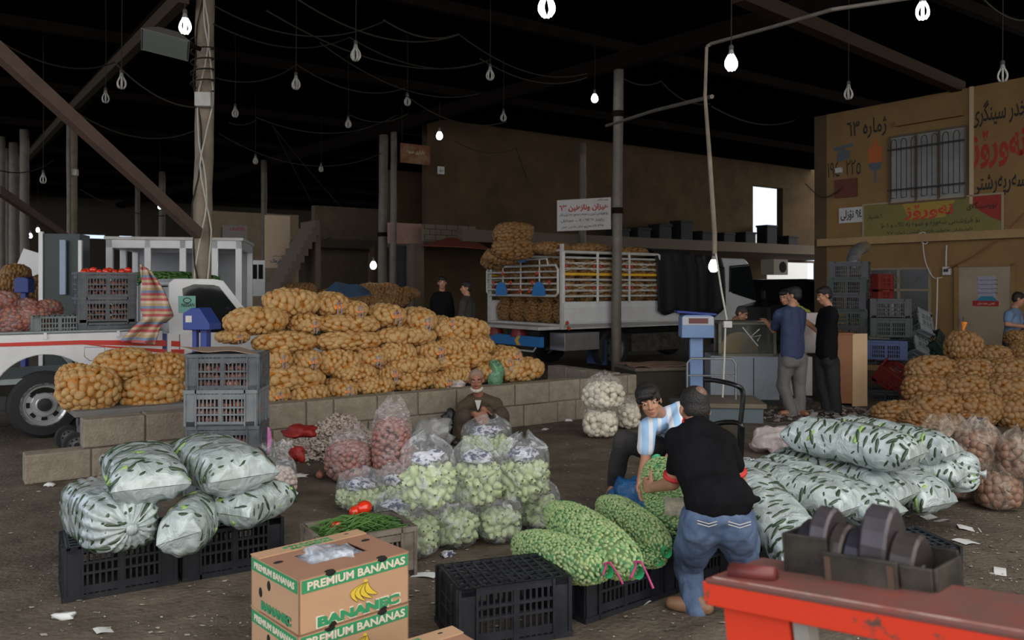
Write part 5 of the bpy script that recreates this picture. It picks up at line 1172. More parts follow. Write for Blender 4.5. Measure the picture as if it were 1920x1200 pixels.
def cuke_bag(a, b, c, seed, name_lbl, loc, rot, grp):
    t = thing('cucumber_bag', name_lbl, 'bag of cucumbers', loc, group=grp, rot=rot)
    abc = (a, b, c)
    if seed in (1, 15):      # gathered round ends
        link('cucumbers', lumps(abc, 3.6, .066, (.050, .0115, .0115), seed, M_cuke, 'cucumbers', inset=.88, orient='cross', jit=.3, nmax=230, sub=2), t)['kind'] = 'stuff'
        link('pale_cucumbers', lumps(abc, 3.6, .17, (.075, .017, .017), seed+50, M_cukel, 'pale_cucumbers', inset=1.05, orient='cross', jit=.3, nmax=6, sub=2), t)['kind'] = 'stuff'
        link('plastic_skin', shell(abc, 3.6, M_milky, 'skin', seed, .012, fold=.032, kf=19, nu=114, nv=60), t)
        MB().lathe([(0, -.02), (.03, -.01), (.015, .02), (.035, .05), (0, .045)], Matrix.Rotation(R(90), 3, 'Y'), 14, (a*.97, 0, 0)).obj('gathered_knot', M_milky, t, smooth=True)
        return t
    link('cucumbers', pil_lumps(a, b, c, *((.062, (.050, .0115, .0115)) if seed < 11 else (.050, (.042, .0105, .0105))), seed, M_cuke, (.84 if seed < 11 else .66), 240), t)['kind'] = 'stuff'
    link('pale_cucumbers', pil_lumps(a, b, c, .15, (.070, .017, .017), seed+50, M_cukel, 1.02, 8), t)['kind'] = 'stuff'
    link('plastic_skin', pil_shell(a, b, c, seed, M_milky), t)
    return t
GL = 'cucumber bags at the left'; GR = 'cucumber bags at the right'
def dirot(p0, p1, roll=0.):
    d = (p1-p0).normalized(); return (roll, -math.asin(d.z), math.atan2(d.y, d.x))
def cb2(p0, p1, b, c, seed, label, grp, roll=0.):
    """bag whose long axis runs from p0 to p1"""
    return cuke_bag((p1-p0).length/2, b, c, seed, label, (p0+p1)/2, dirot(p0, p1, roll), grp)
# left five (front ends nearer the camera)
cb2(P(165, 935, 5.10), P(245, 990, 4.45), .20, .165, 1, 'cucumber bag lying lowest at the far left, end towards the viewer', GL)
cb2(P(255, 855, 5.15), P(285, 915, 4.50), .215, .135, 2, 'upper left cucumber bag lying across the two lower ones', GL)
cb2(P(360, 845, 5.40), P(462, 895, 4.75), .22, .15, 3, 'largest upper cucumber bag, right of the other upper one', GL)
cb2(P(385, 950, 4.95), P(335, 1010, 4.45), .13, .14, 4, 'middle cucumber bag hanging over between the two left crates', GL, .3)
cb2(P(425, 965, 4.75), P(520, 920, 5.15), .17, .115, 5, 'lower right cucumber bag resting on the second crate', GL)
# right eight
def cbr(px, py, Y, L, b, c, seed, label, yaw=-52, pit=0, roll=0.):
    cuke_bag(L/2, b, c, seed, label, P(px, py, Y), (roll, R(pit), R(yaw)), GR)
cbr(1597, 830, 5.50, .86, .19, .135, 11, 'top left cucumber bag of the right hand heap', -45, 3)
cbr(1672, 824, 5.95, .86, .18, .125, 12, 'top right cucumber bag of the right hand heap', -47, 5)
cbr(1572, 892, 5.62, .95, .19, .125, 13, 'cucumber bag directly under the top left one', -47, 6)
cbr(1690, 902, 5.70, .62, .19, .13, 14, 'cucumber bag hanging over the front between lower bags', -62, 18)
cbr(1762, 878, 5.95, .50, .17, .14, 15, 'rightmost cucumber bag with its round gathered end', -30, 2)
cbr(1540, 915, 5.25, .95, .19, .12, 16, 'cucumber bag in the lower layer, third from the left', -52, 9)
cbr(1480, 915, 5.15, .85, .18, .12, 17, 'cucumber bag in the lower layer, second from the left', -50, 5)
cbr(1447, 965, 4.72, .75, .17, .14, 18, 'nearest cucumber bag, pointed end drooping beside the denim man', -75, 22)
cbr(1700, 870, 5.9, .75, .18, .12, 19, 'cucumber bag beneath the top right one', -42, 6)
# ------------------------------------------------------------------ standing see-through bags
M_tipd = mat('dry_blossom_end', (.10, .09, .04), .8)
def veg_bag(label, px, py_base, w_px, h_px, item, m_f, seed, cat, name, grp, z0=0., dims=(.05, .03, .03), sp=.05, orient='any', news=None, neck=.32, flare=.55, lean=(0, 0), hf=.84, sub=2, jit=.25, Y=None):
    Y = Y or F*(H-z0)/(py_base-HY); s = F/Y; r = w_px/s/2; h = h_px/s*.86
    t = thing(name, label, cat, P(px, py_base, Y)+Vector((0, r*.4, 0)), group=grp, rot=(lean[0], lean[1], seed))
    ab = (r*.96, r*.96, h*hf/2)
    q = link('contents', lumps(ab, 3.0, sp, dims, seed, item, 'contents', inset=(.93 if orient == 'out' else .8), orient=orient, core=.62, sub=sub, jit=jit, nmax=260), t, (0, 0, h*hf/2+.008)); q['kind'] = 'stuff'
    if orient == 'out':
        tp = MB(); [tp.ell(x, (.0065, .0065, .0065), sub=1) for x in TIPS]; q = tp.obj('blossom_ends', M_tipd, t, (0, 0, h*hf/2+.008)); q['kind'] = 'stuff'
    link('plastic_film', stand_shell(r, h, m_f, 'film', seed, .008, neck, flare), t)
    if news: link('newsprint', crumple((r*.62, r*.55, .045), M_newsp, 'newsprint', seed, .5, 3), t, (0, 0, h*hf+.02))
    return t
Z_ = (.058, .027, .027); GZ = 'clear bags of pale squash'
zb_ = dict(item=M_zuc, m_f=M_clear, cat='bag of squash', name='squash_bag', grp=GZ, dims=Z_, sp=.050, orient='out', neck=.86, flare=.22)
veg_bag('clear squash bag behind, just in front of the old man', 912, 865, 98, 78, seed=21, news=1, z0=.22, hf=.74, **zb_)
veg_bag('lower squash bag at the rear left, mostly hidden by upper bags', 735, 945, 60, 70, seed=22, news=1, hf=.6, **zb_)
veg_bag('squash bag low at the far right of the squash group', 1013, 995, 78, 88, seed=28, **zb_)
veg_bag('squash bag on the ground under the middle upper one', 936, 1020, 88, 88, seed=27, **zb_)
veg_bag('squash bag on the ground under the left upper one', 853, 1030, 88, 98, seed=26, **zb_)
veg_bag('squash bag on the ground left, touching the tomato crate', 785, 1048, 78, 108, seed=25, **zb_)
veg_bag('squash bag with blue newsprint leaning behind the tomato crate', 737, 1015, 74, 88, seed=31, news=1, hf=.74, **zb_)
veg_bag('small squash bag standing alone behind the tomato crate', 672, 960, 92, 78, seed=29, news=1, hf=.62, **zb_)
veg_bag('upper squash bag at the right of the group', 981, 946, 102, 122, seed=23, news=1, z0=.24, hf=.8, **zb_)
veg_bag('upper squash bag in the middle with white newsprint on top', 893, 955, 102, 122, seed=24, news=1, z0=.24, hf=.84, **zb_)
veg_bag('upper squash bag at the left, largest and nearest', 801, 962, 108, 134, seed=20, news=1, z0=.24, hf=.82, Y=5.0, **zb_)
ob = dict(item=M_onion, m_f=M_clearp, cat='bag of onions', name='onion_bag', grp='clear bags of pink onions', dims=(.031, .029, .027), sp=.043, neck=.78, flare=.25)
veg_bag('tall clear bag of pink onions in front of the block wall', 733, 905, 78, 148, seed=33, hf=.92, **ob)
veg_bag('shorter wide clear bag of pink onions left of the tall one', 651, 906, 86, 98, seed=34, hf=.88, **ob)
veg_bag('clear bag of garlic behind the left cucumber bags', 517, 945, 72, 105, M_garlic, M_clear, 35, 'bag of garlic', 'garlic_bag', None, dims=(.026, .026, .022), sp=.040, neck=.5, flare=.8, hf=.72)
wn_ = dict(item=M_onionw, m_f=film('white_net_film', (.75, .72, .68), .05, .45, 30, .5, bump=.3), cat='bag of white onions', name='white_onion_bag', grp=None, dims=(.043, .043, .038), sp=.072, neck=.8, flare=.3)
veg_bag('lower of two stacked white onion bags behind the boy', 1127, 822, 68, 62, seed=36, hf=.95, **wn_)
veg_bag('upper of two stacked white onion bags behind the boy', 1133, 769, 76, 64, seed=37, hf=.92, z0=.30, Y=9.25, **wn_)
veg_bag('smaller white onion bag between the stacked ones and the boy', 1179, 805, 46, 55, seed=38, hf=.95, **wn_)
bb_ = dict(item=M_onionb, m_f=M_brownbag, cat='bag of brown onions', name='brown_onion_bag', grp='tinted bags of brown onions', dims=(.040, .036, .034), sp=.055, neck=.7, flare=.3)
veg_bag('brown onion bag on the ground behind the rightmost cucumber bag', 1803, 938, 72, 66, seed=41, hf=.95, **bb_)
veg_bag('brown onion bag on the ground at the right, nearest', 1880, 958, 84, 82, seed=42, hf=.95, **bb_)
veg_bag('brown onion bag with white plastic top, leftmost of the upper row', 1765, 868, 74, 84, seed=43, hf=.7, z0=.0, **bb_)
veg_bag('large upper brown onion bag in the middle of the right group', 1842, 888, 88, 96, seed=44, hf=.92, z0=.24, **bb_)
veg_bag('upper brown onion bag cut by the right picture edge', 1918, 900, 76, 92, seed=45, hf=.9, z0=.24, **bb_)
veg_bag('brown onion bag behind, half covered by pale plastic', 1797, 842, 60, 60, seed=46, hf=.7, **bb_)
def soft(name, label, cat, px, py, wpx, hpx, m, seed, Y=None, amp=.5, z0=0.):
    Y = Y or F*(H-z0)/(py-HY); s = F/Y; w = wpx/s/2; h = hpx/s/2
    o = link(name, crumple((w, w*.8, h), m, name, seed, amp), None, P(px, py, Y)+Vector((0, w*.3, h*.85))); return tag(o, label, cat)
soft('plastic_bag', 'crumpled pale pink plastic bag on the ground right of the cart', 'plastic bag', 1453, 852, 84, 58, M_pinkbag, 51)
soft('plastic_bag', 'small dark grey plastic bag behind the brown onion bags', 'plastic bag', 1832, 812, 44, 32, mat('dark_grey_plastic', (.10, .10, .11), .3), 52)
soft('plastic_bag', 'grey clear bag slumped against the wall left of the old man', 'plastic bag', 813, 838, 76, 58, M_greybag, 53)
soft('plastic_bag', 'black and white carrier bag beside the old man', 'carrier bag', 843, 818, 34, 52, mat('black_and_white_bag', (.03, .03, .03), .35, c2=(.7, .7, .7), ns=9, amt=.6, sharp=.02), 54)
soft('plastic_bag', 'dark blue plastic bag on the ground between boy and sacks', 'plastic bag', 1185, 962, 88, 70, M_bluebag, 55)
soft('plastic_bag', 'pale translucent bag wedged under the potato sacks left of the old man', 'plastic bag', 852, 735, 44, 26, M_pinkbag, 56, Y=WF.Y(852)+.3)
soft('red_net_bag', 'bright red net bag on the peel heap by the wall', 'net bag', 560, 822, 64, 26, M_redbag, 57, Y=7.55, z0=.1)
soft('red_net_bag', 'small dark red net bag lower in the peel heap', 'net bag', 556, 867, 30, 32, M_redbag, 58, Y=7.2)
soft('magenta_bag', 'crumpled magenta plastic bag beside the onion crate stack', 'plastic bag', 496, 852, 22, 58, M_magbag, 59, Y=7.0)
soft('green_leaf_bag', 'green bag of leaves leaning over the wall behind the old man', 'bag of greens', 930, 724, 30, 54, film('leafy_plastic', (.15, .34, .20), .7, 1, 16, .25), 60, Y=WF.Y(930)+.2)
# heap of onion skins: stuff
g = np.random.default_rng(8); mb = MB(); m_peel = mat('onion_peel', (.60, .52, .46), .8, c2=(.42, .33, .28), ns=9)
for i in range(5200):
    t_, u_ = g.random(), g.normal()*.17
    px = 515+t_*230; bx_ = WF.t(px); c_ = WF.o+WF.d*(bx_)+Vector((math.sin(WF.a), -math.cos(WF.a), 0))*(abs(u_)+.02)
    z = max(0, .36*math.exp(-((px-640)/55)**2)+.18*math.exp(-((px-560)/45)**2)-abs(u_)*.7)*g.random()**.3
    a = g.random(3)*6.28; M = Matrix.Rotation(a[0], 3, 'X') @ Matrix.Rotation(a[1], 3, 'Z'); s = .008+.014*g.random()
    q = [M @ Vector((-s, -s*.6, 0)), M @ Vector((s, -s*.5, s*.3)), M @ Vector((s*.8, s*.6, 0)), M @ Vector((-s, s*.5, s*.3))]
    mb.add([v+c_+Vector((0, 0, z+s)) for v in q], [(0, 1, 2, 3)])
tag(mb.obj('peel_heap', m_peel), 'heap of pale onion skins against the block wall', 'onion skins', kind='stuff')
def oneonion(px, py, lb):
    t = thing('onion', lb, 'onion', G(px, py)+Vector((0, 0, .035))); MB().lathe([(0, -.033), (.025, -.03), (.038, 0), (.028, .026), (.006, .038), (.004, .05), (0, .05)], None, 16).obj('bulb', M_onionr, t, smooth=True)
oneonion(600, 898, 'loose red onion on the ground left of the pink onion bag')
# ------------------------------------------------------------------ green net sacks
GA = 'green net sacks of fresh almonds'
AL = [lumps((.46, .165, .135), 2.5, .0215, (.020, .0125, .011), 70+k, M_almond, 'green_almonds', inset=.55, orient='any', sub=1, nmax=2400, core=.86, jit=.3) for k in range(2)]
ALS = shell((.468, .170, .140), 2.5, M_greennet, 'green_net', 3, .006, fold=.010, nu=56, nv=40)
hemg = MB()
for s in (-1, 1):
    for k in range(12):
        a = k*math.pi/6; b_ = a+math.pi/6; r = .028
        hemg.add([(s*.455, r*math.cos(a), r*math.sin(a)), (s*.455, r*math.cos(b_), r*math.sin(b_)), (s*.50, r*1.3*math.cos(b_), r*1.2*math.sin(b_)), (s*.50, r*1.1*math.cos(a), r*1.3*math.sin(a))], [(0, 1, 2, 3)])
hemg = hemg.mesh('net_ruffle', M_greencloth)
M_ptie = mat('pink_tie', (.45, .05, .16), .6)
def gsack(p0, p1, label, k, wy=1., wz=1., tie=True, roll=0.):
    t = thing('green_net_sack', label, 'net sack', (p0+p1)/2, group=GA, rot=dirot(p0, p1, roll), scale=((p1-p0).length/.92, wy, wz))
    link('green_almonds', AL[k % 2], t)['kind'] = 'stuff'; link('green_net', ALS, t); link('net_ruffle', hemg, t)
    if tie: MB().tube([(.44, 0, .03), (.49, .02, .05), (.53, .03, .0), (.55, .05, -.06)], [.009, .007, .006, .007], 6).tube([(.47, 0, .04), (.52, -.04, .04), (.56, -.10, .01)], [.007, .006, .006], 6).obj('pink_tie', M_ptie, t)
    return t
gsack(P(972, 1018, 4.85), P(1134, 1070, 4.0), 'front left green net sack draped over two crates', 0, .76, .84)
gsack(P(1035, 958, 5.05), P(1190, 1068, 3.95), 'middle green net sack with a pink tie at its near end', 1, .80, .92)
gsack(P(1130, 944, 5.25), P(1246, 1032, 4.40), 'rear green net sack lying right of the middle one', 0, .72, .84, False)
gsack(P(1165, 1000, 4.95), P(1232, 1052, 4.38), 'green net sack lying beneath the rear one', 1, .70, .60, False)
gsack(P(1232, 862, 5.05), P(1270, 1005, 4.72), 'upright green net sack held by the crouching man', 1, .84, .90, False, .3)
tag(MB().grid(lambda u, v: (-.075+.15*u, -.004*math.sin(v*6), -.05+.10*v), 6, 4).obj('sack_label', mat('beige_tag', (.45, .40, .30), .8, c2=(.2, .2, .15), ns=30), None, P(1272, 950, 4.66), R(-10), solid=.003), 'beige cloth tag on the upright green net sack', 'tag')
# ------------------------------------------------------------------ banana cartons
BL, BD, BH = .56, .445, .232
def carton(label, loc, rz, top=True):
    t = thing('banana_carton', label, 'cardboard box', loc, rz)
    th = .006
    b = MB(); b.bb((-BL/2, -BD/2, 0), (BL/2, -BD/2+th, BH)).bb((-BL/2, BD/2-th, 0), (BL/2, BD/2, BH)).bb((-BL/2, -BD/2, 0), (-BL/2+th, BD/2, BH)).bb((BL/2-th, -BD/2, 0), (BL/2, BD/2, BH)).bb((-BL/2, -BD/2, 0), (BL/2, BD/2, th))
    b.obj('box_walls', M_card, t)
    l = MB(); hx, hy = .145, .085
    l.bb((-BL/2, -BD/2, BH), (BL/2, -hy, BH+.005)).bb((-BL/2, hy, BH), (BL/2, BD/2, BH+.005)).bb((-BL/2, -hy, BH), (-hx, hy, BH+.005)).bb((hx, -hy, BH), (BL/2, hy, BH+.005)); l.obj('box_top', M_cardd, t)
    f = MB(); f.bb((-BL/2-.003, hy+.055, BH+.005), (BL/2+.003, BD/2+.003, BH+.010)); f.obj('top_flap', M_card, t)
    y = -BD/2-.0015
    g_ = MB(); g_.bb((-BL/2+.012, y-.0008, BH-.058), (BL/2-.006, y+.001, BH-.004)).bb((-BL/2-.0025, -BD/2+.012, BH-.058), (-BL/2+.001, BD/2-.008, BH-.004)); g_.obj('green_band', M_pgreen, t)
    text('PREMIUM BANANAS', M_pwhite, t, .007, y-.001, BH-.031, .50, .036, bold=.03)
    text('PREMIUM BANANAS', M_pwhite, t, -BL/2-.003, 0, BH-.031, BD*.84, .030, plane='yz', bold=.03)
    text('BANANEC', M_pwhite, t, .015, y-.0002, .036, .435, .054, bold=.05); text('BANANEC', M_pgreen, t, .015, y-.0012, .036, .42, .044, bold=.06)
    text('BANANEC', M_pgreen, t, -BL/2-.003, -.02, .040, BD*.62, .040, plane='yz', bold=.05)
    text('PREMIUM\nBANANAS', M_pgreen, t, -.02, .175, BH+.0105, .24, .06, plane='xy', flip=True, bold=.02)
    bn_ = thing('x', '', '', (0, 0, 0)); bpy.data.objects.remove(bn_)
    def bz(a_, b_, c_, q): return (a_[0]*(1-q)**2+2*b_[0]*q*(1-q)+c_[0]*q*q, a_[1]*(1-q)**2+2*b_[1]*q*(1-q)+c_[1]*q*q)
    for k, (c1_, c2_, tip) in enumerate((((-.085, .13), (-.040, .128), (.003, .072)), ((-.062, .118), (-.012, .118), (.039, .068)), ((-.030, .105), (.020, .115), (.075, .071)), ((.010, .100), (.062, .118), (.103, .083)))):
        st_ = (.038+.004*k, .150); up = [bz(st_, c1_, tip, q/10) for q in range(11)]; lo = [bz((st_[0]+.006, st_[1]), c2_, (tip[0]+.002, tip[1]+.006), q/10) for q in range(11)][::-1]
        MB().prism(up+lo, y-.0010-.0004*k, y+.001).obj('banana_print', M_pyellow, t)
        MB().tube([Vector((x, y-.0014-.0004*k, z)) for x, z in up+lo], .0009, 4, closed=True).obj('banana_outline', M_pdark, t)
    MB().prism([(.034, .145), (.036, .160), (.046, .164), (.056, .158), (.052, .150), (.048, .145)], y-.001, y+.001).obj('banana_stalk_print', M_pyellow, t)
    ho = MB()
    for x, z, rx, rz_ in ((-.13, BH-.002, .028, .014), (.135, BH-.002, .028, .014), (-.12, .012, .026, .014), (.14, .012, .026, .014)): ho.ell((x, y+.003, z), (rx, .0065, rz_))
    for yy, z in ((.05, .14), (-.12, .035), (.13, .09)): ho.ell((-BL/2+.002, yy, z), (.005, .02, .026))
    for x, yy in ((-.24, 0.04), (.22, .05), (-.13, -BD/2+.012), (.135, -BD/2+.012), (.20, BD/2-.03), (-.1, BD/2-.02)): ho.ell((x, yy, BH+.006), (.024, .013, .005))
    ho.obj('vent_holes', M_hole, t)
    return t
ac_ = R(42); pc = G(558.6, 1092.5, BH*2)
pc = F*(H-2*BH)/(1092.5-HY); pcl = P(558.6, 1092.5, pc); pcl.z = 0
ctr = corner(pcl, ac_, (BL, BD, BH))
carton('lower banana carton in the near stack', ctr, ac_)
cB = carton('upper banana carton in the near stack, open slot full of plastic', ctr+Vector((0, 0, BH+.006)), ac_+R(.8))
o = link('clear_bag_inside', crumple((.15, .10, .06), film('bright_clear_plastic', (.6, .66, .75), .4, .9, 12, .15), 'plastic', 5, .6), None, ctr+Vector((0, 0, 2*BH-.02))); tag(o, 'crumpled clear plastic bulging in the slot of the upper carton', 'plastic bag')
p3c = P(799, 1174, F*(H-BH)/(1174-HY)); p3c.z = 0
a8 = R(38); carton('third banana carton at the bottom edge, right of the stack', p3c+Vector((.0, -.37, 0))+Vector((.03, 0, 0)), a8)
# ------------------------------------------------------------------ crate of tomatoes and herbs
fr_ = G(780, 1078); a9 = R(30); cc = corner(fr_-Vector((math.cos(a9), math.sin(a9), 0))*.57, a9)
crate('mud', M_cratebr, 'muddy crate of tomatoes and herbs behind the cartons', cc, a9)
hb = MB(); g = random.Random(12)
for k in range(420):
    x = g.uniform(-.22, .24); y = g.uniform(-.15, .12); z = .27+.05*(1-(x/.3)**2)*g.random()
    a = g.uniform(0, 6.28); L = g.uniform(.03, .11); d = Vector((math.cos(a)*L, math.sin(a)*L, g.uniform(-.02, .02)))
    p = Vector((x, y, z)); n_ = Vector((-math.sin(a), math.cos(a), 0))*g.uniform(.003, .010)
    hb.add([p-d/2, p+n_, p+d/2, p-n_+Vector((0, 0, .006))], [(0, 1, 2, 3)])
for k in range(26):
    a = g.uniform(-.5, .5)+(.2 if k % 2 else 3.3); x = g.uniform(-.1, .1); y = g.uniform(-.12, .08); L = g.uniform(.12, .26)
    hb.tube([(x, y, .31), (x+L*.5*math.cos(a), y+L*.5*math.sin(a), .335), (x+L*math.cos(a), y+L*math.sin(a), .30)], [.004, .0035, .002], 5)
hb.add([(-.25, -.17, .26), (.25, -.17, .26), (.25, .17, .26), (-.25, .17, .26)], [(0, 1, 2, 3)])
tag(hb.obj('herb_bunches', M_leaf, None, cc, a9, solid=.002), 'loose green herbs heaped in the muddy crate', 'herbs', kind='stuff')
for i, (px, py, s, lb) in enumerate(((682, 952, 1.25, 'largest round tomato at the back of the herb crate'), (668, 958, 1.1, 'second tomato beside the largest one in the herb crate'), (630, 984, .9, 'small tomato at the left side of the herb crate'), (637, 994, .95, 'tomato at the front left corner of the herb crate'))):
    tomato(P(px, py, cc.y+(.16 if i < 2 else -.02)), s, lb, (.2*i, -.3, 0))
# ------------------------------------------------------------------ scattered papers and litter
PAP = [(125, 1160, .13, .05, 'crumpled'), (198, 1183, .10, .05, 'flat'), (1752, 947, .13, .16, 'leaning'), (1752, 973, .15, .08, 'flat'), (1817, 992, .14, .07, 'flat'), (1812, 1017, .14, .07, 'flat'), (1875, 1072, .15, .04, 'flat'), (1400, 862, .12, .06, 'flat'), (1240, 795, .10, .05, 'flat'), (1065, 790, .10, .06, 'crumpled'), (1020, 806, .10, .05, 'flat'), (1015, 842, .12, .06, 'crumpled'), (840, 1043, .10, .07, 'crumpled'), (795, 1080, .16, .05, 'flat'), (1205, 1130, .07, .04, 'flat'), (560, 895, .14, .06, 'crumpled'), (94, 912, .08, .06, 'crumpled'), (1303, 905, .1, .05, 'flat')]
PLB = ['crumpled white plastic scrap at the bottom left corner', 'flat white scrap at the bottom left below the crumpled one', 'white paper propped against the crate under the rightmost cucumber bag', 'printed card on the ground below the propped paper', 'upper of two paper slips on the ground at right', 'lower of two paper slips on the ground at right', 'narrow paper slip near the right picture edge', 'flat paper scrap on the ground right of the handcart', 'paper scrap on the ground before the platform', 'crumpled scrap on the ground at the foot of the wall', 'pale scrap on the ground left of the white onion bags', 'larger crumpled scrap in the middle of the open floor', 'crumpled blue newsprint in front of the squash bags', 'grey scrap on the ground right of the muddy crate', 'small white scrap at the feet of the denim man', 'white scraps of plastic beside the peel heap', 'small crumpled scrap beside the low wall end', 'scrap of paper near the boy']
for i, (px, py, w, d, k) in enumerate(PAP):
    p = G(px, py)
    if k == 'crumpled': o = link('paper_scrap', crumple((w/2, d/2*1.3, .02), M_paper if i != 12 else M_newsp, 'scrap', i, .8, 2), None, p+Vector((0, 0, .015)))
    else:
        o = MB().grid(lambda u, v: (w*(u-.5), d*1.6*(v-.5), .006+.008*math.sin(u*4+i)), 5, 4).obj('paper_scrap', M_paper, None, p, i*.7, solid=.001)
        if k == 'leaning': o.rotation_euler = (R(52), 0, R(20)); o.location.z += .08
    tag(o, PLB[i], 'paper scrap')
g = np.random.default_rng(77); mb = MB(); mb2 = MB()
for i in range(6500):
    if i % 3: px, py = g.uniform(0, 1920), 760+(g.random()**1.4)*440
    else: px, py = g.uniform(950, 1920), g.uniform(770, 1100)
    p = G(px, py); s = .003+.012*g.random()**4; a = g.random()*6.28
    q = [(math.cos(a+k*1.57)*s*(1+.8*(k % 2)), math.sin(a+k*1.57)*s) for k in range(4)]
    (mb if i % 2 else mb2).add([(p.x+x, p.y+y, .004+.006*g.random()) for x, y in q], [(0, 1, 2, 3)])
tag(mb.obj('floor_litter', mat('pale_litter', (.38, .34, .28), .9)), 'pale bits of peel and paper strewn over the earth floor', 'litter', kind='stuff')
tag(mb2.obj('floor_chaff', mat('straw_litter', (.16, .14, .10), .9, c2=(.07, .06, .04), ns=3)), 'brown chaff and straw strewn over the earth floor', 'chaff', kind='stuff')
mb = MB(); g = np.random.default_rng(5)
for i in range(260):
    p = G(1430+g.random()*250, 768+g.random()*24); s = .02+.05*g.random(); a = g.random()*6.28
    mb.add([(p.x+math.cos(a+k*1.57)*s, p.y+math.sin(a+k*1.57)*s*.6, .01+.05*g.random()) for k in range(4)], [(0, 1, 2, 3)])
tag(mb.obj('rubbish', mat('mixed_rubbish', (.30, .27, .25), .9, c2=(.08, .05, .04), ns=5)), 'strip of mixed rubbish around the feet at the counter', 'rubbish', kind='stuff')
# ------------------------------------------------------------------ weighing scales
def scale_(label, px, pyt, Y, hw, m, m2, rz, base=True, colw=.09):
    p = P(px, pyt, Y); t = thing('platform_scale', label, 'weighing scale', (p.x, p.y, 0), rz); zt_ = p.z
    w, h, d = hw
    MB().prism([(-w/2, zt_-h), (w/2, zt_-h), (w/2, zt_-.03), (w/2-.05, zt_), (-w/2+.05, zt_), (-w/2, zt_-.03)], -d/2, d/2).obj('scale_head', m, t, bevel=.012)
    MB().bb((-colw/2, -.05, 0), (colw/2, .05, zt_-h)).obj('column', m2, t, bevel=.008)
    if base: MB().bb((-.28, -.05, .02), (.28, .75, .12)).obj('platform', M_galv, t, bevel=.01)
    return t, zt_
p = P(379, 577, 7.6); t = thing('platform_scale', 'dark blue scale head rising behind the grey onion crates', 'weighing scale', (p.x, p.y, 0), R(-8)); z = p.z
MB().prism([(-.13, z-.20), (.13, z-.20), (.13, z-.145), (.03, z), (-.05, z), (-.13, z-.05)], -.11, .11).obj('scale_head', M_blue, t, bevel=.008)
MB().bb((-.07, -.05, 0), (-.03, .0, z-.2)).bb((.01, -.05, 0), (.07, .03, z-.2)).obj('column', M_blue, t); MB().bb((-.10, -.113, z-.13), (-.04, -.108, z-.07)).obj('dial', M_whited, t)
t, z = scale_('pale blue platform scale with red display before the counter', 1305, 590, 10.2*K, (.42, .30, .34), M_lblue, M_lblue, R(-4), colw=.17)
MB().bb((-.12, -.185, z-.11), (.13, -.17, z-.04)).obj('display', mat('dark_red_display', (.12, .01, .01), .2), t); MB().bb((-.20, -.178, z-.13), (.20, -.165, z-.02)).obj('display_panel', mat('pale_panel', (.45, .47, .52), .5), t)
MB().box((0, .08, z+.02), (.52, .34, .03), Matrix.Rotation(R(4), 3, 'Y')).obj('top_tray', M_blue, t, bevel=.01)
MB().tube([(-.15, -.25, .05), (-.15, -.25, z-.62), (-.10, -.25, z-.56), (.42, -.25, z-.56), (.47, -.25, z-.62), (.47, -.25, .05)], .016, 6).cyl((-.15, -.25, .55), (.47, -.25, .55), .012, n=6).obj('guard_rail', M_steel, t)
t, z = scale_('small dark blue scale far left in front of orange sacks', 46, 520, 13*K, (.24, .26, .2), M_blue, M_blue, 0)
# dark green panel cabinet and white sheet at the far left
cg = thing('green_cabinet', 'tall dark green cabinet with white edge behind the pickup bed', 'cabinet', P(80, 560, 12*K), R(10)); cg.location.z = 0
zz = P(0, 438, 12*K).z; ww = (150-86)/F*12*K
MB().bb((0, 0, 0), (ww, .5, zz)).obj('cabinet_body', mat('dark_green_paint', (.012, .032, .032), .4), cg); MB().bb((-.05, -.03, 0), (.01, .03, zz+.03)).bb((ww-.01, -.03, 0), (ww+.04, .03, zz-.1)).obj('white_edge', M_whitep, cg)
MB().bb((ww*.52, -.10, zz-.95), (ww*.68, -.04, zz-.10)).obj('pale_door_edge', mat('pale_blue_door', (.32, .40, .52), .5), cg)
wsq = MB(); A_ = [P(45, 466, 15*K), P(84, 478, 15*K), P(84, 524, 15*K), P(28, 507, 15*K)]
a_ = A_[3]; tag(wsq.add([q-a_ for q in A_], [(3, 2, 1, 0)]).obj('white_sheet', mat('white_tarpaulin', (.8, .8, .8), .6), None, a_, solid=.03), 'tilted white sheet behind the orange sacks at far left', 'sheet')
# ------------------------------------------------------------------ red onion bags in the pickup bed
for i, (px, py, w, h) in enumerate([(20, 600, 62, 42), (62, 598, 60, 40), (10, 568, 50, 34), (50, 582, 52, 34), (90, 582, 48, 30), (-15, 590, 50, 40)]):
    Y = PKF.Y(px)+.35+(.5 if py < 590 else 0); s = F/Y
    t = thing('red_onion_bag', 'clear bag of red onions in the pickup bed, '+['front left one', 'front one next to the grey crate', 'rear leftmost one', 'rear middle one', 'rear one behind the grey crate', 'one cut by the left edge'][i], 'bag of onions', P(px, py, Y), rot=(.1*i, .1, i))
    ab = (w/s/2, w/s/2.2, h/s/2*1.25)
    link('onions', lumps(ab, 2.3, .05, (.034, .033, .031), 90+i, M_onionr, 'onions', core=.8, nmax=110), t)['kind'] = 'stuff'; link('plastic_film', shell([q*1.03 for q in ab], 2.3, M_clearp, 'film', i, .012, nu=36, nv=24), t)
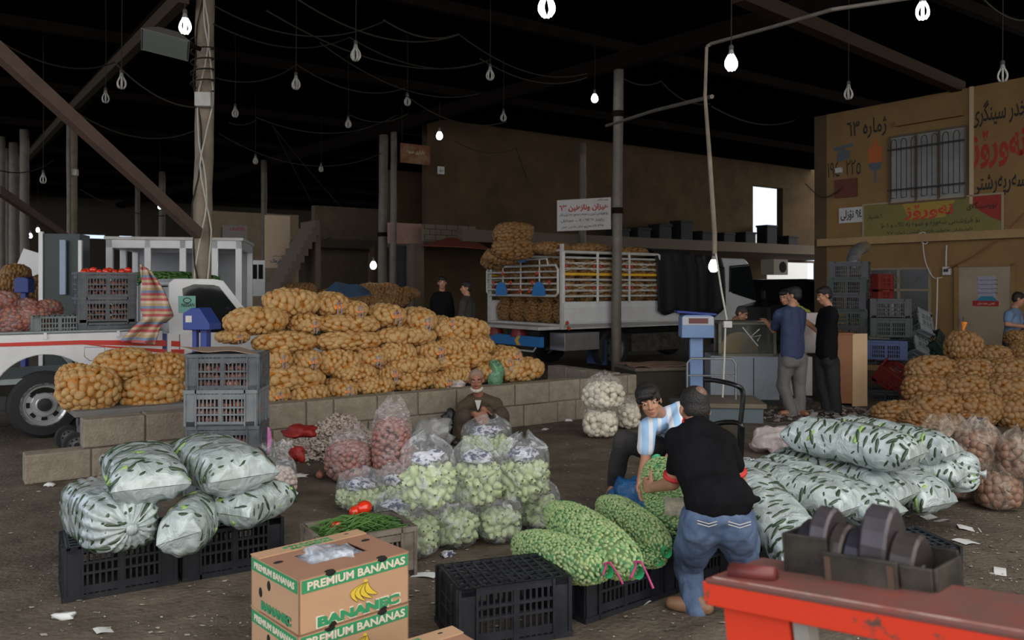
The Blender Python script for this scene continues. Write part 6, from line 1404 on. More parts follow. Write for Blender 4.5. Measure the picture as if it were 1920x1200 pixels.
# ------------------------------------------------------------------ counter, vitrine, cabinet, crates at right
KC = Frame((P(1332, 0, 11.2*K).x, 11.2*K), R(-6))
c0 = 0; c1 = KC(1532, 0)[0]; ckt = KC(1400, 668)[1]
ct = thing('metal_counter', 'grey blue metal counter with dented front', 'counter', KC.o, KC.a)
xm = KC(1462, 0)[0]
MB().bb((0, 0, .06), (xm, .7, ckt)).obj('counter_body', M_deskg, ct, bevel=.01); MB().bb((xm+.01, .25, .10), (c1, .75, ckt-.02)).obj('counter_wing', mat('white_enamel', (.50, .50, .50), .5, c2=(.3, .3, .3), ns=2), ct, bevel=.01)
MB().bb((.03, .03, 0), (c1-.05, .7, .08)).obj('plinth', M_black, ct)
MB().bb((xm*.62, -.008, .08), (xm*.63, .0, ckt-.03)).obj('panel_joint', M_hole, ct)
vt = thing('glass_vitrine', 'dusty glass display case standing on the counter', 'display case', KC.o+Vector((0, 0, ckt)), KC.a)
v0_, vz = KC(1350, 604); v1_ = KC(1453, 0)[0]; vh = vz-ckt
f = MB()
for x in (v0_, v1_):
    for y in (.02, .5): f.bb((x-.02, y-.02, 0), (x+.02, y+.02, vh))
for z in (0.015, vh-.015): f.bb((v0_, 0, z-.02), (v1_, .04, z+.02)); f.bb((v0_, .48, z-.02), (v1_, .52, z+.02)); f.bb((v0_-.02, 0, z-.02), (v0_+.02, .5, z+.02)); f.bb((v1_-.02, 0, z-.02), (v1_+.02, .5, z+.02))
f.obj('vitrine_frame', mat('dull_brass_frame', (.20, .19, .15), .5, .4, c2=(.1, .09, .07), ns=8), vt)
MB().bb((v0_, .018, .03), (v1_, .024, vh-.03)).bb((v1_-.003, .02, .03), (v1_+.003, .5, vh-.03)).obj('front_glass', M_glassl, vt)
MB().bb((v0_, .48, 0), (v1_, .5, vh)).obj('inner_shade_panel', mat('dark_shade_panel', (.04, .04, .035), .8), vt)  # dark sheet added so the inside of the case looks shaded
MB().bb((v0_, 0, vh-.01), (v1_, .52, vh+.012)).obj('top_board', mat('dark_board', (.09, .08, .06), .7), vt)
MB().prism([(v0_+.02, .03)]+[(v0_+.30+.28*math.cos(R(a)), .04+.30*math.sin(R(a))) for a in range(150, -1, -15)]+[(v0_+.58, .03)], .20, .24).obj('brown_paper', mat('orange_brown_paper', (.42, .25, .10), .8), vt)
cr_ = MB(); zx = v0_+(v1_-v0_)*.62
cr_.tube([(zx-.16, .012, vh*.85), (zx+.06, .012, vh*.30)], .008, 5).tube([(zx+.08, .012, vh*.8), (zx-.05, .012, vh*.55), (zx+.10, .012, vh*.62), (zx+.05, .012, vh*.45)], .008, 5); cr_.obj('chalk_scrawl', M_paper, vt)
wsk = thing('white_sack', 'white printed sack standing between the two men at the counter', 'sack', P(1513, 660, 10.9*K)); 
MB().lathe([(.01, -.0), (.17, .0), (.19, .2), (.18, .42), (.15, .5), (.17, .56), (.02, .54)], None, 18).obj('sack_body', mat('white_woven_sack', (.55, .52, .52), .7, c2=(.45, .25, .22), ns=7, amt=.68), wsk, smooth=True)
wc_ = thing('wooden_cabinet', 'brown wooden cabinet with a pale plywood side', 'cabinet', (0, 0, 0)); cp = G(1598, 762); wc_.location = cp; wc_.rotation_euler = (0, 0, R(-10)); cs = F/cp.y; chh = P(0, 627, cp.y).z
MB().bb((-.255, 0, .04), (0, .42, chh)).obj('cabinet_front', M_wood, wc_); 
wr = wc_; sd = MB().bb((0, -.01, .0), (.235, .012, chh+.01)).obj('plywood_side', M_ply, wc_); sd.rotation_euler = (0, 0, R(22))
MB().bb((-.27, -.02, chh), (.02, .44, chh+.02)).obj('cabinet_top', M_wood, wc_)
# low wooden scale platform right of the handcart and timber behind
pl = thing('low_platform', 'low wooden topped grey platform behind the black handcart', 'platform', G(1330, 792), R(-6)); py_ = P(0, 765, pl.location.y).z
MB().bb((0, 0, 0), (.66, .8, py_)).obj('platform_base', mat('grey_blue_base', (.10, .13, .15), .7), pl); MB().bb((-.02, -.03, py_), (.70, .84, py_+.06)).obj('platform_top', M_plank, pl, bevel=.008)
p2_ = thing('timber_platform', 'dark timber bench with brown boards before the truck wheel', 'bench', P(1192, 0, 12*K), AV*.4); p2_.location.z = 0; zb2 = P(0, 690, 12*K).z
MB().bb((0, 0, 0), (1.15, .9, zb2-.05)).obj('bench_base', mat('dark_timber', (.05, .04, .03), .9), p2_); MB().bb((-.03, -.05, zb2-.05), (1.2, .9, zb2)).obj('bench_top', M_plank, p2_)
tag(MB().grid(lambda u, v: (-.05+1.1*u, -.02+.8*v, zb2+.015+.04*noise.noise(Vector((u*4, v*4, 0)))), 12, 8).obj('flattened_cardboard', mat('brown_board', (.25, .15, .10), .9), None, p2_.location, AV*.4, solid=.01), 'flattened brown cardboard lying on the dark timber bench', 'cardboard')
# crates stacked by the office wall
CK = [('black', M_crate, 1593, 498, 12.3, -28, 0, 'topmost black crate under the silver duct'), ('green', M_crateg3, 1590, 527, 12.3, -28, 0, 'dark green crate second from the top by the duct'), ('black', M_crate, 1588, 556, 12.2, -28, 0, 'grey crate third from the top by the duct'), ('green', M_crateg3, 1590, 586, 12.2, -26, 0, 'dark green crate fourth from the top by the duct'), ('black', M_crate, 1590, 616, 12.2, -26, 0, 'black crate at the bottom behind the wooden cabinet'),
      ('red', M_crater, 1632, 520, 12.7, -60, 0, 'red crate end up beside the duct stack'), ('red', M_crater, 1632, 545, 12.7, -60, 0, 'second red crate below the first beside the duct stack'), ('pale', M_cratew, 1632, 572, 12.6, -60, 0, 'pale crate below the red crates'),
      ('black', M_crate, 1668, 568, 12.0, -20, 0, 'black crate topping the middle crate stack'), ('green', M_crateg3, 1668, 604, 11.8, -18, 0, 'wide green crate with pale rim in the middle stack'), ('blue', M_crateb, 1662, 646, 11.8, -26, 0, 'blue crate in the middle stack'), ('black', M_crate, 1640, 655, 12.0, -20, 0, 'black crate left of the blue crate'),
      ('red', M_crater, 1672, 696, 11.6, -30, 22, 'red crate tipped forward low in the crate heap'), ('black', M_crate, 1655, 738, 11.6, -15, 0, 'black crate lowest in the heap left of the right potato pile'), ('green', M_crateg3, 1688, 735, 11.7, -30, 0, 'green crate at the foot of the heap behind potatoes')]
for k, m, px, py, Y, rz, tilt, lb in CK:
    Y *= K; t = crate(k, m, lb, P(px, py+27, Y), R(rz), group=None)
    if tilt: t.rotation_euler = (R(tilt), R(35), R(rz))
for px, py, rx, rz, lb in ((1722, 615, 66, -62, 'upper pale rimmed crate leaning on its side against the wall'), (1713, 655, 62, -60, 'lower pale rimmed crate leaning on its side against the wall'), (1748, 662, 30, -50, 'dark teal crate slumped beside the leaning crates')):
    t = crate('palegrid' if 'teal' not in lb else 'green', M_crateg2 if 'teal' not in lb else M_crateg3, lb, P(px, py+8, 11.9*K), 0, rot=(R(rx), R(-28), R(rz)))
fr0 = MB().bb((1.5, 0, 0), (1.6, .1, .1)); 
# objects on the upper ledge of the far building
g = random.Random(31)
for i in range(9):
    px = 1180+i*40; t_ = BK.t(px); hh = g.uniform(.3, .9)
    o = MB().bb((-.3, 0, 0), (.3, .5, hh)).bb((-.33, -.03, hh-.08), (.33, .53, hh)).obj('storage_box', mat('dark_clutter', (.018, .018, .022), .8), None, BK.o+BK.d*t_+U*.3+Vector((0, 0, zs)), AV, bevel=.02)
    tag(o, 'dark box on the far upper ledge, %s' % nth(i, 9), 'box', 'dark boxes on the far upper ledge')
# ------------------------------------------------------------------ black handcart by the crouching man
hc = thing('handcart', 'black tubular handcart standing right of the crouching man', 'handcart', (0, 0, 0)); Yh = 6.6
MB().tube(spl([P(1320, 712, Yh+.3), P(1345, 714, Yh+.2), P(1378, 722, Yh), P(1392, 733, Yh), P(1392, 760, Yh), P(1388, 800, Yh), P(1386, 868, Yh)]), .020, 8).tube(spl([P(1335, 797, Yh+.3), P(1360, 792, Yh+.2), P(1388, 795, Yh), P(1391, 815, Yh), P(1388, 868, Yh)]), .022, 8).obj('tube_frame', mat('black_gloss_tube', (.012, .012, .012), .2), hc, smooth=True)
MB().bb((-.55, -.0, 0), (.05, .55, .05)).obj('cart_plate', M_black, hc, P(1386, 880, Yh)-Vector((0, 0, .03)))
zc_ = P(0, 885, Yh).z
for dx_ in (-.45, .0): wheel(hc, P(1386, 900, Yh)*1+Vector((dx_, .1, 0)), max(.06, P(0, 900, Yh).z-.0), .05, True, 1, mt=M_steel)
# ------------------------------------------------------------------ red machine with iron weights, close to the lens
Y0 = 1.75; rm = thing('red_scale_beam', 'worn red steel scale beam close to the viewer at bottom right', 'scale beam', (0, 0, 0))
A_ = P(1333, 1092, 1.95); B_ = P(1960, 1205, 1.42); d = (B_-A_); L = d.length; ang = math.atan2(d.y, d.x); el = math.asin(d.z/L)
rm.location = A_; rm.rotation_euler = (0, -el, ang)
MB().bb((-.025, 0, -.055), (L+.3, .012, .0)).obj('front_flange', M_redf, rm, bevel=.003)
MB().bb((-.015, -.002, -.004), (L+.3, .235, .008)).obj('top_plate', M_redtop, rm, bevel=.003)
MB().cyl((.02, .06, .012), (.13, .07, .022), .024, .016, 16).obj('pivot_knob', mat('dark_red_knob', (.16, .035, .03), .4), rm, smooth=True)
MB().bb((.015, .02, -.9), (.185, .10, -.05)).obj('red_leg', M_redf, rm); MB().bb((.195, .02, -.9), (.23, .06, -.05)).obj('grey_leg', mat('grey_weathered_post', (.3, .28, .25), .7), rm)
MB().bb((.0, .008, -.003), (L+.2, .011, .011)).obj('chipped_edge', mat('chipped_pale_paint', (.55, .45, .40), .5, c2=(.35, .08, .05), ns=20, amt=.5), rm)
wt = thing('weight_tray', 'grey steel tray on the red beam holding iron weights', 'tray', P(1478, 1092, 1.96), ang+R(2)); wt.rotation_euler = (0, -el*.75, ang+R(2))
w = .335; hgt = .115
MB().bb((0, 0, 0), (w*.31, .008, hgt)).bb((w*.30, -.018, -.03), (w*.80, -.008, hgt*.78)).bb((w*.80, -.006, 0), (w, .004, hgt*.72)).bb((w, 0, 0), (w+.008, .14, hgt*.72)).bb((0, .14, 0), (w, .148, hgt*.8)).bb((-.008, 0, 0), (0, .14, hgt)).bb((0, 0, -.01), (w, .148, 0)).obj('steel_tray', M_irong, wt, bevel=.002)
for q_ in (.34, .76): MB().bb((w*(q_-.02), -.021, -.02), (w*(q_+.02), -.018, hgt*.7)).obj('tray_rib', mat('rust_streak', (.10, .06, .04), .7), wt)
mt_ = Vector(wt.location); Mw = Matrix.Rotation(ang+R(2), 3, 'Z')
for i, (x, wd, zt_, lb) in enumerate([(.022, .03, .14, 'small dark weight at the left end of the steel tray'), (.062, .044, .185, 'taller purple grey weight second from the left in the tray'), (.103, .034, .160, 'low blackish weight third from the left in the tray'), (.142, .038, .165, 'low dark weight fourth from the left in the tray'), (.192, .060, .235, 'tallest iron weight standing up in the tray'), (.252, .056, .195, 'right hand brown grey weight leaning on the tallest')]):
    r = zt_*.5; o = thing('iron_weight', lb, 'iron weight', mt_+Mw @ Vector((x, .072, zt_*.5+.004-x*.16)), ang+R(2), scale=(1, .062/r, 1))
    n6 = 8 if i % 2 else 24
    MB().lathe([(0, -wd/2), (r*.93, -wd/2), (r, -wd/2+.006), (r, wd/2-.006), (r*.93, wd/2), (0, wd/2)], Matrix.Rotation(R(90), 3, 'Y'), 20).obj('weight_body', mat('iron_%d' % (i % 3), [(.045, .038, .048), (.10, .085, .095), (.08, .062, .058)][i % 3], .35, .5, c2=[(.03, .03, .05), (.06, .05, .055), (.05, .04, .04)][i % 3], ns=14), o, smooth=False)
    MB().lathe([(0, wd/2), (r*.35, wd/2), (r*.33, wd/2+.004), (0, wd/2+.004)], Matrix.Rotation(R(90), 3, 'Y'), 16).obj('hub', M_iron, o)
# ------------------------------------------------------------------ people
def bake(o, voxel, iters=3):
    m = o.modifiers.new('r', 'REMESH'); m.mode = 'VOXEL'; m.voxel_size = voxel; m.use_smooth_shade = True
    s = o.modifiers.new('s', 'SMOOTH'); s.factor = .5; s.iterations = iters
    bpy.context.view_layer.update()
    me = bpy.data.meshes.new_from_object(o.evaluated_get(bpy.context.evaluated_depsgraph_get()))
    o.modifiers.clear(); old = o.data; mt = [q for q in old.materials]; o.data = me
    me.materials.clear(); [me.materials.append(q) for q in mt]
    me.polygons.foreach_set('use_smooth', [True]*len(me.polygons)); return o
class Body(MB):
    def cap(s, a, b, r0, r1, n=14):
        a = Vector(a); b = Vector(b); s.cyl(a, b, r0, r1, n); s.ell(a, (r0, r0, r0)); s.ell(b, (r1, r1, r1)); return s
    def chain(s, pts, rs):
        for i in range(len(pts)-1): s.cap(pts[i], pts[i+1], rs[i], rs[i+1])
        return s
    def slab(s, a, b, wa, wb, ta, tb, side):   # flattened limb/torso section from a to b, width along side
        a = Vector(a); b = Vector(b); n = 7; side = Vector(side).normalized()
        for k in range(n):
            t = k/(n-1)*2-1
            for (p, w, th) in ((a, wa, ta), (b, wb, tb)): pass
            pa = a+side*t*(wa-ta); pb = b+side*t*(wb-tb); s.cap(pa, pb, ta*(1-.12*t*t), tb*(1-.12*t*t), 12)
        return s
def crumple_cloth(o, amp=.010, sc=9, seed=0):
    me = o.data; n = len(me.vertices); co = np.empty(n*3); me.vertices.foreach_get('co', co); co = co.reshape(-1, 3)
    no = np.empty(n*3); me.vertices.foreach_get('normal', no); no = no.reshape(-1, 3)
    d = np.array([noise.noise(Vector((c[0]*sc+seed, c[1]*sc, c[2]*sc*.6)))+.5*noise.noise(Vector((c[0]*sc*2.3, c[1]*sc*2.3+seed, c[2]*sc*1.5))) for c in co])
    me.vertices.foreach_set('co', (co+no*(d*amp)[:, None]).ravel()); me.update()
def hand(b, w, d, pn, curl=.6, s=1., thumb=1, spread=1.):
    """w wrist, d direction to fingers, pn palm normal"""
    d = Vector(d).normalized(); pn = Vector(pn); pn = (pn-d*pn.dot(d)).normalized(); sd = d.cross(pn).normalized()*thumb
    w = Vector(w)
    for k in (-1, -.33, .33, 1): b.cap(w+sd*.014*k*s, w+d*.085*s+sd*.030*k*s, .015*s, .0125*s, 8)
    for k, L in ((-1.05, .060), (-.35, .078), (.35, .084), (1.05, .076)):
        p = w+d*.088*s+sd*.030*k*s; a = curl*.35; q = d
        for j, (f_, r) in enumerate(((.48, .0100), (.30, .0090), (.24, .0078))):
            q = (d*math.cos(a)+pn*math.sin(a)+sd*k*.06*spread).normalized(); e = p+q*L*f_*s; b.cap(p, e, r*s, r*.93*s, 8); p = e; a += curl
    p = w+d*.022*s+sd*.030*s; q = (d*.55+sd*.75+pn*.3).normalized()
    for L, r in ((.040, .0125), (.030, .011), (.024, .0095)):
        e = p+q*L*s; b.cap(p, e, r*s, r*.93*s, 8); p = e; q = (q+d*.25+pn*.30*curl).normalized()
def head(b, c, fw, up, s=1., beard=False):
    """adds skull, face, ears to body b ; returns matrix (x right of the person, y forward, z up)"""
    fw = Vector(fw).normalized(); up = Vector(up); up = (up-fw*up.dot(fw)).normalized(); rt = fw.cross(up)
    M = Matrix((rt, fw, up)).transposed(); c = Vector(c)
    def e(p, d): b.ell(c+M @ (Vector(p)*s), [x*s for x in d], M, 2)
    e((0, -.012, .030), (.076, .094, .084)); e((0, .020, -.035), (.060, .068, .072)); e((0, .055, -.088), (.030, .026, .022)); e((0, .030, -.070), (.048, .050, .036))
    for x in (-1, 1):
        e((x*.078, -.010, -.012), (.009, .020, .031)); e((x*.036, .055, -.030), (.022, .022, .020)); e((x*.032, .070, .020), (.026, .015, .008))
        b.ell(c+M @ (Vector((x*.032, .068, .003))*s), [.0155*s, .012*s, .010*s], M, 2)
    b.cap(c+M @ (Vector((0, .080, .012))*s), c+M @ (Vector((0, .104, -.028))*s), .008*s, .013*s, 8); e((-.011, .092, -.033), (.009, .010, .007)); e((.011, .092, -.033), (.009, .010, .007))
    e((0, .080, -.060), (.024, .010, .006)); e((0, .078, -.070), (.020, .010, .006))
    return M
def eyes(t, c, M, s):
    w = MB(); i_ = MB(); br = MB(); lp = MB(); c = Vector(c)
    for x in (-1, 1):
        w.ell(c+M @ (Vector((x*.032, .0745, .003))*s), [.0125*s, .0085*s, .0065*s], M); i_.ell(c+M @ (Vector((x*.032+.001, .0815, .003))*s), [.0055*s, .003*s, .0055*s], M)
        br.cap if False else br.tube([c+M @ (Vector((x*.015, .084, .022))*s), c+M @ (Vector((x*.034, .082, .029))*s), c+M @ (Vector((x*.052, .068, .024))*s)], [.0045*s, .006*s, .003*s], 6)
    lp.ell(c+M @ (Vector((0, .0875, -.0605))*s), [.020*s, .0045*s, .0035*s], M); lp.ell(c+M @ (Vector((0, .0865, -.068))*s), [.017*s, .0045*s, .004*s], M)
    w.obj('eye', M_eye, t, smooth=True); i_.obj('iris', M_iris, t, smooth=True); br.obj('eyebrow', M_hair, t, smooth=True); lp.obj('lips', M_lip, t, smooth=True)
def hair(t, c, M, s, m=None, style='short', vox=.006):
    b = Body(); c = Vector(c)
    def e(p, d): b.ell(c+M @ (Vector(p)*s), [x*s for x in d], M, 3)
    if style == 'short':
        e((0, -.022, .042), (.082, .094, .084)); e((0, -.050, -.010), (.074, .058, .060)); e((0, .045, .082), (.062, .045, .030)); e((0, .070, .068), (.050, .018, .018))
    elif style == 'fringe':
        e((0, -.018, .046), (.088, .102, .088)); e((0, -.055, -.010), (.076, .060, .060)); e((0, .050, .078), (.072, .048, .036)); e((.015, .080, .056), (.056, .020, .022)); e((-.065, .03, .03), (.022, .035, .035)); e((.065, .03, .03), (.022, .035, .035))
    elif style == 'crop':
        e((0, -.018, .038), (.079, .094, .083)); e((0, -.048, -.010), (.072, .055, .058))
    elif style == 'bald':
        for a in range(-110, 111, 20): 
            e((.070*math.sin(R(a)), -.024-.068*math.cos(R(a)), -.004), (.022, .022, .050))
            if abs(a) > 45: e((.066*math.sin(R(a)), -.022-.062*math.cos(R(a)), .045), (.022, .024, .040))
        e((0, .030, .082), (.060, .045, .030)); e((-.045, 0, .078), (.030, .07, .03)); e((.045, 0, .078), (.030, .07, .03)); e((0, -.075, .0), (.045, .022, .05))
    o = b.obj('hair', m or M_hair, t); bake(o, vox, 1); return o
def rel(t, j): return {k: Vector(v)-Vector(t.location) for k, v in j.items()}

# 1. crouching man in black shirt and denim, seen from behind
t = thing('person', 'person seen from behind in black t-shirt with red cuffs and faded jeans, bent over sack', 'person', G(1300, 1150), group=None)
J = rel(t, dict(hd=P(1302, 766, 4.50), nk=P(1305, 800, 4.42), sl=P(1276, 830, 4.40), sr=P(1360, 830, 4.38), el=P(1262, 905, 4.48), wl=P(1226, 914, 4.72), er=P(1386, 905, 4.42), wr=P(1350, 935, 4.75),
     ch=P(1318, 858, 4.38), wa=P(1338, 925, 4.22), pv=P(1345, 955, 4.12), hl=P(1318, 980, 4.14), hr=P(1374, 982, 4.12), kl=P(1288, 1058, 4.42), kr=P(1398, 1060, 4.40), al=P(1302, 1128, 4.32), ar=P(1402, 1118, 4.42)))
b = Body(); M = head(b, J['hd'], (J['hd']-J['nk']).normalized()*.0+Vector((-.10, 1, -.30)), (-.02, .3, 1), 1.0)
b.cap(J['nk'], J['hd']+Vector((0, -.01, -.05)), .062, .055)
b.slab(J['nk']+Vector((0, .02, -.10)), J['wa']+Vector((0, .03, 0)), .12, .10, .05, .06, J['sr']-J['sl']); b.slab(J['wa']+Vector((0, .03, 0)), J['pv']+Vector((0, .03, 0)), .10, .12, .06, .07, J['sr']-J['sl'])
for s, a in (('l', .0), ('r', 0)):
    b.chain([J['s'+s], J['e'+s], J['w'+s]], [.052, .042, .028]); b.chain([J['h'+s], J['k'+s], J['a'+s]], [.085, .055, .040])
hand(b, J['wl'], (-.35, .85, -.1), (.8, .5, 0), .75, 1.0, -1); hand(b, J['wr'], (-.4, .9, .1), (-.6, .2, .2), .6, 1.0, 1)
bake(b.obj('body', M_skin, t), .007, 2)
hair(t, J['hd'], M, 1.02, M_hair, 'crop'); bp_ = Body(); bp_.ell(J['hd']+M @ Vector((.012, -.072, .062)), (.040, .036, .048), M, 3); bp_.obj('bald_patch', mat('thinning_scalp', (.20, .11, .07), .6, c2=(.05, .03, .025), ns=40, amt=.62), t, smooth=True)
ch = Body(); sd = J['sr']-J['sl']
ch.slab(J['nk']+Vector((0, .0, -.075)), J['wa']+Vector((0, 0, .0)), .185, .168, .088, .105, sd); ch.slab(J['wa'], J['pv']+Vector((.010, .0, .055)), .170, .192, .115, .128, sd)
ch.cap(J['nk']+Vector((0, 0, -.03)), J['nk']+Vector((0, 0, -.09)), .068, .10)
ch.chain([J['sl'], J['nk']+Vector((0, .0, -.022)), J['sr']], [.070, .085, .070]); ch.cap(J['pv']+Vector((.12, -.02, .05)), J['pv']+Vector((.20, .0, .05)), .06, .02)
eL = J['sl'].lerp(J['el'], .62); eR = J['sr'].lerp(J['er'], .55)
ch.chain([J['sl']+Vector((.02, 0, 0)), eL], [.072, .062]); ch.chain([J['sr']-Vector((.02, 0, 0)), eR], [.072, .060]); ch.chain([J['sl'], J['ch']], [.07, .09]); ch.chain([J['sr'], J['ch']], [.07, .09])
o = ch.obj('t_shirt', M_tblack, t); bake(o, .008, 3); crumple_cloth(o, .012, 8)
for (p, q, r) in ((eL, J['el'], .061), (eR, J['er'], .060)):
    d = (q-p).normalized(); MB().cyl(p+d*.045, p+d*.062, r, r*.98, 20, True).obj('red_cuff', M_tred, t, smooth=True)
MB().tube([J['nk']+Vector((.070*math.cos(a/10*6.28), .066*math.sin(a/10*6.28)+.005, .026+.014*math.sin(a/10*6.28))) for a in range(10)], .006, 8, closed=True).obj('red_collar', M_tred, t, smooth=True)
jn = Body(); jn.slab(J['pv']+Vector((0, .02, .02)), J['pv']-Vector((0, -.01, .04)), .160, .185, .085, .12, sd)
for s in 'lr': jn.chain([J['h'+s], J['h'+s].lerp(J['k'+s], .5)+Vector((0, -.01, 0)), J['k'+s], J['k'+s].lerp(J['a'+s], .5), J['a'+s]+Vector((0, 0, -.03))], [.118, .098, .078, .066, .060])
o = jn.obj('jeans', M_jean, t); bake(o, .008, 3); crumple_cloth(o, .016, 11, 3)
pk2 = MB()
for s, sx in (('l', -1), ('r', 1)):
    c = J['h'+s]+Vector((0, -.112, .0)); pk2.box(c, (.12, .012, .11), Matrix.Rotation(R(-12), 3, 'X'))
    for q in (.0, .014): MB().tube([c+Vector((-.055, -.010, .045-q)), c+Vector((0, -.014, .030-q)), c+Vector((.055, -.010, .045-q))], .0022, 4).obj('pocket_stitching', mat('pale_stitching', (.55, .50, .45), .8), t)
def shoe(t, a, d, m, L=.26, nm='shoe'):
    d = Vector(d).normalized(); b = Body(); a = Vector((a.x, a.y, .035-t.location.z)); sd = Vector((-d.y, d.x, 0))
    b.chain([a-d*.06, a+d*.02, a+d*(L*.42), a+d*(L-.08)], [.042, .046, .042, .034]); b.cap(a-d*.055, a+Vector((0, 0, .04)), .040, .042)
    o = b.obj(nm, m, t); bake(o, .009, 2); me = o.data
    for v in me.vertices: v.co.z = max(v.co.z, .004-t.location.z)
shoe(t, J['al'], (-1, .35, 0), M_shoe, .20); shoe(t, J['ar'], (.3, 1, 0), M_shoe)
# 2. boy in the striped football shirt
t = thing('person', 'person squatting in a sky blue and white striped shirt, looking up over the sack', 'person', G(1150, 925))
J = rel(t, dict(hd=P(1217, 752, 5.75), nk=P(1236, 775, 5.95), sl=P(1213, 800, 5.85), sr=P(1274, 768, 6.0), el=P(1211, 858, 5.85), wl=P(1200, 903, 5.55), er=P(1262, 850, 5.70), wr=P(1225, 905, 5.45), ch=P(1258, 785, 6.15), pv=P(1285, 822, 6.5),
     hl=P(1240, 845, 6.45), hr=P(1285, 850, 6.40), kl=P(1168, 826, 6.15), kr=P(1275, 850, 5.95), al=P(1152, 912, 6.45), ar=P(1262, 935, 6.2)))
b = Body(); M = head(b, J['hd'], (-.12, -1, -.10), (-.30, -.28, 1), 1.0)
b.cap(J['nk'], J['hd']+Vector((.01, .03, -.04)), .055, .050); b.slab(J['nk']+Vector((0, .04, -.08)), J['ch'], .10, .10, .05, .06, J['sr']-J['sl']); b.slab(J['ch'], J['pv'], .10, .10, .06, .07, J['sr']-J['sl'])
for s in 'lr': b.chain([J['s'+s], J['e'+s], J['w'+s]], [.046, .038, .026]); b.chain([J['h'+s], J['k'+s], J['a'+s]], [.075, .052, .038])
hand(b, J['wl'], (.05, -.35, -.9), (.6, -.6, 0), .6, .95, 1); hand(b, J['wr'], (-.1, -.4, -.9), (-.6, -.6, 0), .6, .95, -1)
b.chain([J['al'], J['al']+Vector((-.04, -.06, -.05)), J['al']+Vector((-.06, -.18, -.065))], [.036, .036, .026])
bake(b.obj('body', M_skin, t), .007, 2); hair(t, J['hd'], M, 1.0, M_hair, 'fringe'); eyes(t, J['hd'], M, 1.0)
ch = Body(); sd = J['sr']-J['sl']; ch.slab(J['nk']+Vector((.01, .04, -.075)), J['ch'], .140, .150, .078, .095, sd); ch.slab(J['ch'], J['pv'], .15, .16, .095, .105, sd)
ch.chain([J['sl'], J['sl'].lerp(J['el'], .72)], [.062, .060]); ch.chain([J['sr'], J['sr'].lerp(J['er'], .75)], [.062, .062]); ch.chain([J['sl'], J['ch']], [.06, .09]); ch.chain([J['sr'], J['ch']], [.06, .09])
ch.chain([J['sl'], J['nk']+Vector((.01, .02, -.045)), J['sr']], [.060, .068, .060])
o = ch.obj('striped_shirt', M_jersey, t); bake(o, .008, 3); crumple_cloth(o, .009, 9)
tr_ = Body(); tr_.slab(J['pv']+Vector((0, 0, .03)), J['pv']-Vector((0, 0, .04)), .15, .16, .09, .10, sd)
for s in 'lr': tr_.chain([J['h'+s], J['k'+s], J['a'+s]+Vector((0, 0, .03))], [.105, .082, .062])
o = tr_.obj('trousers', M_trouser, t); bake(o, .009, 3); crumple_cloth(o, .012, 9, 4)
shoe(t, J['al'], (-.5, -.9, 0), M_shoed, .24, 'sandal'); shoe(t, J['ar'], (-.1, -1, 0), M_shoed, .24, 'sandal')
b = Body(); b.ell(J['ch']+Vector((.05, -.105, -.02)), (.018, .01, .024)); b.obj('shirt_crest', M_ink, t)
# 3. old man squatting by the wall
t = thing('person', 'elderly person with white beard in dark brown clothes, squatting against the block wall', 'person', G(895, 838))
Yo = 9.15
J = rel(t, dict(hd=P(893, 713, Yo), nk=P(897, 740, Yo+.08), sl=P(868, 762, Yo+.08), sr=P(928, 758, Yo+.10), el=P(862, 788, Yo-.05), wl=P(890, 775, Yo-.30), er=P(940, 785, Yo-.05), wr=P(906, 766, Yo-.30), ch=P(899, 775, Yo+.18), pv=P(902, 815, Yo+.25),
     hl=P(888, 818, Yo+.2), hr=P(918, 818, Yo+.2), kl=P(868, 780, Yo-.25), kr=P(938, 778, Yo-.25), al=P(862, 830, Yo-.15), ar=P(945, 832, Yo-.15)))
b = Body(); M = head(b, J['hd'], (.04, -1, -.12), (-.04, -.12, 1), 1.06)
b.cap(J['nk'], J['hd']+Vector((0, .03, -.05)), .058, .052); b.slab(J['nk']-Vector((0, -.04, .10)), J['pv'], .12, .12, .05, .07, (1, 0, 0))
for s in 'lr': b.chain([J['s'+s], J['e'+s], J['w'+s]], [.048, .040, .028]); b.chain([J['h'+s], J['k'+s], J['a'+s]], [.08, .055, .040])
hand(b, J['wr'], (.15, -.25, -1), (-.3, -.9, 0), .25, 1.05, -1); hand(b, J['wl'], (.5, -.3, -.6), (.2, .9, 0), .4, 1.0, 1)
bake(b.obj('body', M_skind, t), .010, 2); eyes(t, J['hd'], M, 1.06); hair(t, J['hd'], M, 1.03, M_hairg, 'crop', .008)
bd = Body(); c = J['hd']
for a in range(-80, 81, 16): bd.ell(c+M @ Vector((.058*math.sin(R(a)), .022+.058*math.cos(R(a)), -.082-.020*math.cos(R(a)))), (.019, .016, .022), M)
bd.ell(c+M @ Vector((0, .058, -.104)), (.034, .026, .024), M); bd.ell(c+M @ Vector((0, .088, -.050)), (.022, .008, .005), M); o = bd.obj('beard', M_beard, t); bake(o, .007, 2)
ch = Body(); ch.slab(J['nk']+Vector((0, .02, -.07)), J['ch'], .175, .20, .085, .12, (1, 0, 0)); ch.slab(J['ch'], J['pv'], .20, .22, .12, .14, (1, 0, 0))
for s in 'lr': ch.chain([J['s'+s], J['e'+s], J['e'+s].lerp(J['w'+s], .75)], [.080, .068, .055])
ch.chain([J['sl'], J['nk']+Vector((0, .04, -.045)), J['sr']], [.078, .080, .078])
o = ch.obj('brown_shirt', M_olive, t); bake(o, .012, 3); crumple_cloth(o, .016, 8)
MB().prism([(-.035, .0), (.035, .0), (.012, -.09), (-.005, -.11)], -.012, .0).obj('undershirt', M_whited, t, J['nk']+Vector((.0, -.085, -.05)))
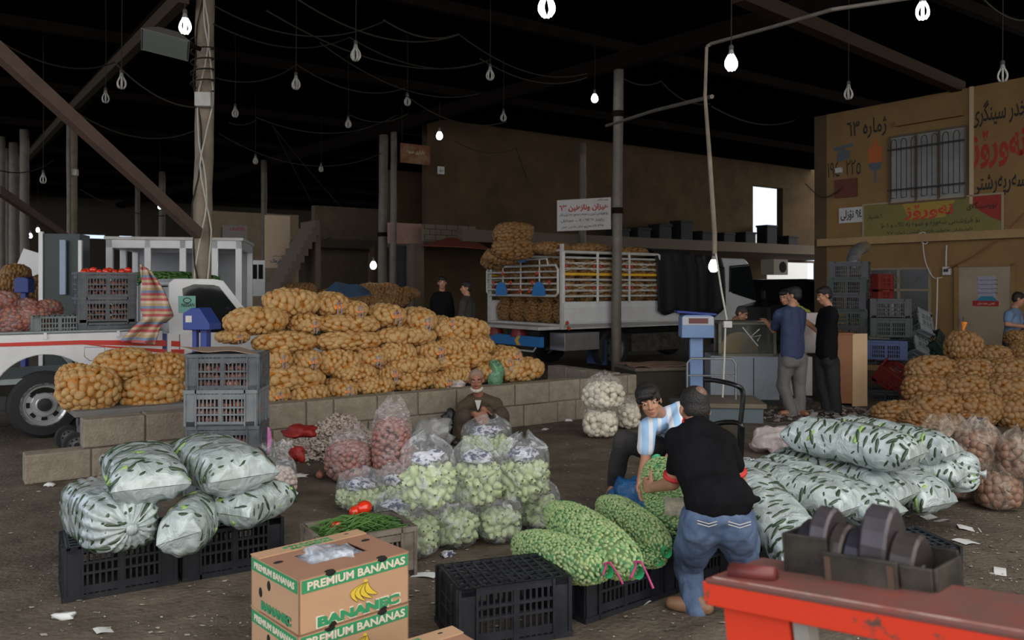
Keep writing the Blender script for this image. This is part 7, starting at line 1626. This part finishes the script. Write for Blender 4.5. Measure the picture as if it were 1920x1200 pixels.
tr_ = Body(); tr_.slab(J['pv'], J['pv']-Vector((0, 0, .06)), .18, .18, .10, .10, (1, 0, 0))
for s in 'lr': tr_.chain([J['h'+s], J['k'+s], J['a'+s]], [.11, .092, .085])
o = tr_.obj('baggy_trousers', mat('dark_brown_cloth', (.055, .038, .026), .9, c2=(.075, .053, .038), ns=5, bump=.3), t); bake(o, .012, 3); crumple_cloth(o, .014, 8, 2)
shoe(t, J['al'], (-.2, -1, 0), M_shoed, .25); shoe(t, J['ar'], (.2, -1, 0), M_shoed, .25)
# standing people, simpler
def stand(label, foot, j, fw, up, shirt, trs, hs='short', vox=.012, sleeve=.5, skin=M_skin, tw=.17, arms='lr', hd_s=1., extra=None, pants_r=1., face=True, hairm=None):
    t = thing('person', label, 'person', foot); J = rel(t, j); sd = J['sr']-J['sl']
    b = Body(); M = head(b, J['hd'], fw, up, hd_s); b.cap(J['nk'], J['hd']+Vector((0, 0, -.05)), .056, .050)
    b.slab(J['nk']-Vector((0, 0, .10)), J['pv'], tw*.7, tw*.7, .055, .07, sd)
    for s in arms: b.chain([J['s'+s], J['e'+s], J['w'+s]], [.048, .040, .027]); hand(b, J['w'+s], J['w'+s]-J['e'+s], (0, 0, -1), .4, 1.0, 1 if s == 'l' else -1)
    legs = 'kl' in J
    if legs:
        for s in 'lr': b.chain([J['h'+s], J['k'+s], J['a'+s]], [.085, .055, .042])
    bake(b.obj('body', skin, t), vox*.8, 2); hair(t, J['hd'], M, hd_s, hairm or M_hair, hs, .010)
    if face: eyes(t, J['hd'], M, hd_s)
    c = Body(); mid = J['nk'].lerp(J['pv'], .5)
    c.slab(J['nk']-Vector((0, 0, .09)), mid, tw, tw*.98, .085, .115, sd); c.slab(mid, J['pv'], tw*.98, tw*1.0, .115, .125, sd)
    for s in arms: c.chain([J['s'+s], J['s'+s].lerp(J['e'+s], sleeve) if sleeve <= 1 else J['e'+s]]+([J['e'+s].lerp(J['w'+s], sleeve-1)] if sleeve > 1 else []), [.072, .062]+([.05] if sleeve > 1 else []))
    c.chain([J['sl'], J['nk']-Vector((0, 0, .055)), J['sr']], [.068, .074, .068])
    o = c.obj('shirt', shirt, t); bake(o, vox, 3); crumple_cloth(o, .014, 7, 1)
    if legs:
        c = Body(); c.slab(J['pv']+Vector((0, 0, .02)), J['pv']-Vector((0, 0, .08)), tw*.95, tw*1.02, .10, .12, sd)
        for s in 'lr': c.chain([J['h'+s], J['k'+s], J['a'+s]-Vector((0, 0, .02))], [.115*pants_r, .088*pants_r, .075*pants_r])
        o = c.obj('trousers', trs, t); bake(o, vox, 3); crumple_cloth(o, .014, 8, 5)
    return t, J
Y4 = 10.2*K
t, J = stand('person in a navy t-shirt and grey trousers leaning on the glass case', G(1487, 782), dict(hd=P(1488, 554, Y4+.05), nk=P(1486, 573, Y4), sl=P(1461, 590, Y4), sr=P(1502, 588, Y4+.25), el=P(1451, 602+18, Y4+.2), wl=P(1436, 603, Y4+.5), er=P(1500, 640, Y4+.4), wr=P(1490, 625, Y4+.6), pv=P(1486, 665, Y4), hl=P(1476, 672, Y4), hr=P(1498, 672, Y4+.05), kl=P(1468, 722, Y4+.05), kr=P(1498, 722, Y4+.1), al=P(1486, 774, Y4-.05), ar=P(1500, 771, Y4)), (-.75, .65, -.1), (0, 0, 1), M_navy, M_gtrouser, 'short', sleeve=.75, tw=.20)
for q, d in ((J['al'], (-1, -.2, 0)), (J['ar'], (.2, -1, 0))): shoe(t, q, d, M_skind, .24, 'sandalled_foot')
t, J = stand('person in black shirt and black trousers standing right of the counter', G(1555, 776), dict(hd=P(1545, 554, Y4+.1), nk=P(1553, 573, Y4+.1), sl=P(1543, 592, Y4+.25), sr=P(1564, 592, Y4-.05), el=P(1535, 640-20, Y4+.3), wl=P(1512, 602, Y4+.45), er=P(1550, 632, Y4+.0), wr=P(1520, 612, Y4+.35), pv=P(1549, 668, Y4+.1), hl=P(1541, 676, Y4+.15), hr=P(1557, 676, Y4+.05), kl=P(1545, 722, Y4+.1), kr=P(1562, 722, Y4), al=P(1552, 768, Y4+.05), ar=P(1568, 766, Y4)), (-1, -.10, -.30), (0, 0, 1), M_tblack, mat('black_trousers', (.008, .007, .008), .85), 'short', sleeve=.8, tw=.20, pants_r=1.05)
for q in (J['al'], J['ar']): shoe(t, q, (-1, -.3, 0), M_shoed, .26)
stand('person in yellow patterned shirt mostly hidden between the two men at the counter', P(1500, 720, 12.2*K)*1, dict(hd=P(1472, 557, 11.5*K), nk=P(1492, 572, 11.5*K), sl=P(1490, 590, 11.3*K), sr=P(1512, 588, 11.6*K), el=P(1500, 615, 11.4*K), wl=P(1480, 612, 11.2*K), er=P(1522, 612, 11.6*K), wr=P(1500, 610, 11.4*K), pv=P(1505, 650, 11.6*K)), (-.7, -.7, -.3), (-.1, 0, 1), M_yshirt, M_trouser, 'short', tw=.15)
tq_ = stand('person with short dark hair bent over papers behind the glass case', P(1385, 700, 12.2*K)*1, dict(hd=P(1391, 588, 11.9*K), nk=P(1378, 600, 12.1*K), sl=P(1368, 618, 12.0*K), sr=P(1398, 618, 12.2*K), el=P(1372, 640, 11.9*K), wl=P(1385, 640, 11.7*K), er=P(1402, 640, 12*K), wr=P(1400, 640, 11.8*K), pv=P(1380, 668, 12.2*K)), (.75, -.55, -.45), (.25, -.1, 1), stripes('grey_striped_shirt', [(.05, .05, .05), (.25, .25, .25)], 25, 'Z'), M_trouser, 'crop', tw=.16, hairm=mat('dark_grey_hair', (.035, .032, .03), .8))
Y8 = 12.6*K
t, J = stand('person in a faded blue polo shirt behind the right potato pile', P(1900, 760, Y8)*1, dict(hd=P(1910, 561, Y8), nk=P(1902, 577, Y8+.05), sl=P(1892, 590, Y8-.12), sr=P(1908, 588, Y8+.25), el=P(1888, 608, Y8-.15), wl=P(1925, 613, Y8-.3), er=P(1915, 615, Y8+.2), wr=P(1930, 612, Y8), pv=P(1897, 632, Y8), hl=P(1893, 640, Y8-.05), hr=P(1902, 640, Y8+.1), kl=P(1895, 690, Y8), kr=P(1903, 690, Y8+.1), al=P(1893, 735, Y8), ar=P(1903, 735, Y8+.1)), (.85, -.45, -.35), (.1, 0, 1), M_polo, mat('dark_trousers', (.012, .013, .018), .85), 'crop', sleeve=.55, tw=.155)
Y9 = 14.0*K
stand('person in dark jacket facing the viewer behind the potato pile', P(830, 680, Y9)*1, dict(hd=P(829, 530, Y9), nk=P(829, 545, Y9+.03), sl=P(815, 560, Y9), sr=P(843, 560, Y9), el=P(811, 585, Y9), wl=P(812, 610, Y9-.05), er=P(847, 585, Y9), wr=P(846, 610, Y9), pv=P(829, 618, Y9), hl=P(823, 622, Y9), hr=P(835, 622, Y9), kl=P(823, 660, Y9), kr=P(836, 660, Y9), al=P(823, 695, Y9), ar=P(836, 695, Y9)), (.15, -1, -.1), (0, 0, 1), M_tblack, M_trouser, 'short', sleeve=1.8, tw=.19)
stand('person in grey jacket turned left behind the potato pile', P(872, 680, Y9-.3)*1, dict(hd=P(874, 540, Y9-.3), nk=P(876, 555, Y9-.3), sl=P(868, 568, Y9-.5), sr=P(884, 568, Y9-.1), el=P(864, 592, Y9-.5), wl=P(856, 612, Y9-.5), er=P(885, 592, Y9-.1), wr=P(880, 615, Y9-.1), pv=P(874, 622, Y9-.3), hl=P(870, 626, Y9-.35), hr=P(878, 626, Y9-.2), kl=P(870, 665, Y9-.3), kr=P(879, 665, Y9-.2), al=P(870, 700, Y9-.3), ar=P(879, 700, Y9-.2)), (-1, -.15, -.05), (0, 0, 1), mat('grey_jacket', (.045, .042, .04), .85), M_trouser, 'short', sleeve=1.8, tw=.17)
# drop feet of the half hidden people to the ground level of their own origin
for o in list(S.objects):
    if o.get('category') == 'person':
        dz = o.location.z; o.location.z = 0
        for c in o.children: c.location.z += dz
